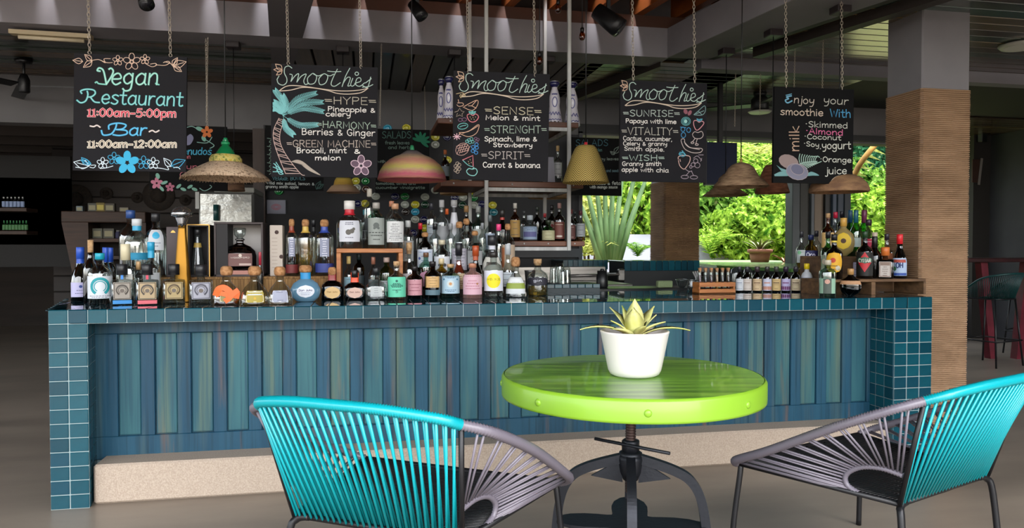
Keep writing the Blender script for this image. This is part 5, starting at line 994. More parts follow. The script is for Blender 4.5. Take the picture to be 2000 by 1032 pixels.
# ---- middle crowd
ZA, ZB, ZD = 1.04, 1.15, 1.27
b('tall', 797, 24, 431, .62, 'clear bottle with pale stopper at the left of the riser crowd', 'clear', 'c8c8c8', (.2, .6, '9a9a9a', 1, [('L', 4)]), None, z=ZB, group=GM)
b('bell', 799, 27, 474, .46, 'corked bottle with a red chevron above the pink-labelled one', 'clear', 'tcork', (.05, .34, 'd4d0d4', 1.1, [('R', .3, .7, .45, .6, 'b02a44')]), None, z=ZA, group=GM)
b('tall', 821, 18, 436, .76, 'dark bottle with a bright red cap at the left of the crowd', 'black', 'c21c30', None, None, z=ZB, group=GM)
b('apoth', 830, 31, 454, .60, 'corked bottle with a pale blue and white label', 'black', 'cork', (.10, .56, 'ccd4e2', 1.2, [('L', 4, '4a6a9a'), ('D', .2, .5, .08, '4a5a9a')]), None, z=ZB, group=GM)
b('apoth', 832, 27, 493.7, .47, 'brown-capped bottle with a pink blossom label', 'aqua', '6a4a34', (.06, .5, ('oval', 'd49ab4'), 1.2, None), None, z=ZA, group=GM)
b('tall', 843, 20, 397, .80, 'tall clear bottle with a dark cap at the rear left of the riser', 'clear', '2c2c34', (.2, .55, 'a0a8b0', 1, [('L', 3)]), None, z=ZD, group=GM)
b('tall', 850, 22, 436.7, .64, 'black-capsuled clear bottle left of the black and white label', 'clear', '101014', None, None, z=ZB, group=GM)
b('spirit', 863, 27, 391, .78, 'tall bottle with a silver cap and grey slanted shoulders', 'grey', 'b4b4b8', (.15, .5, '8a8c90', 1.1, None), None, z=ZD, group=GM)
b('apoth', 863, 32, 469, .60, 'bottle with a black and white illustrated label', 'clear', 'c9bfa4', (.10, .56, 'd4d6dc', 1.2, [('D', .5, .7, .12, '2c2c30'), ('D', .38, .5, .08, '3a3a40'), ('D', .64, .5, .1, '3a3a40'), ('L', 3, '3a3a40', .1, .35)]), None, z=ZB - .04, group=GM)
b('squat', 862, 26, 505, .44, 'small amber bottle with a straw-coloured cap in the front of the riser', 'yellow', 'd4c29a', None, ('gold', .5), z=ZA, group=GM)
b('tall', 873, 16, 408, .84, 'orange-capped bottle between two silver-capped ones', 'clear', 'd2602c', None, None, z=ZD, group=GM)
b('cone', 887, 30, 391, .80, 'silver-grey conical bottle with a dark collar', 'white', 'b4b4b8', None, None, z=ZD, group=GM, capk=(.76, .86, '2a2a30'))
b('tall', 880, 18, 436.7, .66, 'slender clear bottle with a long bare neck', 'clear', '8a8c90', None, None, z=ZB, group=GM)
b('apoth', 897, 31, 433, .64, 'corked clear bottle with a tall lilac-white label', 'clear', 'cork', (.10, .50, 'c0bcc8', 1.2, [('L', 6, '7a7a8a')]), None, z=ZB - .03, group=GM)
b('bell', 896, 31, 475, .46, 'black-capped bottle of red liquor with a cream label', 'clear', '1c1c22', (.04, .42, 'd6bf9c', 1.2, [('L', 7, '8a6a44')]), ('orange', .66), z=ZA - .04, group=GM, capk=(.74, .90, '1c1c22'))
b('spirit', 911, 26, 402, .78, 'dark bottle with a bronze capsule at the back of the riser', 'black', '8a6a44', None, None, z=ZD, group=GM)
b('apoth', 911, 30, 427, .70, 'wide-necked clear bottle with an orange cork', 'clear', 'cork', None, None, z=ZB, group=GM)
b('spirit', 934, 26, 403, .80, 'pale green clear bottle left of the white rack post', 'aqua', '8a8e8c', (.2, .5, 'a0a4a0', 1.1, None), None, z=ZD, group=GM)
b('apoth', 927.5, 30, 451, .60, 'corked clear bottle above the brown bottle with orange wax', 'clear', 'cork', (.15, .5, 'b0b2b4', 1.2, [('L', 4)]), None, z=ZB, group=GM)
b('bell', 929, 30, 480, .45, 'dark brown bottle with an orange wax neck and white label', 'brown', 'b04c24', (.04, .34, 'd6d6d6', 1.2, [('L', 3)]), ('dark', .6), z=ZA, group=GM, capk=(.66, .78, 'b04c24'))
b('tall', 942, 15, 435.6, .68, 'slender clear bottle just left of the white rack post', 'clear', '7c8084', None, None, z=ZB, group=GM)
b('bell', 961, 39, 460, .56, 'big clear bottle with a white neck wrap behind the yellow disc', 'grey', '26262a', (.08, .48, 'cfcdc4', 1.2, [('R', .25, .7, .55, .7, '2c2826')]), None, z=ZB - .04, group=GM, capk=(.66, .78, 'c8c8d4'))
b('squat', 957, 20, 420, .80, 'small grey-labelled bottle right of the white rack post', 'clear', '5c6468', (.08, .5, '9aa6b8', 1.2, [('L', 3)]), None, z=ZD, group=GM)
b('spirit', 974, 26, 438, .66, 'clear bottle with a hot pink cap', 'clear', 'e0407c', None, None, z=ZB, group=GM)
b('apoth', 992, 28, 437, .64, 'corked clear bottle with a copper and cream label', 'clear', 'cork', (.08, .60, 'b9a48e', 1.2, [('R', .05, .3, .1, .9, 'b06a44')]), None, z=ZB - .04, group=GM)
b('bell', 992, 26, 477, .47, 'clear bottle with a white label between yellow disc and green leaves', 'clear', 'b4b8bc', (.04, .36, 'ccd2da', 1.2, [('L', 3)]), None, z=ZA, group=GM)
b('squat', 981, 24, 410, .86, 'dark round-shouldered bottle with a red mark on its neck', 'black', '24201e', None, None, z=ZD, group=GM, capk=(.76, .82, 'a83024'))
# ---- right end: front of counter
for cx, wd, c1, c2, cp, lb, gl in ((1444, 15, 'd0d4da', '8a92a4', '26262c', 'with a plain white label, leftmost of the row', 'black'), (1459, 17, 'cfc4bc', '9a8a7c', '2c2c30', 'with a pinkish white label, second of the row', 'black'), (1478.5, 18, 'cdb28c', '6a4a34', '3a2c30', 'with a tan label, third of the row', 'black'),
                                   (1498, 17, 'c8c8dc', 'c07c5c', '2c2826', 'with a lilac and orange label', 'brown'), (1516, 17, 'cfb078', '5a4430', '3a3c34', 'with a golden label, between lilac ones', 'black'), (1534.5, 18, 'b4aad0', '6c1c5c', '2a1c30', 'with a lilac and purple label', 'black'), (1554, 18, 'cbb898', '5a4634', '28242c', 'with a cream label, right of the purple one', 'black')):
    b('mini', cx, wd, 521, 570.5, 'small bitters bottle ' + lb, gl, cp, (.06, .52, c1, 1.3, [('R', .05, .95, .06, .36, c2) if gl == 'brown' or c2 == '6c1c5c' else ('L', 3, c2), ('R', .25, .75, .62, .70, c2)]), None, group='small bitters bottles in a row')
b('mini', 1575.5, 20, 515, 570.5, 'small white bottle with a bright yellow cap', 'white', 'e8c81c', (.06, .52, 'b4b8cc', 1.3, [('L', 4, '5a5a7a')]), None, group='small bitters bottles in a row')
b('tall', 1616.5, 31, 508, .12, 'clear bottle with pale green sides in front of the stand', 'aqua', 'b8b09c', (.1, .5, '8fb49c', 1.1, [('R', .28, .72, 0, 1, '4a544c'), ('D', .5, .8, .16, 'c89a8a')]), ('clear', .4), group=GR)
b('disc', 1661, 39, 525, 578, 'squat round black liqueur bottle with a copper band', 'black', 'b88a54', (.42, .56, 'b88a64', 1.3, [('L', 2, '5a3c28')]), ('dark', .5), group=GR)
# ---- on the stand
b('spirit', 1689, 30, 452, .34, 'dark bottle with green glass neck and a red diamond on a dark label', 'dkgreen', '1c3c20', (.06, .56, '15120f', 1.25, [('D', .5, .55, .02, '15120f')]), ('dark', .5), z=ZS, group=GR)
t = bpy.data.objects[[o.name for o in bpy.data.objects if o.get('label', '').startswith('dark bottle with green glass neck')][0]]
pr, ct, cr, p_, dy_ = SH['spirit']; D_ = dep(t.location); H_ = W(1689, 452, y=.34).z - ZS; R_ = 30 * D_ / F / 2
w = MB(); patch(w, pr, H_, R_, 2, 1, .14, .56, .85, 1.035, nt=12, shape='diamond'); dm = w.build('label', flat('b81c28', .5), t, label='red diamond label')
w = MB(); fn = lambda u, v: on_label(pr, H_, R_, 2, 1, .30, .46, 1.0, u, v, 1.05)
w2 = MB(); patch(w2, pr, H_, R_, 2, 1, .32, .46, .95, 1.045, nt=8, shape='oval'); w2.build('label_plate', flat('2c5a44', .5), t)
for q in text_px('CYNAR', .12, .88, 0, 1): put_stroke(w, fn, [(a.x, .28 - a.y * .45) for a in q], .0018)
w.build('print', flat('e6e2d8', .6), dm)
b('sq', 1729, 30, 483, .33, 'square black bottle with an orange neck and white label', 'black', 'd07030', (.05, .54, 'c0b6b0', .6, [('R', .1, .9, .75, .95, '8a7468'), ('L', 5, '5a4438', .1, .65), ('F', '7a5a48')]), None, z=ZS, group=GR)
b('burg', 1757, 27, 458, .33, 'dark bottle with a red cap and a blue and white label, rightmost on the stand', 'black', 'd8202c', (.06, .46, 'a9bcd8', 1.15, [('R', .1, .9, .75, .92, 'b04a3c'), ('T', 'OH', .45, .3, '2c3a6a', .4), ('D', .2, .4, .14, '3a6a4a'), ('R', .05, .95, .02, .16, '2a4a9a')]), None, z=ZS, group=GR)
b('spirit', 1732, 22, 457, .44, 'clear bottle with a dark stopper and copper label behind the square black one', 'clear', '2c2430', (.28, .56, 'b8683c', 1.1, None), None, z=ZS, group=GR)
b('disc', 1708, 34, 454, .44, 'rounded clear bottle of amber liquor with a pale stopper', 'clear', 'b8a894', (.2, .5, 'b08a4c', .3, None), ('gold', .5), z=ZS, group=GR)
b('wine', 1708, 26, 462, .38, 'black bottle right of the red diamond one', 'black', '181414', None, None, z=ZS, group=GR)
b('spirit', 1629, 31, 458, .33, 'black bottle with a yellow oval label and a yellow collar', 'black', '141214', (.12, .62, ('oval', 'dfa824'), 1.1, [('D', .45, .6, .14, 'b83c24'), ('L', 2, '3a2a14', .2, .35), ('D', .72, .25, .14, 'c8c0a8')]), ('dark', .5), z=ZS, group=GR, capk=(.82, .87, 'd8c040'))
b('spirit', 1617, 26, 453, .43, 'bright green bottle with a black cap', 'green', '14161a', (.15, .5, '8a9a84', 1.1, [('D', .3, .6, .2, 'c8b8a0')]), None, z=ZS, group=GR)
b('apoth', 1583.6, 27, 459, .83, 'pale yellow bottle with a navy label and blue cap', 'yellow', '24305c', (.24, .62, '2a2c5c', 1.2, [('T', 'Oro', .62, .25, 'd8d8e8', .5), ('D', .4, .3, .16, 'a03c4c')]), ('yellow', .6), z=COUNTER + .10, group=GR, band=(.08, .14, 'b8b8bc', 1.2))
b('spirit', 1565, 20, 452, .86, 'clear bottle of yellow liquor, leftmost of the right-hand group', 'clear', '26262c', (.3, .58, 'b8c0c0', .9, [('D', .3, .8, .2, '7ab88a'), ('L', 2)]), ('yellow', .3), z=COUNTER + .10, group=GR)
b('tall', 1594, 18, 451, .89, 'clear bottle with a dark cap behind the navy label', 'clear', '222028', None, None, z=COUNTER + .10, group=GR)
w_ = thing('low_block', 'low dark block under the pale yellow bottle', 'riser', (xw(1580, .8), .8, COUNTER)); MB().box((xw(1554, .75), .75, COUNTER), (xw(1606, .75), .9, COUNTER + .10)).build('block', M_oldwood, w_, world=True)
b('spirit', 1674, 14, 492, .42, 'small bottle behind a lilac-white label left of the red diamond', 'clear', '8a6a4c', (.05, .6, 'b8b4cc', 1.4, [('L', 3)]), None, z=ZS, group=GR)
# ---- on the rear stand
b('disc', 1647, 40, 426, .62, 'frosted round bottle with a sunflower and gold cap', 'frost', 'd0a04c', (.18, .62, ('oval', 'd8b428'), .75, [('D', .5, .5, .16, '4a2c14')]), ('gold', .5), z=ZS2, group=GR, x_scale=1)
b('spirit', 1616.5, 24, 417, .66, 'whisky bottle with a tan stopper left of the sunflower', 'amber', 'tcork', (.2, .55, 'c9a468', 1.1, [('L', 3)]), None, z=ZS2, group=GR)
b('spirit', 1631, 22, 414.5, .72, 'clear bottle with a red cap behind the sunflower', 'clear', 'b81c3c', (.2, .5, 'c0b8b4', 1.1, [('L', 3)]), None, z=ZS2, group=GR)
b('tall', 1643, 16, 413, .76, 'dark narrow bottle with a black capsule beside the red cap', 'black', '1c1824', None, None, z=ZS2, group=GR)
b('wine', 1660, 22, 410.7, .72, 'green bottle with navy capsule, left of the green three', 'green', '1c4a6c', None, None, z=ZS2, group=GR)
b('wine', 1671, 22, 410.9, .62, 'green bottle with teal capsule, middle of the green three', 'green', '1c5c6c', (.2, .4, 'a8b8b4', 1, None), None, z=ZS2, group=GR)
b('wine', 1687, 24, 410.7, .70, 'green bottle with a purple capsule, right of the green three', 'green', '6a2c4c', None, None, z=ZS2, group=GR)
b('apoth', 1696, 27, 429, .58, 'clear bottle with black cap and a crimson label', 'clear', '2c2028', (.25, .62, 'b81c44', 1.0, [('L', 2, 'e0c8cc')]), None, z=ZS2 - .1, group=GR)
# ---- test tube rack, jars, bowls, tumblers
p = W(1366, 575, z=COUNTER); q = W(1437, 575, z=COUNTER); yy = p.y; x0, x1 = p.x, xw(1437, yy); t = thing('spice_rack', 'orange wooden rack of corked spice tubes on the bar', 'rack', ((x0 + x1) / 2, yy, COUNTER)); zt = W(1400, 552, y=yy).z; hh = zt - COUNTER
for a, c in ((0, .42), (.62, 1)): MB().box((x0, yy, COUNTER + hh * a), (x1, yy + .008, COUNTER + hh * c), bev=.001).build('slat', M_pine, t, world=True); MB().box((x0, yy + .10, COUNTER + hh * a), (x1, yy + .108, COUNTER + hh * c), bev=.001).build('slat', M_pine, t, world=True)
for xx in (x0, x1 - .01): MB().box((xx, yy + .008, COUNTER), (xx + .01, yy + .10, zt), bev=.001).build('end_board', M_pine, t, world=True)
MB().box((x0, yy, COUNTER), (x1, yy + .108, COUNTER + .008)).build('floor_board', M_pine, t, world=True)
cols = ['5a2430', '3a1a24', '26201c', '2c2420', '4a1c2c', '8a5a34', 'b07c3c', '6a2c3c', '241c1a', '8a6a4a', '3a2a20', 'b88a44']
for i in range(12):
    row = i % 2; xx = x0 + .018 + (x1 - x0 - .036) * (i // 2 + row * .45) / 5.45; y2 = yy + .03 + row * .045; tt = thing('spice_tube', 'corked glass tube of %s spice, %s from the left of the %s row' % (['dark red', 'purplish', 'black', 'dark brown', 'plum', 'light brown', 'amber', 'rose', 'soot black', 'tan', 'brown', 'yellow'][i], ['first', 'second', 'third', 'fourth', 'fifth', 'sixth'][i // 2], 'front' if i % 2 == 0 else 'rear'), 'tube', (xx, y2, COUNTER + .008), 0, 'spice tubes in the rack'); h = W(1400, 524, y=yy).z - COUNTER - .008
    MB().lathe([(.001, 0), (.006, .002), (.009, .008), (.009, h * .92)], 12, caps=False).build('glass_tube', GL['clear'], tt); MB().lathe([(.001, .003), (.0075, .01), (.0075, h * .72), (.001, h * .72)], 10, caps=False).build('spice', flat(cols[i], .9), tt); MB().lathe([(.008, h * .82), (.0105, h), (.001, h)], 10).build('cork_stopper', M_cork, tt)
def glassware(cx, wpx, top, base, z, label, kind='tumbler', group=None):
    p0 = W(cx, base, z=z); D = dep(p0); H = W(cx, top, y=p0.y).z - z; R = wpx * D / F / 2; t = thing(kind, label, 'glass', (p0.x, p0.y, z), random.random(), group)
    w = MB(); w.lathe([(R, 0), (R * .98, H * .25), (R * .86, H * .75), (R * .78, H * .95), (R * .6, H), (.001, H)], 12, caps=False, p=2); w.build('glass_wall', GL['clear'], t)
    w = MB(); w.lathe([(R * .93, .002), (R * .78, H * .8), (.001, H * .82)], 12, caps=False); w.build('inner_wall', GL['clear'], t); return t
for cx, wd, tp, lb in ((1081, 16, 519, 'upturned faceted tumbler, leftmost on the tiled ledge'), (1093, 18, 514, 'upturned faceted tumbler, tallest on the tiled ledge'), (1107, 17, 522, 'upturned faceted tumbler, right end of the cluster'), (1099, 16, 526, 'upturned faceted tumbler between the two larger ones')):
    glassware(cx, wd, tp, 553 if cx != 1099 else 554.5, 1.045, lb, group='upturned tumblers')
t = thing('cocktail_shaker', 'steel cocktail shaker between the gin bottles at the right', 'shaker', tuple(W(1035, 574, z=COUNTER)))
MB().lathe([(.024, 0), (.036, .15), (.037, .152), (.036, .156), (.001, .156)], 24).build('cup', mat('brushed steel', 'a8a6a6', .28, .9), t)
t = thing('glass_jar', 'round glass jar left of the spice rack', 'jar', tuple(W(1352, 569, z=COUNTER))); MB().lathe([(.02, 0), (.034, .02), (.036, .045), (.026, .07), (.028, .08)], 18, caps=False).build('glass_wall', GL['grey'], t)
t = thing('clip_jar', 'glass jar of metal clips left of the spice rack', 'jar', tuple(W(1366, 562, z=COUNTER))); MB().lathe([(.03, 0), (.03, .085), (.001, .085)], 16).build('jar', GL['clear'], t)
for i in range(4): MB().box((-.006, -.002, 0), (.006, .002, .07), Matrix.Translation((-.02 + .01 * i, 0, .06)) @ Matrix.Rotation(-.5 + .12 * i, 4, 'Y')).build('clip', mat('brushed steel', 'a8a6a6', .28, .9), t)
t = thing('lidded_bowl', 'small dark bowl with a clear lid left of the jars', 'bowl', tuple(W(1332, 562, z=COUNTER))); MB().lathe([(.02, 0), (.035, .02), (.042, .05), (.05, .056), (.05, .062), (.001, .07)], 20).build('bowl', GL['grey'], t); MB().lathe([(.02, .002), (.033, .02), (.036, .035), (.001, .035)], 16).build('jam', flat('3a1420'), t)
t = thing('sponge', 'green scouring sponge behind the counter edge', 'sponge', tuple(W(1298, 562, z=COUNTER))); MB().box((-.06, -.02, 0), (.06, .03, .052), bev=.006).build('pad', mat('sponge', '7c8a64', .95, bump=.6, bscale=(160, 160, 160)), t)
for cx, lb in ((1436, 'domed glass lid behind the first bitters bottle'), (1461, 'domed glass lid behind the second bitters bottle')):
    p0 = W(cx, 560, z=COUNTER); t = thing('glass_dome', lb, 'jar', tuple(p0), 0, 'glass domes behind the bitters'); MB().lathe([(.036, 0), (.036, .10), (.03, .135), (.012, .15), (.001, .155)], 20, caps=False).build('glass_wall', GL['grey'], t)
# ================================================================== LAMPS
def straw(name, c1, c2, c3=None, sc=(6, 6, 60), bs=(90, 90, 160), ct=(.35, .65)): return mat(name, c1, .8, col2=c2, col3=c3, scale=sc, bump=.5, bscale=bs, contrast=ct)
def pendant(label, px, wpx, ytop, ybot, yy, prof, m, group, cap=None, mount=None, cordtop=3.6, rows=None, fringe=0):
    """prof: (radius fraction, height fraction) ; rows: material per band"""
    c = W(px, ybot, y=yy); D = dep(c); R = wpx * D / F / 2; zt = W(px, ytop, y=yy).z; H = zt - c.z
    t = thing('pendant_lamp', label, 'pendant lamp', (c.x, yy, c.z), 0, group)
    pts = prof; w = MB(); n = len(pts); w.lathe([(r * R, h * H) for r, h in pts] + [(max(.001, r * R - .004), h * H - .003) for r, h in pts[::-1]], 40, caps=False); w.build('shade', m, t)
    if cap:
        for nm, a, bb, r0, r1, cm in cap: MB().lathe([(r0, a), ((r0 + r1) / 2 * 1.05, (a + bb) / 2), (r1, bb), (.001, bb)], 16, caps=False).build(nm, cm, t)
    w = MB(); top_ = (mount.z if mount is not None else cordtop) - c.z
    MB().tube([(0, 0, H * .9), (0, 0, top_)], .0035, 6).build('cord', M_black, t)
    if mount is not None: MB().box((-.05, -.05, top_ - .045), (.05, .05, top_ + .005), bev=.005).build('ceiling_mount', mat('mount', '2a2224', .5), t)
    MB().ball((0, 0, H * .45), .028, 10).build('bulb', mat('lamp glass', 'c8c0b0', .2), t)
    if fringe:
        w = MB()
        for i in range(90):
            a = 2 * pi * i / 90 + random.uniform(-.02, .02); r = R * random.uniform(.97, 1.03); w.tube([(cos(a) * R * .97, sin(a) * R * .97, .002), (cos(a) * r, sin(a) * r, -random.uniform(.003, .012))], .0016, 3)
        w.build('straw_fringe', m, t, kind='stuff')
    return t
G1 = 'woven lamps hung over the bar'; G2 = 'woven lamps hung behind the bar'
M_g = glass('green bottle glass lamp', '2f9a5c', .12)
hat = pendant('straw hat lamp with a green bottle neck over the left bottles', 441, 163, 288, 349, .62, [(1, 0), (.985, .03), (.8, .22), (.55, .40), (.43, .48), (.37, .52)], straw('palm straw', 'c9a98a', '8a6c54', 'e2c6a8', (60, 60, 14), (120, 120, 40)), G1, fringe=1)
D = dep(hat.location); u = D / F
MB().lathe([(31 * u * .97, 31 * u), (30 * u, 38 * u), (26 * u, 45 * u), (21 * u, 46.5 * u)], 32, caps=False).build('woven_crown', straw('yellow green weave', 'c2a83c', '6a7a2c', 'd8c878', (45, 45, 45), (120, 120, 120)), hat)
MB().lathe([(19 * u, 45 * u), (15 * u, 54 * u), (9 * u, 62 * u), (5.5 * u, 66 * u), (5.5 * u, 75 * u)], 24, caps=False).build('bottle_neck', mat('green plastic bottle', '157a48', .25, coat=.4), hat)
MB().lathe([(8 * u, 66 * u), (8 * u, 71 * u), (3.5 * u, 72 * u), (3.5 * u, 79 * u), (.001, 79 * u)], 18).build('cap', flat('2a9c64', .4), hat)
def bands(name, stops, hgt, scl=None):
    m = bpy.data.materials.new(name); m.use_nodes = True; N = m.node_tree.nodes; L = m.node_tree.links; bb = N['Principled BSDF']; bb.inputs['Roughness'].default_value = .75
    tc = N.new('ShaderNodeTexCoord'); sx = N.new('ShaderNodeSeparateXYZ'); L.new(tc.outputs['Object'], sx.inputs[0]); mr = N.new('ShaderNodeMapRange'); mr.inputs[2].default_value = hgt; L.new(sx.outputs[2], mr.inputs[0])
    nz = N.new('ShaderNodeTexNoise'); mp = N.new('ShaderNodeMapping'); mp.inputs['Scale'].default_value = (30, 30, 60); L.new(tc.outputs['Object'], mp.inputs[0]); L.new(mp.outputs[0], nz.inputs[0]); nz.inputs['Scale'].default_value = 1
    ad = N.new('ShaderNodeMath'); ad.operation = 'MULTIPLY_ADD'; ad.inputs[1].default_value = .12; L.new(nz.outputs[0], ad.inputs[0]); L.new(mr.outputs[0], ad.inputs[2])
    r = N.new('ShaderNodeValToRGB'); L.new(ad.outputs[0], r.inputs[0])
    while len(r.color_ramp.elements) < len(stops): r.color_ramp.elements.new(.5)
    for i, (p, c) in enumerate(stops): r.color_ramp.elements[i].position = p + .06; r.color_ramp.elements[i].color = lin(c)
    L.new(r.outputs[0], bb.inputs['Base Color']); bp = N.new('ShaderNodeBump'); bp.inputs['Strength'].default_value = .5; bp.inputs['Distance'].default_value = .004
    wv = N.new('ShaderNodeTexWave'); wv.bands_direction = 'Z'; wv.inputs['Scale'].default_value = 60; L.new(tc.outputs['Object'], wv.inputs[0]); L.new(wv.outputs[0], bp.inputs['Height']); L.new(bp.outputs[0], bb.inputs['Normal']); return m
dome = [(1, 0), (.98, .06), (.93, .28), (.82, .50), (.66, .67), (.5, .78), (.36, .84), (.25, .92), (.14, 1)]
l2 = pendant('striped pink and yellow woven dome lamp beside the palm-tree board', 805, 135, 294, 352, .62, dome, bands('striped dome', [(0, 'a86a5c'), (.12, 'b8586c'), (.26, 'b89a74'), (.34, 'c0b45c'), (.46, 'c49a6c'), (.58, 'b97a6a'), (.70, 'b0906c'), (.84, '7a6c66'), (1, '5c5458')], .19), G1, cap=[('cap', .185, .215, .014, .009, flat('2f8c5c', .5))])
cone_ = [(1, 0), (.97, .05), (.78, .42), (.6, .72), (.46, .92), (.36, .985), (.2, 1)]
def herring():
    m = mat('herringbone weave', 'b8a050', .75); N = m.node_tree.nodes; L = m.node_tree.links; bb = N['Principled BSDF']; tc = N.new('ShaderNodeTexCoord'); sx = N.new('ShaderNodeSeparateXYZ'); L.new(tc.outputs['Object'], sx.inputs[0])
    at = N.new('ShaderNodeMath'); at.operation = 'ARCTAN2'; L.new(sx.outputs[1], at.inputs[0]); L.new(sx.outputs[0], at.inputs[1])
    pp = N.new('ShaderNodeMath'); pp.operation = 'PINGPONG'; pp.inputs[1].default_value = pi / 10; L.new(at.outputs[0], pp.inputs[0])
    m1 = N.new('ShaderNodeMath'); m1.operation = 'MULTIPLY_ADD'; m1.inputs[1].default_value = .13; L.new(pp.outputs[0], m1.inputs[0]); L.new(sx.outputs[2], m1.inputs[2])
    m2 = N.new('ShaderNodeMath'); m2.operation = 'PINGPONG'; m2.inputs[1].default_value = .007; L.new(m1.outputs[0], m2.inputs[0])
    mr = N.new('ShaderNodeMapRange'); mr.inputs[1].default_value = .0015; mr.inputs[2].default_value = .005; L.new(m2.outputs[0], mr.inputs[0])
    mx = N.new('ShaderNodeMix'); mx.data_type = 'RGBA'; L.new(mr.outputs[0], mx.inputs[0]); mx.inputs[6].default_value = lin('4c3c1c'); mx.inputs[7].default_value = lin('c4aa5c'); L.new(mx.outputs[2], bb.inputs['Base Color']); return m
l3 = pendant('golden herringbone cone lamp right of the melon and mint board', 1144, 92, 284, 357, .62, cone_, herring(), G1, cap=[('cap', .225, .262, .013, .010, flat('c8323c', .5))])
bell_ = [(1, 0), (.99, .04), (.78, .30), (.62, .44), (.55, .60), (.46, .78), (.32, .92), (.12, 1)]
l4 = pendant('brown woven bell lamp in front of the garden window, left of the milk board', 1447, 106, 318, 365, .62, bell_, straw('brown weave', 'ab8c6c', '7c6048', None, (20, 20, 90), (60, 60, 300)), G1, cap=[('knot', .16, .19, .010, .008, flat('b8a04c', .6))])
sm_ = W(465, 84, z=ZF); pendant('cylindrical brown basket lamp under the straw hat lamp', 458, 40, 310, 373, sm_.y, [(1, 0), (.94, .05), (.86, .5), (.8, 1), (.1, 1)], straw('basket brown', '7a5a40', '4c3424', None, (10, 10, 120), (30, 30, 400)), G2, mount=sm_)
brim = [(1, 0), (.97, .04), (.70, .40), (.58, .46), (.52, .75), (.42, .95), (.1, 1)]
m_ = W(685, 94, z=ZF); pendant('small yellow hat-shaped lamp below the palm-tree board', 671, 66, 346, 376, m_.y, brim, bands('yellow hat', [(0, '9a7a64'), (.2, 'a68a6c'), (.42, '9a7c58'), (.5, 'a8842c'), (.8, 'b89838'), (1, '8a7c3c')], .12), G2, mount=m_)
m_ = W(880, 99, z=ZF); pendant('low tan lamp half hidden behind the rack, left of the white post', 888, 58, 350, 380, m_.y, [(1, 0), (.96, .3), (.8, .6), (.5, .9), (.1, 1)], straw('tan weave', 'a88a64', '7c6040', None, (12, 12, 80)), G2, mount=m_)
m_ = W(1078, 113, z=ZF); pendant('tan lamp under the rack shelf behind the right white post', 1070, 78, 356, 387, m_.y, [(1, 0), (.96, .25), (.8, .5), (.5, .85), (.1, 1)], MC['tan weave'], G2, mount=m_)
m_ = W(1411, 96, z=ZF); pendant('flat brown brim lamp just below the brown bell lamp', 1417, 86, 340, 382, m_.y, [(1, 0), (.95, .05), (.4, .45), (.3, .8), (.1, 1)], MC['brown weave'], G2, mount=m_)
m_ = W(1512, 60, z=ZF); pendant('reddish brown cone lamp half behind the milk board', 1508, 66, 322, 377, m_.y, cone_, straw('red brown weave', '9a6448', '704430', None, (20, 20, 80)), G2, mount=m_)
m_ = W(1648, 14, z=ZF); pendant('wide brown dome lamp under the right corner of the milk board', 1638, 110, 342, 375, m_.y, [(1, 0), (1, .18), (.93, .45), (.75, .8), (.5, 1), (.1, 1.02)], straw('brown felt', '93704e', '70503a', None, (12, 12, 40)), G2, mount=m_)
# ---- bare bulbs
for px, y1, yy, lb in ((1090, 16, 1.2, 'bare filament bulb at the top edge between two posts'), (1054, 118, 1.3, 'bare filament bulb hanging lowest beside the chain'), (1137, 70, 1.25, 'bare filament bulb right of the white rack post')):
    c = W(px, y1, y=yy); t = thing('hanging_bulb', lb, 'bulb', tuple(c), 0, 'bare filament bulbs'); MB().tube([(0, 0, .05), (0, 0, 3.2 - c.z + .3)], .003, 6).build('cord', M_black, t)
    MB().lathe([(.001, -.035), (.016, -.03), (.024, -.012), (.022, .006), (.013, .028)], 16, caps=False).build('glass_bulb', GL['amber'], t); MB().tube([(-.005, 0, .02), (-.004, 0, -.015), (.004, 0, -.015), (.005, 0, .02)], .0012, 4).build('filament', mat('filament', 'f0c080', .4), t); MB().lathe([(.014, .024), (.015, .055), (.006, .062), (.001, .062)], 12).build('socket', M_black, t)
# ---- spotlights
def spot(px, py, yy, r, l, az, el, lb):
    c = W(px, py, y=yy); t = thing('track_spotlight', lb, 'spotlight', tuple(c), 0, 'black spotlights under the roof'); d = V((cos(az) * cos(el), sin(az) * cos(el), sin(el))); w = MB(); w.tube([-d * l * .5, d * l * .3, d * l * .5], [r * .8, r, r], 20); w.build('housing', M_black, t)
    MB().tube([d * l * .505, d * l * .51], r * .8, 16).build('lens', mat('spot lens', '24242a', .1), t); MB().box((-.012, -.012, 0), (.012, .012, 3.45 - c.z)).build('stem', M_black, t)
spot(815, 20, 1.1, .045, .13, -.6, -.9, 'small black spotlight at the top edge right of the palm board chains'); spot(1188, 38, 1.0, .07, .22, -.5, -.7, 'large black spotlight under the orange rafters'); spot(283, -2, .9, .045, .12, -1, -.9, 'black spotlight cut by the top edge at the left')
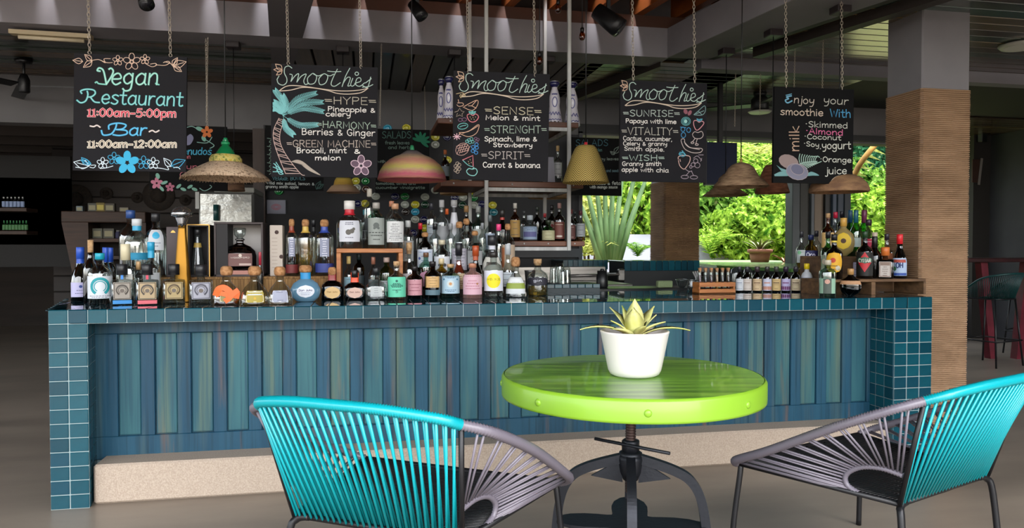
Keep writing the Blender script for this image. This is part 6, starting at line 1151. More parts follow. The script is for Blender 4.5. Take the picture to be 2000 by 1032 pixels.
# ---- batten light, fans, ceiling disc
a = W(16, 56, z=2.84); b_ = W(176, 66, z=2.84); t = thing('batten_light', 'long cream batten light on the soffit at the top left', 'lamp', tuple((a + b_) / 2)); d = (b_ - a); w = MB(); n = V((0, .07, 0)); w.prism([a, b_, b_ + n, a + n], (0, 0, -.03)); w.build('batten', mat('cream plastic', 'b8a888', .5), t, world=True)
MB().tube([a + V((.05, .035, -.045)), b_ + V((-.05, .035, -.045))], .014, 10).build('tube', mat('unlit tube', 'c9bca0', .4), t, world=True)
def fan(px, py, yy, zc, lb, az0, disc, ms=1):
    c = W(px, py, y=yy); t = thing('ceiling_fan', lb, 'ceiling fan', tuple(c), 0, 'ceiling fans'); MB().tube([(0, 0, .05), (0, 0, zc - c.z)], .012, 8).build('rod', M_black, t); MB().lathe([(.07 * ms, -.06), (.09 * ms, -.05), (.09 * ms, .05), (.05 * ms, .10), (.001, .1)], 20).build('motor', M_black, t)
    MB().lathe([(.06, zc - c.z - .03), (.07, zc - c.z), (.001, zc - c.z)], 16).build('canopy', M_black, t)
    for k in range(3):
        a = az0 + k * 2 * pi / 3; o = MB().box((.08, -.05, -.004), (.62, .05, .006), Matrix.Rotation(a, 4, 'Z') @ Matrix.Rotation(.2, 4, 'X')).build('blade', M_black, t)
    if disc: MB().lathe([(.001, -.09), (.10, -.085), (.12, -.07), (.001, -.065)], 24, caps=False).build('light_disc', mat('white diffuser', 'b8b8b0', .5), t)
fan(1484, 205, 3.0, 2.9, 'black ceiling fan with a white disc left of the milk board', .35, True); fan(47, 168, 3.0, 2.9, 'black ceiling fan with a slim motor at the far left edge', -.05, False, .5)
c = W(1995, 88, z=2.89); t = thing('ceiling_downlight', 'round white downlight at the top right corner', 'lamp', tuple(c)); MB().lathe([(.14, -.02), (.16, 0), (.001, .005)], 32).build('rim', mat('white diffuser', 'b8b8b0', .5), t); MB().lathe([(.12, -.022), (.001, -.024)], 24, caps=False).build('diffuser', mat('opal', 'd0d0ca', .4), t)
# ================================================================== RACK
yf, ybk = 1.1, 1.7; M_post = mat('whitewashed steel', 'c4c4c2', .5, 0, col2='a0a09e', scale=(20, 20, 4)); M_shelf = mat('stained shelf wood', '6a3c22', .5, col2='4c2a18', scale=(4, 30, 30), contrast=(.3, .7))
rk = thing('hanging_rack', 'steel and wood bottle rack hung from the roof behind the bar', 'shelf rack', (xw(1030, yf), 1.4, 1.2))
xa, xb2 = xw(950, yf), xw(1111, yf)
for xx, yy, zl in ((xa, yf, W(950, 484, y=yf).z), (xb2, yf, W(1108, 490, y=yf).z), (xw(918, ybk), ybk, W(918, 470, y=ybk).z), (xw(1064, ybk), ybk, W(1064, 470, y=ybk).z)):
    MB().box((xx - .013, yy - .013, zl), (xx + .013, yy + .013, 3.45), bev=.003).build('post', M_post, rk, world=True)
def shelf(px0, px1, ptop, yy0, yy1, th, nm='shelf_board'):
    z = W((px0 + px1) / 2, ptop, y=yy0).z; MB().box((xw(px0, yy0), yy0 + .02, z - th), (xw(px1, yy0), yy1, z), bev=.004).build(nm, M_shelf, rk, world=True)
    MB().box((xa, yy0 - .004, z - th - .03), (xb2, yy0 + .012, z - th - .005)).build('steel_rail', M_post, rk, world=True); MB().box((xa, yy1 - .02, z - th - .03), (xb2, yy1 - .005, z - th - .005)).build('steel_rail', M_post, rk, world=True)
    for i in (0, 1): MB().box(((xa, xb2)[i] - .01, yy0, z - th - .03), ((xa, xb2)[i] + .01, yy1, z - th - .005)).build('steel_rail', M_post, rk, world=True)
    w = MB()
    for px in (px0 + 25, (px0 + px1) / 2, px1 - 20): w.ball((xw(px, yy0), yy0 + .018, z - th / 2), .006, 8)
    w.build('screw_heads', M_post, rk, world=True, kind='stuff'); return z
Z1 = shelf(856, 1131, 234, yf, ybk, .038); Z2 = shelf(862, 1141, 354, yf, ybk, .042); Z3 = shelf(1000, 1144, 471, yf, ybk, .038)
# ceramic bottles on the top shelf
M_cer = None
def ceramic(px, wpx, ytop, lb, yy=1.25):
    c = W(px, 240, y=yy); D = dep(c); R = wpx * D / F / 2; H = W(px, ytop, y=yy).z - Z1; t = thing('ceramic_bottle', lb, 'bottle', (c.x, yy, Z1), 0, 'blue and white ceramic bottles')
    pr = [(.9, 0), (1, .02), (.95, .12), (.78, .30), (.66, .42), (.72, .52), (.70, .62), (.5, .76), (.36, .82), (.36, .88)]
    MB().lathe([(r * R, h * H) for r, h in pr], 24).build('body', mat('glazed white ceramic', 'c4bfc8', .3, coat=.3), t)
    w = MB(); w.lathe([(.4 * R, .85 * H), (.62 * R, .90 * H), (.66 * R, .95 * H), (.4 * R, .99 * H), (.001, H)], 20); w.build('stopper', mat('cobalt glaze', '1c1c4a', .25, coat=.4), t); MB().lathe([(.5 * R, .96 * H), (.68 * R, .965 * H), (.55 * R, .995 * H), (.001, H * 1.005)], 20).build('silver_top', mat('pewter', '8a8a90', .3, .8), t)
    w = MB()
    def on(a, h, k=1.03): r = prof_at(pr, h) * R * k; return V((r * cos(a), r * sin(a), h * H))
    A0 = -pi / 2 - .2
    w2 = []
    for st in ([(.42 * cos(t_), .50 + .11 * sin(t_)) for t_ in [2 * pi * i / 16 for i in range(17)]], [(-.9 + i * .12, .24 + .04 * sin(i * 1.6)) for i in range(16)], [(-.9 + i * .2, .09 + .02 * (i % 2)) for i in range(10)], [(-.6 + i * .1, .68 + .02 * sin(i * 2)) for i in range(12)]):
        P = [on(A0 + u_, v_) for u_, v_ in st]; w.ribbon(P, .0035, (0, -1, 0))
    w.build('painted_pattern', flat('3a3a78', .4), t)
    for i in range(3): MB().ball(tuple(on(A0 - .5 + i * .5, .05, 1.0)), .005, 8).build('foot_dot', flat('2a2420', .5), t)
ceramic(877, 26, 149, 'white and blue ceramic bottle left of the melon and mint board'); ceramic(1083, 30, 158, 'white and blue ceramic bottle right of the melon and mint board'); ceramic(1117, 32, 160, 'rightmost white and blue ceramic bottle behind the white post', 1.3)
ceramic(862, 20, 154, 'ceramic bottle in clear wrap at the left end of the top shelf', 1.45)
def rb(shape, cx, wd, top, lbl, z, yy, **k): return bottle(shape, cx, wd, top, yy, lbl, z=z, group=GSH, **k)
rb('spirit', 1089, 17, 285, 'clear bottle with tan capsule and white label on the middle rack shelf', Z2, 1.25, gl='clear', cap='a88a5c', lab=(.2, .55, 'a8a8a8', 1.2, [('L', 3)]))
rb('spirit', 870, 17, 293, 'dark bottle with an orange top at the left end of the middle shelf', Z2, 1.35, gl='black', cap='a85a2c', lab=(.2, .5, '5c6468', 1.1, None))
t = thing('menu_card', 'folded pale menu card standing on the middle rack shelf', 'card', (xw(1074, 1.2), 1.2, Z2)); x = xw(1068, 1.2); x2 = xw(1081, 1.2); zt = W(1074, 307, y=1.2).z
w = MB(); w.add([(x, 1.19, Z2), (x2 + .01, 1.19, Z2), (x2, 1.2, zt), (x + .006, 1.2, zt), (x, 1.215, Z2), (x2 + .01, 1.215, Z2), (x2, 1.206, zt), (x + .006, 1.206, zt)], [(0, 1, 2, 3), (7, 6, 5, 4), (0, 3, 7, 4), (1, 5, 6, 2), (3, 2, 6, 7), (0, 4, 5, 1)]); w.build('card', mat('pale card', '8c8a94', .7), t, world=True)
for i, px in enumerate(range(895, 1062, 13)):
    rb('mini', px, 11, 343 + (i * 7) % 5, ('tiny dark bottle at place %s along the middle rack shelf under the melon board' % ['one', 'two', 'three', 'four', 'five', 'six', 'seven', 'eight', 'nine', 'ten', 'eleven', 'twelve', 'thirteen'][i]), Z2, 1.3, gl='black', cap=['8a8a8a', 'a83a2c', '3a4a6a', 'c8c0b0'][i % 4]) if False else None
for a in ((1006, 20, 397, 'spirit', 'amber', 'c9c4bc', (.1, .55, 'b08a4c', 1.2, [('L', 3)]), 'amber bottle with a gold label, leftmost in full view on the lower shelf', 1.22),
          (1023.5, 17, 412, 'spirit', 'clear', '3a3c40', (.1, .5, '8c9292', 1.1, [('L', 2)]), 'clear narrow bottle behind the blue-grey gin label', 1.35), (1035, 29, 421, 'squat', 'grey', 'a8b0b8', (.06, .56, '8a9cb4', 1.2, [('R', .1, .9, .2, .6, '5a5a8a'), ('L', 2, '3a3a5c', .75, .9)]), 'squat gin bottle with a blue-grey label on the lower shelf', 1.2),
          (1049, 19, 404, 'spirit', 'dkgreen', '1c2420', None, 'dark green bottle behind the blue-grey gin label', 1.3), (1071, 26, 430, 'squat', 'green', '26301e', (.05, .5, 'b4b08c', 1.2, [('L', 3, '5a5a3a'), ('F', '7a7a50')]), 'green bottle with a cream label on the lower shelf', 1.2), (1064, 16, 417, 'spirit', 'brown', 'a82c34', None, 'brown bottle with a red collar behind the green one', 1.33),
          (1078, 20, 401, 'spirit', 'brown', '1c1618', (.3, .55, 'c0b0a0', 1.0, [('D', .5, .5, .2, '8a2c2c')]), 'dark bottle with a round emblem label left of the white post', 1.38), (1092.5, 21, 397, 'spirit', 'brown', 'a07c78', (.06, .5, '6c3c34', 1.2, [('L', 2, 'c8b8a8'), ('R', .3, .7, .1, .2, 'c8c0b8')]), 'brown whisky bottle just left of the white post', 1.2),
          (1115, 18, 409, 'spirit', 'brown', '6a2428', (.06, .5, '5a3430', 1.2, [('L', 2, 'b8a898')]), 'brown bottle just right of the white post', 1.2), (1123, 16, 413, 'spirit', 'black', '20282a', (.1, .5, '8a8e92', 1.2, None), 'dark bottle with a grey label near the shelf end', 1.3), (1134, 18, 412, 'spirit', 'clear', '5c2c34', (.15, .58, '8e9296', 1.2, [('L', 3)]), 'clear bottle of amber liquor, last on the lower shelf', 1.2)):
    cx, wd, tp, sh, gl_, cp, lb_, txt, yy = a; rb(sh, cx, wd, tp, txt, Z3, yy, gl=gl_, cap=cp, lab=lb_, liq=('amber', .12) if 'amber liquor' in txt else None)
# ================================================================== BACK WALL THINGS
DC = {'c': '2a9cc0', 'y': 'c8c02c', 'n': '14144a', 'g': '158038', 'w': 'a8aca0', 'd': '0c3a24', 'k': '2a201c', 't': '1a7a88', 'b': '4a2c1a'}
DW = {'c': 'cyan', 'y': 'yellow', 'n': 'navy', 'g': 'bright green', 'w': 'clear', 'd': 'dark green', 'k': 'nearly black', 't': 'teal', 'b': 'brown'}
discs = [(757, 251, 'c', 'above the dark chalkboard'), (794, 250, 'y', 'above the dark chalkboard'), (850, 268, 'y', 'left of the ceramic bottles below the shelf'), (873, 268, 'n', 'beside the topmost yellow one near the rack'), (850, 283, 'w', 'left of the dark bottle with the orange top'), (874, 313, 'y', 'behind the bottle with the orange top'),
 (695, 354, 'y', 'beside the small yellow lamp'), (714, 354, 'g', 'right of the small yellow lamp'), (697, 367, 'w', 'at the rim of the small yellow lamp'), (715, 370, 'b', 'beside the clear one near the small lamp'), (734, 384, 'w', 'beside the tallest bottle on the crate'), (772, 384, 'n', 'above the corked crate bottles'), (791, 384, 'g', 'below the dark chalkboard'), (830, 385, 'w', 'below the dome lamp'), (850, 372, 'w', 'just under the rack shelf end'),
 (791, 400, 'w', 'below the bright green one'), (811, 400, 'y', 'right of a clear one below the chalkboard'), (830, 400, 'd', 'under the clear one below the dome lamp'), (792, 414, 'k', 'left of the cyan one'), (811, 414, 'c', 'in the middle of the lower group'), (811, 429, 'w', 'under the cyan one of the lower group'), (828, 429, 'n', 'lowest right of the cyan one'), (807, 455, 'n', 'beside the red-capped bottle'), (829, 446, 'y', 'behind the red-capped bottle'), (699, 398, 'n', 'right of the red-collared bottle'), (713, 398, 'y', 'left of the tallest crate bottle'),
 (888, 386, 'n', 'left of the rear rack post'), (904, 386, 'w', 'beside the rear rack post'), (903, 401, 'd', 'below the clear one at the rear post'), (925, 375, 'y', 'topmost between the rack posts'), (925, 386, 'g', 'between the rack posts'), (926, 401, 'w', 'under the green one between the posts'), (941, 399, 'n', 'left of the front white post'), (962, 401, 'y', 'right of the front white post'), (964, 415, 't', 'under the yellow one right of the post'), (545, 374, 'g', 'under the small chalkboard at the left')]
for px, py, c, wh in discs:
    p = W(px, py, y=BW - .001); r = 8.6 * dep(p) / F; t = thing('bottle_bottom', '%s glass disc in the wall, %s' % (DW[c], wh), 'glass disc', tuple(p), 0, 'bottle bottoms set in the charcoal wall')
    mm = mat('glass disc ' + c, DC[c], .15, coat=.6, col2=DC[c])
    for nm, prf in (('rim', [(r, 0), (r, .012), (r * .8, .02), (r * .66, .014)]), ('punt', [(r * .68, .010), (r * .45, .012), (r * .3, .020), (r * .12, .012), (.001, .014)])):
        w = MB(); w.lathe(prf, 20, caps=False); w.v = [(x, -z, y * .85) for x, y, z in w.v]; w.build(nm, mm, t)
# framed card, silver fridge
def plaque(nm, lb, cat, x0, y0, x1, y1, yy, m, th=.02):
    a, b2 = W(x0, y1, y=yy), W(x1, y0, y=yy); t = thing(nm, lb, cat, ((a.x + b2.x) / 2, yy, a.z)); MB().box((a.x, yy, a.z), (b2.x, yy + th, b2.z), bev=.003).build('panel', m, t, world=True); return t, a, b2
t, a, b_ = plaque('notice_card', 'pale lilac card with a small pink mark on the charcoal wall', 'card', 521, 391, 558, 418, BW - .02, mat('lilac card', '8e8e9c', .6), .015)
w = MB(); c = (a + b_) / 2
for k in range(3): w.ribbon([V((c.x + (.02 + .012 * k) * cos(q), BW - .0215, c.z + (.012 + .008 * k) * sin(q))) for q in [2 * pi * i / 14 for i in range(15)]], .003, (0, -1, 0))
w.build('emblem', flat('a86a78'), t, world=True)
fr_ = thing('steel_fridge', 'tall hammered steel refrigerator behind the gift boxes', 'refrigerator', tuple(W(442, 500, y=2.4).xy) + (0,)); x0, x1 = xw(389, 2.4), xw(497, 2.4); zt = W(442, 376, y=2.4).z; zt2 = W(470, 366, y=2.4).z
M_ham = mat('hammered steel', '9c9c98', .28, .65, bump=1.0, bscale=(9, 9, 12)); MB().box((x0, 2.4, .08), (x1, 3.0, zt), bev=.01).build('cabinet', mat('fridge side', '7c7c7a', .4, .5), fr_, world=True)
MB().box((x0 + .01, 2.375, .12), (x1 - .01, 2.4, zt - .01), bev=.008).build('door', M_ham, fr_, world=True); MB().box((xw(418, 2.4), 2.42, zt), (x1, 2.98, zt2), bev=.005).build('top_unit', mat('fridge top', '86867f', .5), fr_, world=True); MB().box((x0 - .02, 2.37, zt - .14), (x0 + .012, 2.41, zt), bev=.003).build('hinge', mat('hinge', 'a0a09c', .4), fr_, world=True)
MB().tube([(xw(423, 2.35), 2.35, W(423, 431, y=2.35).z), (xw(423, 2.35), 2.345, W(423, 400, y=2.35).z)], .022, 12).build('handle', mat('teal handle', '1c4444', .3), fr_, world=True)
# tv
t, a, b_ = plaque('wall_screen', 'dark blue switched-off screen right of the papaya board', 'screen', 1379, 279, 1440, 359, 2.6, mat('screen glass', '141c34', .45, spec=.2), .05)
MB().box((a.x - .012, 2.585, a.z - .012), (a.x, 2.64, b_.z + .012)).build('bezel', M_black, t, world=True); MB().box((a.x, 2.585, a.z - .014), (b_.x + .01, 2.64, a.z)).build('bezel', M_black, t, world=True); MB().box(((a.x + b_.x) / 2 - .02, 2.62, b_.z), ((a.x + b_.x) / 2 + .02, 2.66, 2.9)).build('ceiling_arm', M_black, t, world=True)
# green lit slit above the small board
p, q = W(1136, 267, y=BW + .05), W(1212, 262, y=BW + .05)
# ---- window frames
zb_ = 1.05; zt_ = W(1450, 268, y=BW).z
def fpost(px0, px1, m, y0=BW - .03, y1=BW + .12, n='window_frame'): return MB().box((xw(px0, y0), y0, 1.0), (xw(px1, y0), y1, zt_ + .05), bev=.006)
wf = fpost(1547, 1562, 0); o = wf.build('window_3_frame', M_frame, None, kind='structure')
for nm, a0, a1, cc, y0, y1 in (('window_3_jamb', 1562, 1584, '15140f', BW + .02, BW + .3), ('trim_shutter_grey', 1584, 1590, '4c5058', BW - .02, BW + .1), ('trim_shutter_brown', 1590, 1611, '6a5a4c', BW + .04, BW + .2), ('trim_shutter_dark', 1611, 1626, '141416', BW + .0, BW + .2), ('trim_shutter_blue', 1626, 1633, '3c4658', BW - .04, BW + .1), ('trim_shutter_slate', 1636, 1649, '2f3846', BW - .03, BW + .1), ('window_4_frame', 1649, 1661, '1e242c', BW - .05, BW + .1)):
    MB().box((xw(a0, y0), y0, 1.0), (xw(a1, y0), y1, zt_ + .05), bev=.004).build(nm, mat('frame ' + cc, cc, .55), None, kind='structure')
struct('window_1_frame', MB().box((xw(1129, BW), BW - .03, .9), (xw(1136, BW), BW + .2, zt_)), mat('frame 3c', '46464a', .6))
struct('window_1_head', MB().box((xw(1129, BW), BW - .03, W(1170, 262, y=BW).z), (xw(1275, BW), BW + .22, W(1170, 244, y=BW).z)), MC['lintel steel'])
wg = glass('window pane', 'e8f0ea', .03, .01)
MB().box((xw(1562, BW + .3), BW + .30, 1.1), (xw(1562, BW + .3) + .02, BW + .305, 2.4)).build('window_3_pane_edge', wg, None, kind='structure')
# ---- green sill ledges and back counter
M_sill = mat('polished green sill', '5f8a48', .2, coat=.3, col2='4f7a40', scale=(6, 6, 6)); M_til2 = M_tile
zk = 1.175
p0 = W(1222, 510, y=2.55)
bc = thing('back_counter', 'raised back counter with a row of teal edge tiles below the windows', 'counter', (xw(1290, 2.7), 3.0, 0))
ya = 2.62
xk0, xk1 = xw(1220, ya), xw(1367, ya)
MB().box((xk0, ya + .012, 0), (xk1, 3.07, zk - .012)).build('counter_body', mat('dark cabinet', '0f1416', .6), bc, world=True); MB().box((xk0 - .01, ya + .004, zk - .012), (xk1, 3.08, zk), bev=.003).build('top_slab', M_sill, bc, world=True)
yl = 3.1; MB().box((xw(1100, yl), yl + .01, 0), (xk0 - .01, BW - .02, zk - .012)).build('counter_body', MC['dark cabinet'], bc, world=True); MB().box((xw(1100, yl), yl + .004, zk - .012), (xk0 - .01, BW - .01, zk), bev=.003).build('top_slab', mat('teal slab', '0e4450', .15, coat=.8), bc, world=True)
n = 12
for i in range(n):
    x0 = xk0 + (xk1 - xk0) * i / n; x1 = xk0 + (xk1 - xk0) * (i + 1) / n - .004; MB().box((x0, ya - .002, zk - .095), (x1, ya + .012, zk), bev=.002).build('tile', M_tile, bc, world=True)
n = 9
for i in range(n):
    X0, X1 = xw(1100, yl), xk0; x0 = X0 + (X1 - X0) * i / n; x1 = X0 + (X1 - X0) * (i + 1) / n - .004; MB().box((x0, yl - .002, zk - .095), (x1, yl + .012, zk), bev=.002).build('tile', M_tile, bc, world=True)
ws = thing('window_sill_slab', 'low sunlit green sill under the window with the terracotta pot', 'sill', tuple(W(1450, 518, z=1.12).xy) + (0,)); pg = [W(x, y, z=1.12) for x, y in ((1364, 512), (1366, 514), (1400, 519), (1545, 525), (1665, 525), (1665, 514))]; w = MB(); w.prism(pg, (0, 0, -.03)); w.build('slab', M_sill, ws, world=True); w = MB(); w.prism([p + V((0, .05, -.03)) for p in pg[1:5]] + [pg[4] + V((0, .5, -.03)), pg[1] + V((0, .5, -.03))], (0, 0, -1.09)); w.build('sill_body', MC['dark cabinet'], ws, world=True)
# steel sink bench
M_ss = mat('sink steel', '8c8884', .3, .85, col2='6a6764', scale=(2, 20, 20)); ys = 1.75; x0, x1 = xw(1095, ys), xw(1236, ys)
t = thing('steel_bench', 'stainless steel work bench and sink behind the bar', 'work bench', ((x0 + x1) / 2, 2.2, 0)); zb2 = 1.0
MB().box((x0 - .6, ys, zb2 - .04), (x1, 2.5, zb2), bev=.005).build('bench_top', M_ss, t, world=True); MB().box((x0 - .6, 2.45, zb2), (x1, 2.5, W(1180, 521, y=2.45).z), bev=.004).build('splash_back', M_ss, t, world=True); MB().box((x0 - .6, ys + .03, 0), (x1, 2.48, zb2 - .04)).build('cabinet', MC['dark cabinet'], t, world=True)
xx = xw(1214, 2.3); MB().box((xx - .03, 2.28, zb2), (xx + .03, 2.34, W(1214, 526, y=2.3).z), bev=.01).build('tap_post', M_ss, t, world=True); MB().tube([(xx, 2.3, W(1214, 536, y=2.3).z), (xw(1100, 2.2), 2.2, W(1100, 540, y=2.2).z)], .014, 8).build('tap_arm', M_ss, t, world=True)
t = thing('black_canister', 'black canister on the steel bench', 'canister', tuple(W(1176, 562, y=1.45).xy) + (COUNTER + .0,)); 
t.location.z = W(1176, 562, y=1.45).z; MB().lathe([(.04, 0), (.045, .01), (.045, .10), (.038, .105), (.038, .13), (.001, .13)], 20).build('can', M_black, t); MB().lathe([(.02, .13), (.012, .145), (.001, .145)], 12).build('knob', M_black, t)
zz = t.location.z; sb = thing('service_shelf', 'dark service shelf just behind the counter', 'shelf', (xw(1240, 1.3), 1.3, 0)); MB().box((xw(1165, 1.0), 1.28, zz - .03), (xw(1500, 1.3), 1.62, zz), bev=.004).build('shelf_top', mat('black stone', '101214', .3), sb, world=True); MB().box((xw(1170, 1.3), 1.31, 0), (xw(1490, 1.3), 1.6, zz - .03)).build('shelf_body', MC['dark cabinet'], sb, world=True)
# ================================================================== SHOP INTERIOR (far left)
M_bk = mat('bookcase wood', '3a2418', .65, col2='2a1a10', scale=(4, 4, 30))
yy = 4.6; D0 = xw(128, yy), xw(285, yy); ztp = W(200, 413, y=yy).z; bkc = thing('bookcase', 'wooden bookcase with flared sides behind the wine bottles', 'bookcase', ((D0[0] + D0[1]) / 2, yy + .2, 0))
MB().box((D0[0] - .04, yy, ztp - .12), (D0[1], yy + .4, ztp), bev=.008).build('top_board', M_bk, bkc, world=True)
w = MB(); x = D0[0]; w.prism([(x - .04, yy + .01, ztp - .12), (x + .22, yy + .01, ztp - .12), (x + .24, yy + .01, 0), (x + .06, yy + .01, 0), (x + .14, yy + .01, .6)], (0, .38, 0)); w.build('side_panel', M_bk, bkc, world=True)
w = MB(); x = D0[1]; w.prism([(x - .1, yy + .01, ztp - .12), (x, yy + .01, ztp - .12), (x - .02, yy + .01, 0), (x - .12, yy + .01, 0)], (0, .38, 0)); w.build('side_panel', M_bk, bkc, world=True)
zsh = []
for py in (466, 500, 545): z = W(200, py, y=yy).z; zsh.append(z); MB().box((D0[0] + .1, yy + .03, z - .04), (D0[1] - .06, yy + .38, z), bev=.004).build('shelf_board', M_bk, bkc, world=True)
MB().box((D0[0] + .1, yy + .36, 0), (D0[1] - .05, yy + .39, ztp - .1)).build('back_board', mat('bookcase back', '1a120c', .8), bkc, world=True)
def trinket(px, wpx, top, base, z, lb, c, shape='box', y0=None):
    y0 = y0 or yy + .12; p = W(px, base, y=y0); D = dep(p); wd = wpx * D / F; h = max(.03, (base - top) * D / F); t = thing('shelf_trinket' if shape == 'box' else 'shelf_jar', lb, 'ornament' if shape == 'box' else 'jar', (p.x, y0, z), 0, 'small goods on the bookcase')
    if shape == 'box':
        MB().box((-wd / 2, 0, 0), (wd / 2, .06, h), bev=.004).build('body', flat(c), t); MB().box((-wd * .36, -.002, h * .2), (wd * .36, 0, h * .75)).build('label', flat('8a8468' if c != '6a5c2c' else 'b0a050'), t)
    else: MB().lathe([(wd * .45, 0), (wd * .5, h * .1), (wd * .5, h * .7), (wd * .35, h * .8), (wd * .35, h), (.001, h)], 12).build('body', flat(c), t); MB().lathe([(wd * .37, h * .86), (wd * .37, h * 1.02), (.001, h * 1.02)], 12).build('lid', flat('6a6a66'), t)
for a in ((155, 12, 402, 413, 'box', '6a7478', 'grey-blue little box, leftmost on top of the bookcase'), (180, 16, 396, 413, 'box', '4a4a44', 'dark photo box on top of the bookcase'), (196, 16, 395, 413, 'box', '6a5c2c', 'yellow tin in the middle on top of the bookcase'), (214, 18, 396, 413, 'box', '464038', 'dark tin right of the yellow one on the bookcase'), (242, 16, 404, 413, 'box', '7c7468', 'pale small box, rightmost on top of the bookcase')):
    trinket(a[0], a[1], a[2], a[3], ztp, a[6], a[5], a[4])
for a in ((150, 8, 448, 466, 'jar', '5a4a3a', 'small jar at the left of the upper bookcase shelf'), (168, 14, 435, 466, 'jar', '4c6858', 'tall green jar on the upper bookcase shelf'), (190, 18, 446, 466, 'box', '5a5a50', 'grey box on the upper bookcase shelf'), (212, 20, 446, 466, 'box', '4e4c44', 'second grey box on the upper bookcase shelf'), (231, 10, 450, 466, 'jar', '2c2c48', 'navy jar at the right of the upper bookcase shelf')): trinket(a[0], a[1], a[2], a[3], zsh[0], a[6], a[5], a[4])
trinket(149, 11, 488, 500, zsh[1], 'yellow little box on the middle bookcase shelf', '6a5c2c')
# straw hats hanging on the shop plank wall
for px, py, r, lb in ((148, 390, 30, 'large dark straw hat on the plank wall above the bookcase'), (208, 378, 12, 'small dark straw hat left of centre on the plank wall'), (268, 386, 11, 'small dark straw hat right of centre on the plank wall'), (310, 382, 30, 'large dark straw hat on the plank wall behind the tall stoppers'), (362, 391, 11, 'small dark straw hat beside the steel fridge')):
    p = W(px, py, y=yp - .02); r *= dep(p) / F; t = thing('straw_hat', lb, 'hat', tuple(p), 0, 'straw hats on the plank wall')
    for nm, prf in (('brim', [(r, 0), (r * .98, .01), (r * .5, .02)]), ('crown', [(r * .5, .02), (r * .42, .07), (.001, .09)])):
        w = MB(); w.lathe(prf, 24, caps=False); w.v = [(x, -z, y) for x, y, z in w.v]; w.build(nm, mat('dark straw', '1c1612', .85, col2='2c221a', scale=(40, 40, 40)), t)
# left shelves
for k, (py, n, c, top, lb) in enumerate(((406, 6, '7c8cae', 385, 'white'), (451, 8, '3c6a3c', 428, 'green'))):
    yy3 = 4.9; z = W(30, py, y=yy3).z; t = thing('shop_shelf', 'dark wall shelf of %s-labelled bottles at the far left' % lb, 'shelf', (xw(25, yy3), yy3, z)); MB().box((xw(-60, yy3), yy3, z - .04), (xw(53, yy3), yy3 + .3, z), bev=.004).build('board', M_bk, t, world=True); MB().box((xw(-60, yy3), yy3 + .28, z - .4), (xw(120, yy3), yy3 + .32, z + .6)).build('back_panel', mat('shelf back', '100e0d', .8), t, world=True)
    for i in range(n):
        px = 9 + i * (7.4 if k == 0 else 6.2); bottle('apoth' if k == 0 else 'wine', px, 6.5, top + (0 if k == 0 else 3), yy3 + .1, '%s bottle %s from the left on the %s shop shelf' % ('pale-labelled' if k == 0 else 'green', ['first', 'second', 'third', 'fourth', 'fifth', 'sixth', 'seventh', 'eighth'][i], 'upper' if k == 0 else 'lower'), 'clear' if k == 0 else 'green', 'b8b8bc' if k == 0 else '2a6a3c', (.1, .6, c, 1.2, None), None, z=z, group='%s bottles on the %s shop shelf' % ('pale' if k == 0 else 'green', 'upper' if k == 0 else 'lower'))
# ================================================================== RIGHT SIDE: STOOL, TABLE, CURTAINS
M_red = mat('dark red painted steel', '6a1c2c', .4, col2='541420', scale=(6, 6, 6)); yt = 3.2
p = W(1960, 724, z=0); bt = thing('high_table', 'high dark red table behind the right column', 'table', (W(1950, 700, y=yt).x + .2, yt + .3, 0)); zt3 = W(1950, 505, y=yt).z; xt = xw(1895, yt)
MB().box((xt - .2, yt, zt3 - .045), (xt + 1.6, yt + .7, zt3), bev=.006).build('tabletop', mat('dark red wood top', '3c1a1c', .35, col2='2c1214', scale=(3, 20, 20)), bt, world=True)
for (x0, x1, yy2) in ((xw(1916, yt + .1), xw(1938, yt + .1), yt + .1), (xw(2008, yt), xw(1992, yt), yt + .02)):
    w = MB(); w.prism([(x0, yy2, zt3 - .045), (x0 + .09, yy2, zt3 - .045), (x1 + .09, yy2, 0), (x1, yy2, 0)], (0, .09, 0)); w.build('leg', M_red, bt, world=True)
MB().box((xt - .2, yt + .5, .25), (xw(1930, yt), yt + .56, .31)).build('foot_rail', M_red, bt, world=True)
def stool(cx, cy, rz, lb):
    t = thing('cord_bar_stool', lb, 'bar stool', (cx, cy, 0), rz, 'dark cord bar stools'); SZ = .74; M = M_legm; Mc = mat('dark green cord', '103c3c', .4)
    for sx in (-1, 1):
        for sy in (-1, 1): MB().tube([(sx * .18, sy * .16, SZ), (sx * .24, sy * .22, 0)], .010, 8).build('leg', M, t)
    for z, k in ((.28, 1.0),):
        q = .225; MB().tube([(-q, -q + .01, z), (q, -q + .01, z), (q, q - .01, z), (-q, q - .01, z)], .008, 6, closed=True).build('foot_ring', M, t)
    back = smooth([V((-.24, .12, SZ + .10)), V((-.27, -.06, SZ + .22)), V((-.2, -.24, SZ + .27)), V((0, -.29, SZ + .28)), V((.2, -.24, SZ + .27)), V((.27, -.06, SZ + .22)), V((.24, .12, SZ + .10))], 6)
    low = smooth([V((-.19, .16, SZ)), V((-.19, -.05, SZ)), V((-.15, -.17, SZ)), V((0, -.2, SZ)), V((.15, -.17, SZ)), V((.19, -.05, SZ)), V((.19, .16, SZ))], 6)
    MB().tube(back, .011, 8).build('back_rail', Mc, t); MB().tube(low, .009, 8).build('seat_rail', M, t); w = MB(); n = 60
    for i in range(n): u = (i + .5) / n; w.tube([samp(back, u), samp(low, u)], .0036, 4)
    w.build('back_cords', Mc, t, kind='stuff'); w = MB()
    for i in range(22): y = -.17 + .34 * i / 21; w.tube([(-.18, y, SZ), (0, y, SZ - .015), (.18, y, SZ)], .0045, 4)
    w.build('seat_cords', Mc, t, kind='stuff')
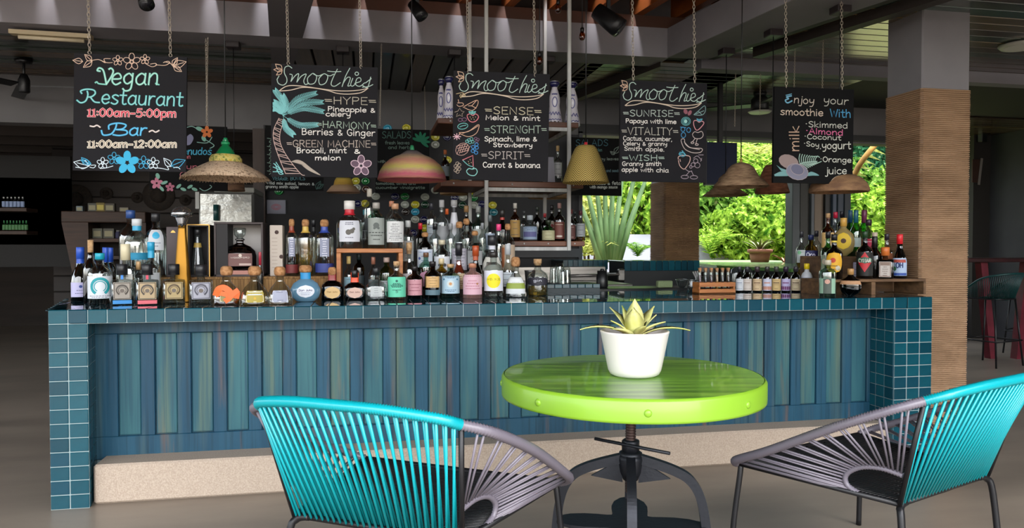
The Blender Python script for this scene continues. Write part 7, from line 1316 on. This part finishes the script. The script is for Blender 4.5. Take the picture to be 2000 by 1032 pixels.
p = W(1932, 712, z=0); stool(p.x, p.y, .25, 'dark green cord bar stool seen from behind beside the right column'); p = W(2012, 690, z=0); stool(p.x, p.y, .5, 'second dark green cord bar stool cut by the right edge')
# curtains / folding doors
for i, (a0, a1, cc) in enumerate(((1963, 1973, '94848e'), (1974, 1981, 'bab2c2'), (1982, 1989, '2a2a30'), (1989, 1995, '929ab4'), (1996, 2003, '1c1c20'), (2003, 2012, 'a4a4b4'))):
    yy2 = yr + .05 + (i % 2) * .04; MB().box((xw(a0, yy2), yy2, .02), (xw(a1, yy2), yy2 + .04, W(1980, 216, y=yy2).z), bev=.01).build('door_1_leaf', mat('folding leaf ' + cc, cc, .6), None, kind='structure')
t = thing('wall_lantern', 'small black wall lantern beside the right column', 'wall lamp', tuple(W(1922, 262, y=yr - .1))); MB().box((-.05, -.02, -.11), (.04, .06, .11), bev=.008).build('housing', M_black, t); MB().box((.04, .02, -.03), (.09, .1, .03), bev=.004).build('bracket', M_black, t)
t = thing('hanging_picture', 'brown board with a pale paper hung behind the right column', 'picture', tuple(W(1910, 350, y=4.975))); p = t.location; MB().box((-.09, 0, -.05), (.03, .02, .28), bev=.003).build('board', mat('brown board', '3c241a', .7), t); MB().box((.0, -.012, -.08), (.035, -.004, .3), Matrix.Rotation(.12, 4, 'Y')).build('paper', flat('8a8480'), t)
# ================================================================== GARDEN
import numpy as np
rng = np.random.default_rng(5)
def leafmat(name, c1, c2, tr=.35):
    m = bpy.data.materials.new(name); m.use_nodes = True; N = m.node_tree.nodes; L = m.node_tree.links; N.remove(N['Principled BSDF']); o = N['Material Output']
    tc = N.new('ShaderNodeTexCoord'); nz = N.new('ShaderNodeTexNoise'); nz.inputs['Scale'].default_value = 9; nz.inputs['Detail'].default_value = 3; L.new(tc.outputs['Object'], nz.inputs[0])
    r = N.new('ShaderNodeValToRGB'); r.color_ramp.elements[0].position = .35; r.color_ramp.elements[1].position = .62; r.color_ramp.elements[0].color = lin(c1); r.color_ramp.elements[1].color = lin(c2); k3 = r.color_ramp.elements.new(.75); k3.color = lin('f0f0b0'); L.new(nz.outputs[0], r.inputs[0])  # pale and dark stops put highlights and shade into the leaf colour
    d = N.new('ShaderNodeBsdfDiffuse'); t = N.new('ShaderNodeBsdfTranslucent'); mx = N.new('ShaderNodeMixShader'); mx.inputs[0].default_value = tr
    L.new(r.outputs[0], d.inputs[0]); L.new(r.outputs[0], t.inputs[0]); L.new(d.outputs[0], mx.inputs[1]); L.new(t.outputs[0], mx.inputs[2]); L.new(mx.outputs[0], o.inputs[0]); return m
def leafcloud(c, rad, n, size, name, m, parent, shell=.55, asp=.5):
    """many small pointed leaves filling a lumpy ellipsoid"""
    d = rng.normal(size=(n, 3)); d /= np.linalg.norm(d, axis=1)[:, None]; rr = (shell + (1 - shell) * rng.random(n) ** .6)
    lump = 1 + .18 * np.sin(d[:, 0] * 7 + c[0]) * np.sin(d[:, 2] * 6 + c[1]) + .1 * np.sin(d[:, 1] * 11)
    P = d * rr[:, None] * lump[:, None] * np.array(rad)
    nrm = d + rng.normal(scale=.7, size=(n, 3)); nrm /= np.linalg.norm(nrm, axis=1)[:, None]
    t = np.cross(nrm, rng.normal(size=(n, 3))); t /= np.linalg.norm(t, axis=1)[:, None]; s = np.cross(nrm, t); L_ = size * (.6 + .8 * rng.random(n))[:, None]
    v = np.stack([P - t * L_, P + s * L_ * asp + nrm * L_ * .15, P + t * L_, P - s * L_ * asp + nrm * L_ * .15], 1).reshape(-1, 3)
    me = bpy.data.meshes.new(name); me.from_pydata(v.tolist(), [], np.arange(4 * n).reshape(-1, 4).tolist()); me.materials.append(m)
    o = bpy.data.objects.new(name, me); COL.objects.link(o); o.parent = parent; return o
ML = {'br': leafmat('bright leaves', '33601a', 'a4c84c'), 'md': leafmat('mid leaves', '1e4a1c', '7ca444'), 'dk': leafmat('deep leaves', '10301c', '3c7450'), 'ye': leafmat('yellow leaves', '7c8c3c', 'c4c878')}
M_bark = mat('garden bark', '5a4632', .9, col2='3c2e20', scale=(12, 12, 3))
def shrub(label, px, py, Y, rx, rz, n, size, m, base=0, group=None, name='shrub', ry=None, z=None):
    c = W(px, py, y=Y); t = thing(name, label, 'shrub' if name == 'shrub' else 'tree', (c.x, Y, 0), 0, group); cz = c.z if z is None else z
    o = leafcloud((c.x, Y, cz), (rx, ry or rx * .8, rz), n, size, 'foliage', ML[m], t); o.location = (0, 0, cz); o['kind'] = 'stuff'
    w = MB()
    for k in range(5): a = k * 1.3; w.tube([(0.04 * cos(a), .04 * sin(a), 0), (rx * .2 * cos(a), rx * .2 * sin(a), cz * .6), (rx * .5 * cos(a), rx * .5 * sin(a), cz)], [.03, .022, .01], 6)
    w.build('stems', M_bark, t); return t
struct('ground_garden', MB().box((-9, BW + .2, -.05), (30, 40, .62)) if False else MB().box((x_disc + .5, BW + .25, .5), (x_r + .6, yr + .25, .60)).box((x_disc + .5, yr + .25, .5), (xr0 - .02, yr + 1.35, .60)).box((x_disc + .5, yr + 1.35, .5), (30, 40, .60)), mat('garden ground', 'a89c74', .95, col2='7c8a4c', scale=(2, 2, 2)))
bpy.data.objects['ground_garden'].location = (0, 0, 0)
GB = 'bushes outside the windows'
# low white garden wall
p, q = W(1205, 458, y=9.0), W(1470, 458, y=9.0); struct('wall_garden_low', MB().box((p.x - 1.2, 9.0, .55), (q.x + .3, 9.2, p.z)), mat('white garden wall', '9ca0b2', .8))
# window 1
for a in (('bright feathery shrub left behind the fan palm', 1150, 440, 8.0, .55, .5, 2600, .07, 'ye'), ('tall light green shrub behind the fan palm stems', 1215, 390, 9.8, 1.1, 1.3, 5000, .09, 'br'), ('mid green tree crown left of the column above the white wall', 1245, 350, 11.5, 1.6, 1.6, 5000, .11, 'md'), ('dark background tree behind the fan palm', 1160, 330, 13, 2.0, 2.0, 5000, .13, 'md'),
          ('dense mid green hedge bush right of the column', 1400, 425, 10.2, 1.1, 1.0, 3600, .12, 'md'), ('bright bush directly behind the terracotta pot', 1475, 452, 8.6, .95, .55, 5200, .085, 'br'), ('bright bush at the right side of the window', 1535, 450, 8.8, .8, .65, 4800, .085, 'br'), ('tall pale green tree above the pot', 1450, 375, 13.0, 1.9, 1.1, 6000, .11, 'br'), ('bluish green tree behind the brown bell lamp', 1520, 395, 14.5, 2.0, 1.4, 5000, .12, 'dk'),
          ('bright bush seen above the green bottles', 1690, 440, 9.2, 1.0, .75, 4800, .09, 'br'), ('dark green tree right of the milk board', 1700, 340, 12, 1.6, 1.4, 5200, .12, 'dk'), ('mid green bush lowest beside the sunflower bottle', 1660, 420, 11, 1.2, 1.2, 5000, .10, 'md'), ('bright bush seen in the slit beside the right column', 1900, 380, 8.5, 1.2, 1.6, 3500, .09, 'br'),
          ('large background tree filling the view over the pot', 1440, 320, 18, 3.6, 2.6, 6000, .18, 'md'), ('large background tree over the fan palm', 1200, 300, 19, 3.4, 3.2, 5000, .18, 'br'), ('large background tree filling the right window', 1720, 330, 18, 3.4, 3.2, 6000, .18, 'md')):
    shrub(a[0], *a[1:9][:7], a[8], group=GB)
# traveller's palm
c = W(1185, 506, y=6.3); tp_ = thing('fan_palm', 'traveller palm with a fan of thick pale green stems', 'palm', (c.x, 6.3, .6)); M_st = mat('palm stem', '3c5a34', .5, col2='6c8a5c', scale=(6, 6, 2), contrast=(.3, .7)); D = dep(c)
base = W(1195, 512, y=6.3)
for tx, ty, bx in ((1148, 375, 1178), (1165, 368, 1182), (1181, 365, 1186), (1197, 365, 1190), (1213, 366, 1196), (1238, 352, 1200), (1258, 360, 1206), (1132, 395, 1174)):
    a = W(bx, 512, y=6.3); b2 = W(tx, ty, y=6.3 + random.uniform(-.15, .15)); e = b2 + (b2 - a) * 1.1; w = MB(); w.tube([a, a.lerp(b2, .5) + V((0, 0, .03)), b2, e], [.065, .042, .028, .016], 10); w.build('stem', M_st, tp_, world=True)
    w = MB(); d = (e - b2).normalized(); s_ = d.cross(V((0, 1, 0))).normalized()
    for i in range(16):
        t_ = i / 15; q = b2.lerp(e, .5 + t_ * .6); 
        for sg in (-1, 1): tip = q + (s_ * sg * .35 + d * .12) * (1 - .5 * abs(t_ - .4)); w.add([q - d * .03, q + d * .03, tip], [(0, 1, 2)])
    w.build('leaf_blade', ML['br'], tp_, world=True)
# small palms and low plants by the white wall
def frondplant(label, px, py, Y, n, L_, m, group, wd=.012, e0=1.1, name='palm_plant', cat='plant'):
    c = W(px, py, y=Y); t = thing(name, label, cat, (c.x, Y, c.z), 0, group)
    for k in range(n):
        az = 2 * pi * k / n + random.uniform(-.2, .2); w = MB(); p = V((0, 0, 0)); d = V((cos(az), sin(az), 0)); e = e0 + random.uniform(-.15, .15); pts = []
        for i in range(9): pts.append(p.copy()); p += (d * cos(e) + ZZ * sin(e)) * L_ / 8; e -= .22
        w.tube(pts, [.008 * (1 - i / 10) for i in range(9)], 4)
        for i in range(1, 9):
            dd = (pts[i] - pts[i - 1]).normalized(); s_ = V((-d.y, d.x, 0))
            for h in (0, .5):
                q = pts[i - 1].lerp(pts[i], h); ll = L_ * .28 * (1 - abs(i - 4) / 7)
                for sg in (-1, 1): w.add([q - dd * wd, q + dd * wd, q + s_ * sg * ll + dd * ll * .5 - V((0, 0, ll * .15))], [(0, 1, 2)])
        w.build('frond', ML[m], t)
    return t
GP = 'small palms in the garden'
frondplant('small green palm in front of the white wall, left of the column', 1245, 500, 6.6, 9, .5, 'md', GP); frondplant('small palm right of the column against the white wall', 1385, 495, 7.5, 8, .9, 'br', GP); frondplant('yellow palm behind the fan palm at the left', 1142, 500, 7.0, 9, 1.0, 'ye', GP); frondplant('long drooping palm fronds above the pot', 1480, 300, 10.5, 8, 2.0, 'ye', GP, .022, .5)
c = W(1700, 310, y=6.5); t = thing('palm_branch', 'golden dry palm branch slanting across the right window', 'branch', tuple(c), 0, None); M_gb = mat('golden branch', 'b88a3c', .7, col2='8c6428', scale=(8, 8, 8)); P_ = smooth([V((W(1640, 430, y=6.5).x, 6.5, .60)), W(1650, 390, y=6.5), W(1672, 335, y=6.5), W(1695, 300, y=6.5), W(1732, 262, y=6.5), W(1790, 225, y=6.5)], 6)
MB().tube(P_, [.05, .05] + [.045] * (len(P_) - 3) + [.03], 8).build('stem', M_gb, t, world=True); w = MB()
for k in range(3, len(P_) - 1, 2): d_ = (P_[k + 1] - P_[k]).normalized(); w.add([P_[k], P_[k] + d_ * .07, P_[k] + d_ * .35 + V((.05, 0, -.32))], [(0, 1, 2)])
w.build('leaflets', ML['ye'], t, world=True, kind='stuff')
# pot
c = W(1484, 513, z=1.10); D = dep(c); k = D / F; t = thing('terracotta_pot', 'large terracotta pot with a dark bromeliad outside the window', 'potted plant', tuple(c)); M_ter = mat('terracotta', '96604c', .8, col2='84503e', scale=(8, 8, 8))
MB().lathe([(15 * k, 0), (17 * k, 1 * k), (20 * k, 19 * k)], 28, caps=True).build('pot', M_ter, t); MB().lathe([(20 * k, 18 * k), (23.5 * k, 19 * k), (24 * k, 25 * k), (21 * k, 26 * k), (19 * k, 22 * k)], 28, caps=False).build('rim', M_ter, t); MB().lathe([(19.5 * k, 23 * k), (.001, 23.5 * k)], 20, caps=False).build('soil', mat('dark soil', '3a2c20', .95), t)
M_brom = mat('bromeliad leaf', '5a3c34', .5, col2='7c9440', scale=(8, 8, 8))
for i in range(14): leafblade(i * 2.4, 42 * k * random.uniform(.7, 1.1), 2.6 * k, 1.1 + random.uniform(-.3, .2), .2, M_brom, t, base=(0, 0, 22 * k), name='leaf')
c = W(1533, 514, z=1.10); t = thing('red_bromeliad', 'low reddish bromeliad right of the terracotta pot', 'plant', tuple(c)); M_rb = mat('red leaf', '8a3c38', .5, col2='b87c4c', scale=(8, 8, 8))
for i in range(14): leafblade(i * 2.4, .19, .012, .9 + random.uniform(-.3, .2), .1, M_rb, t, base=(0, 0, 0), name='leaf')
# pale gravel strip with stones
gs = thing('gravel_bed', 'pale gravel and stones in front of the white garden wall', 'gravel', tuple(W(1400, 500, y=7.6))); w = MB()
for i in range(260):
    p = W(random.uniform(1140, 1470), 500, y=random.uniform(6.9, 8.7)); w.ball((p.x, p.y, .62), random.uniform(.03, .09), 6, (1, 1, .6))
gs.location = (0, 0, 0); w.build('stones', mat('pale stones', 'd0c8b4', .9), gs, kind='stuff')
MB().box((W(1370, 500, y=4.2).x, BW + .22, .85), (x_r + .3, 6.9, 1.10)).build('ground_planter_top', mat('mossy planter top', '587c3c', .6, col2='48682f', scale=(5, 5, 5)), None, kind='structure')
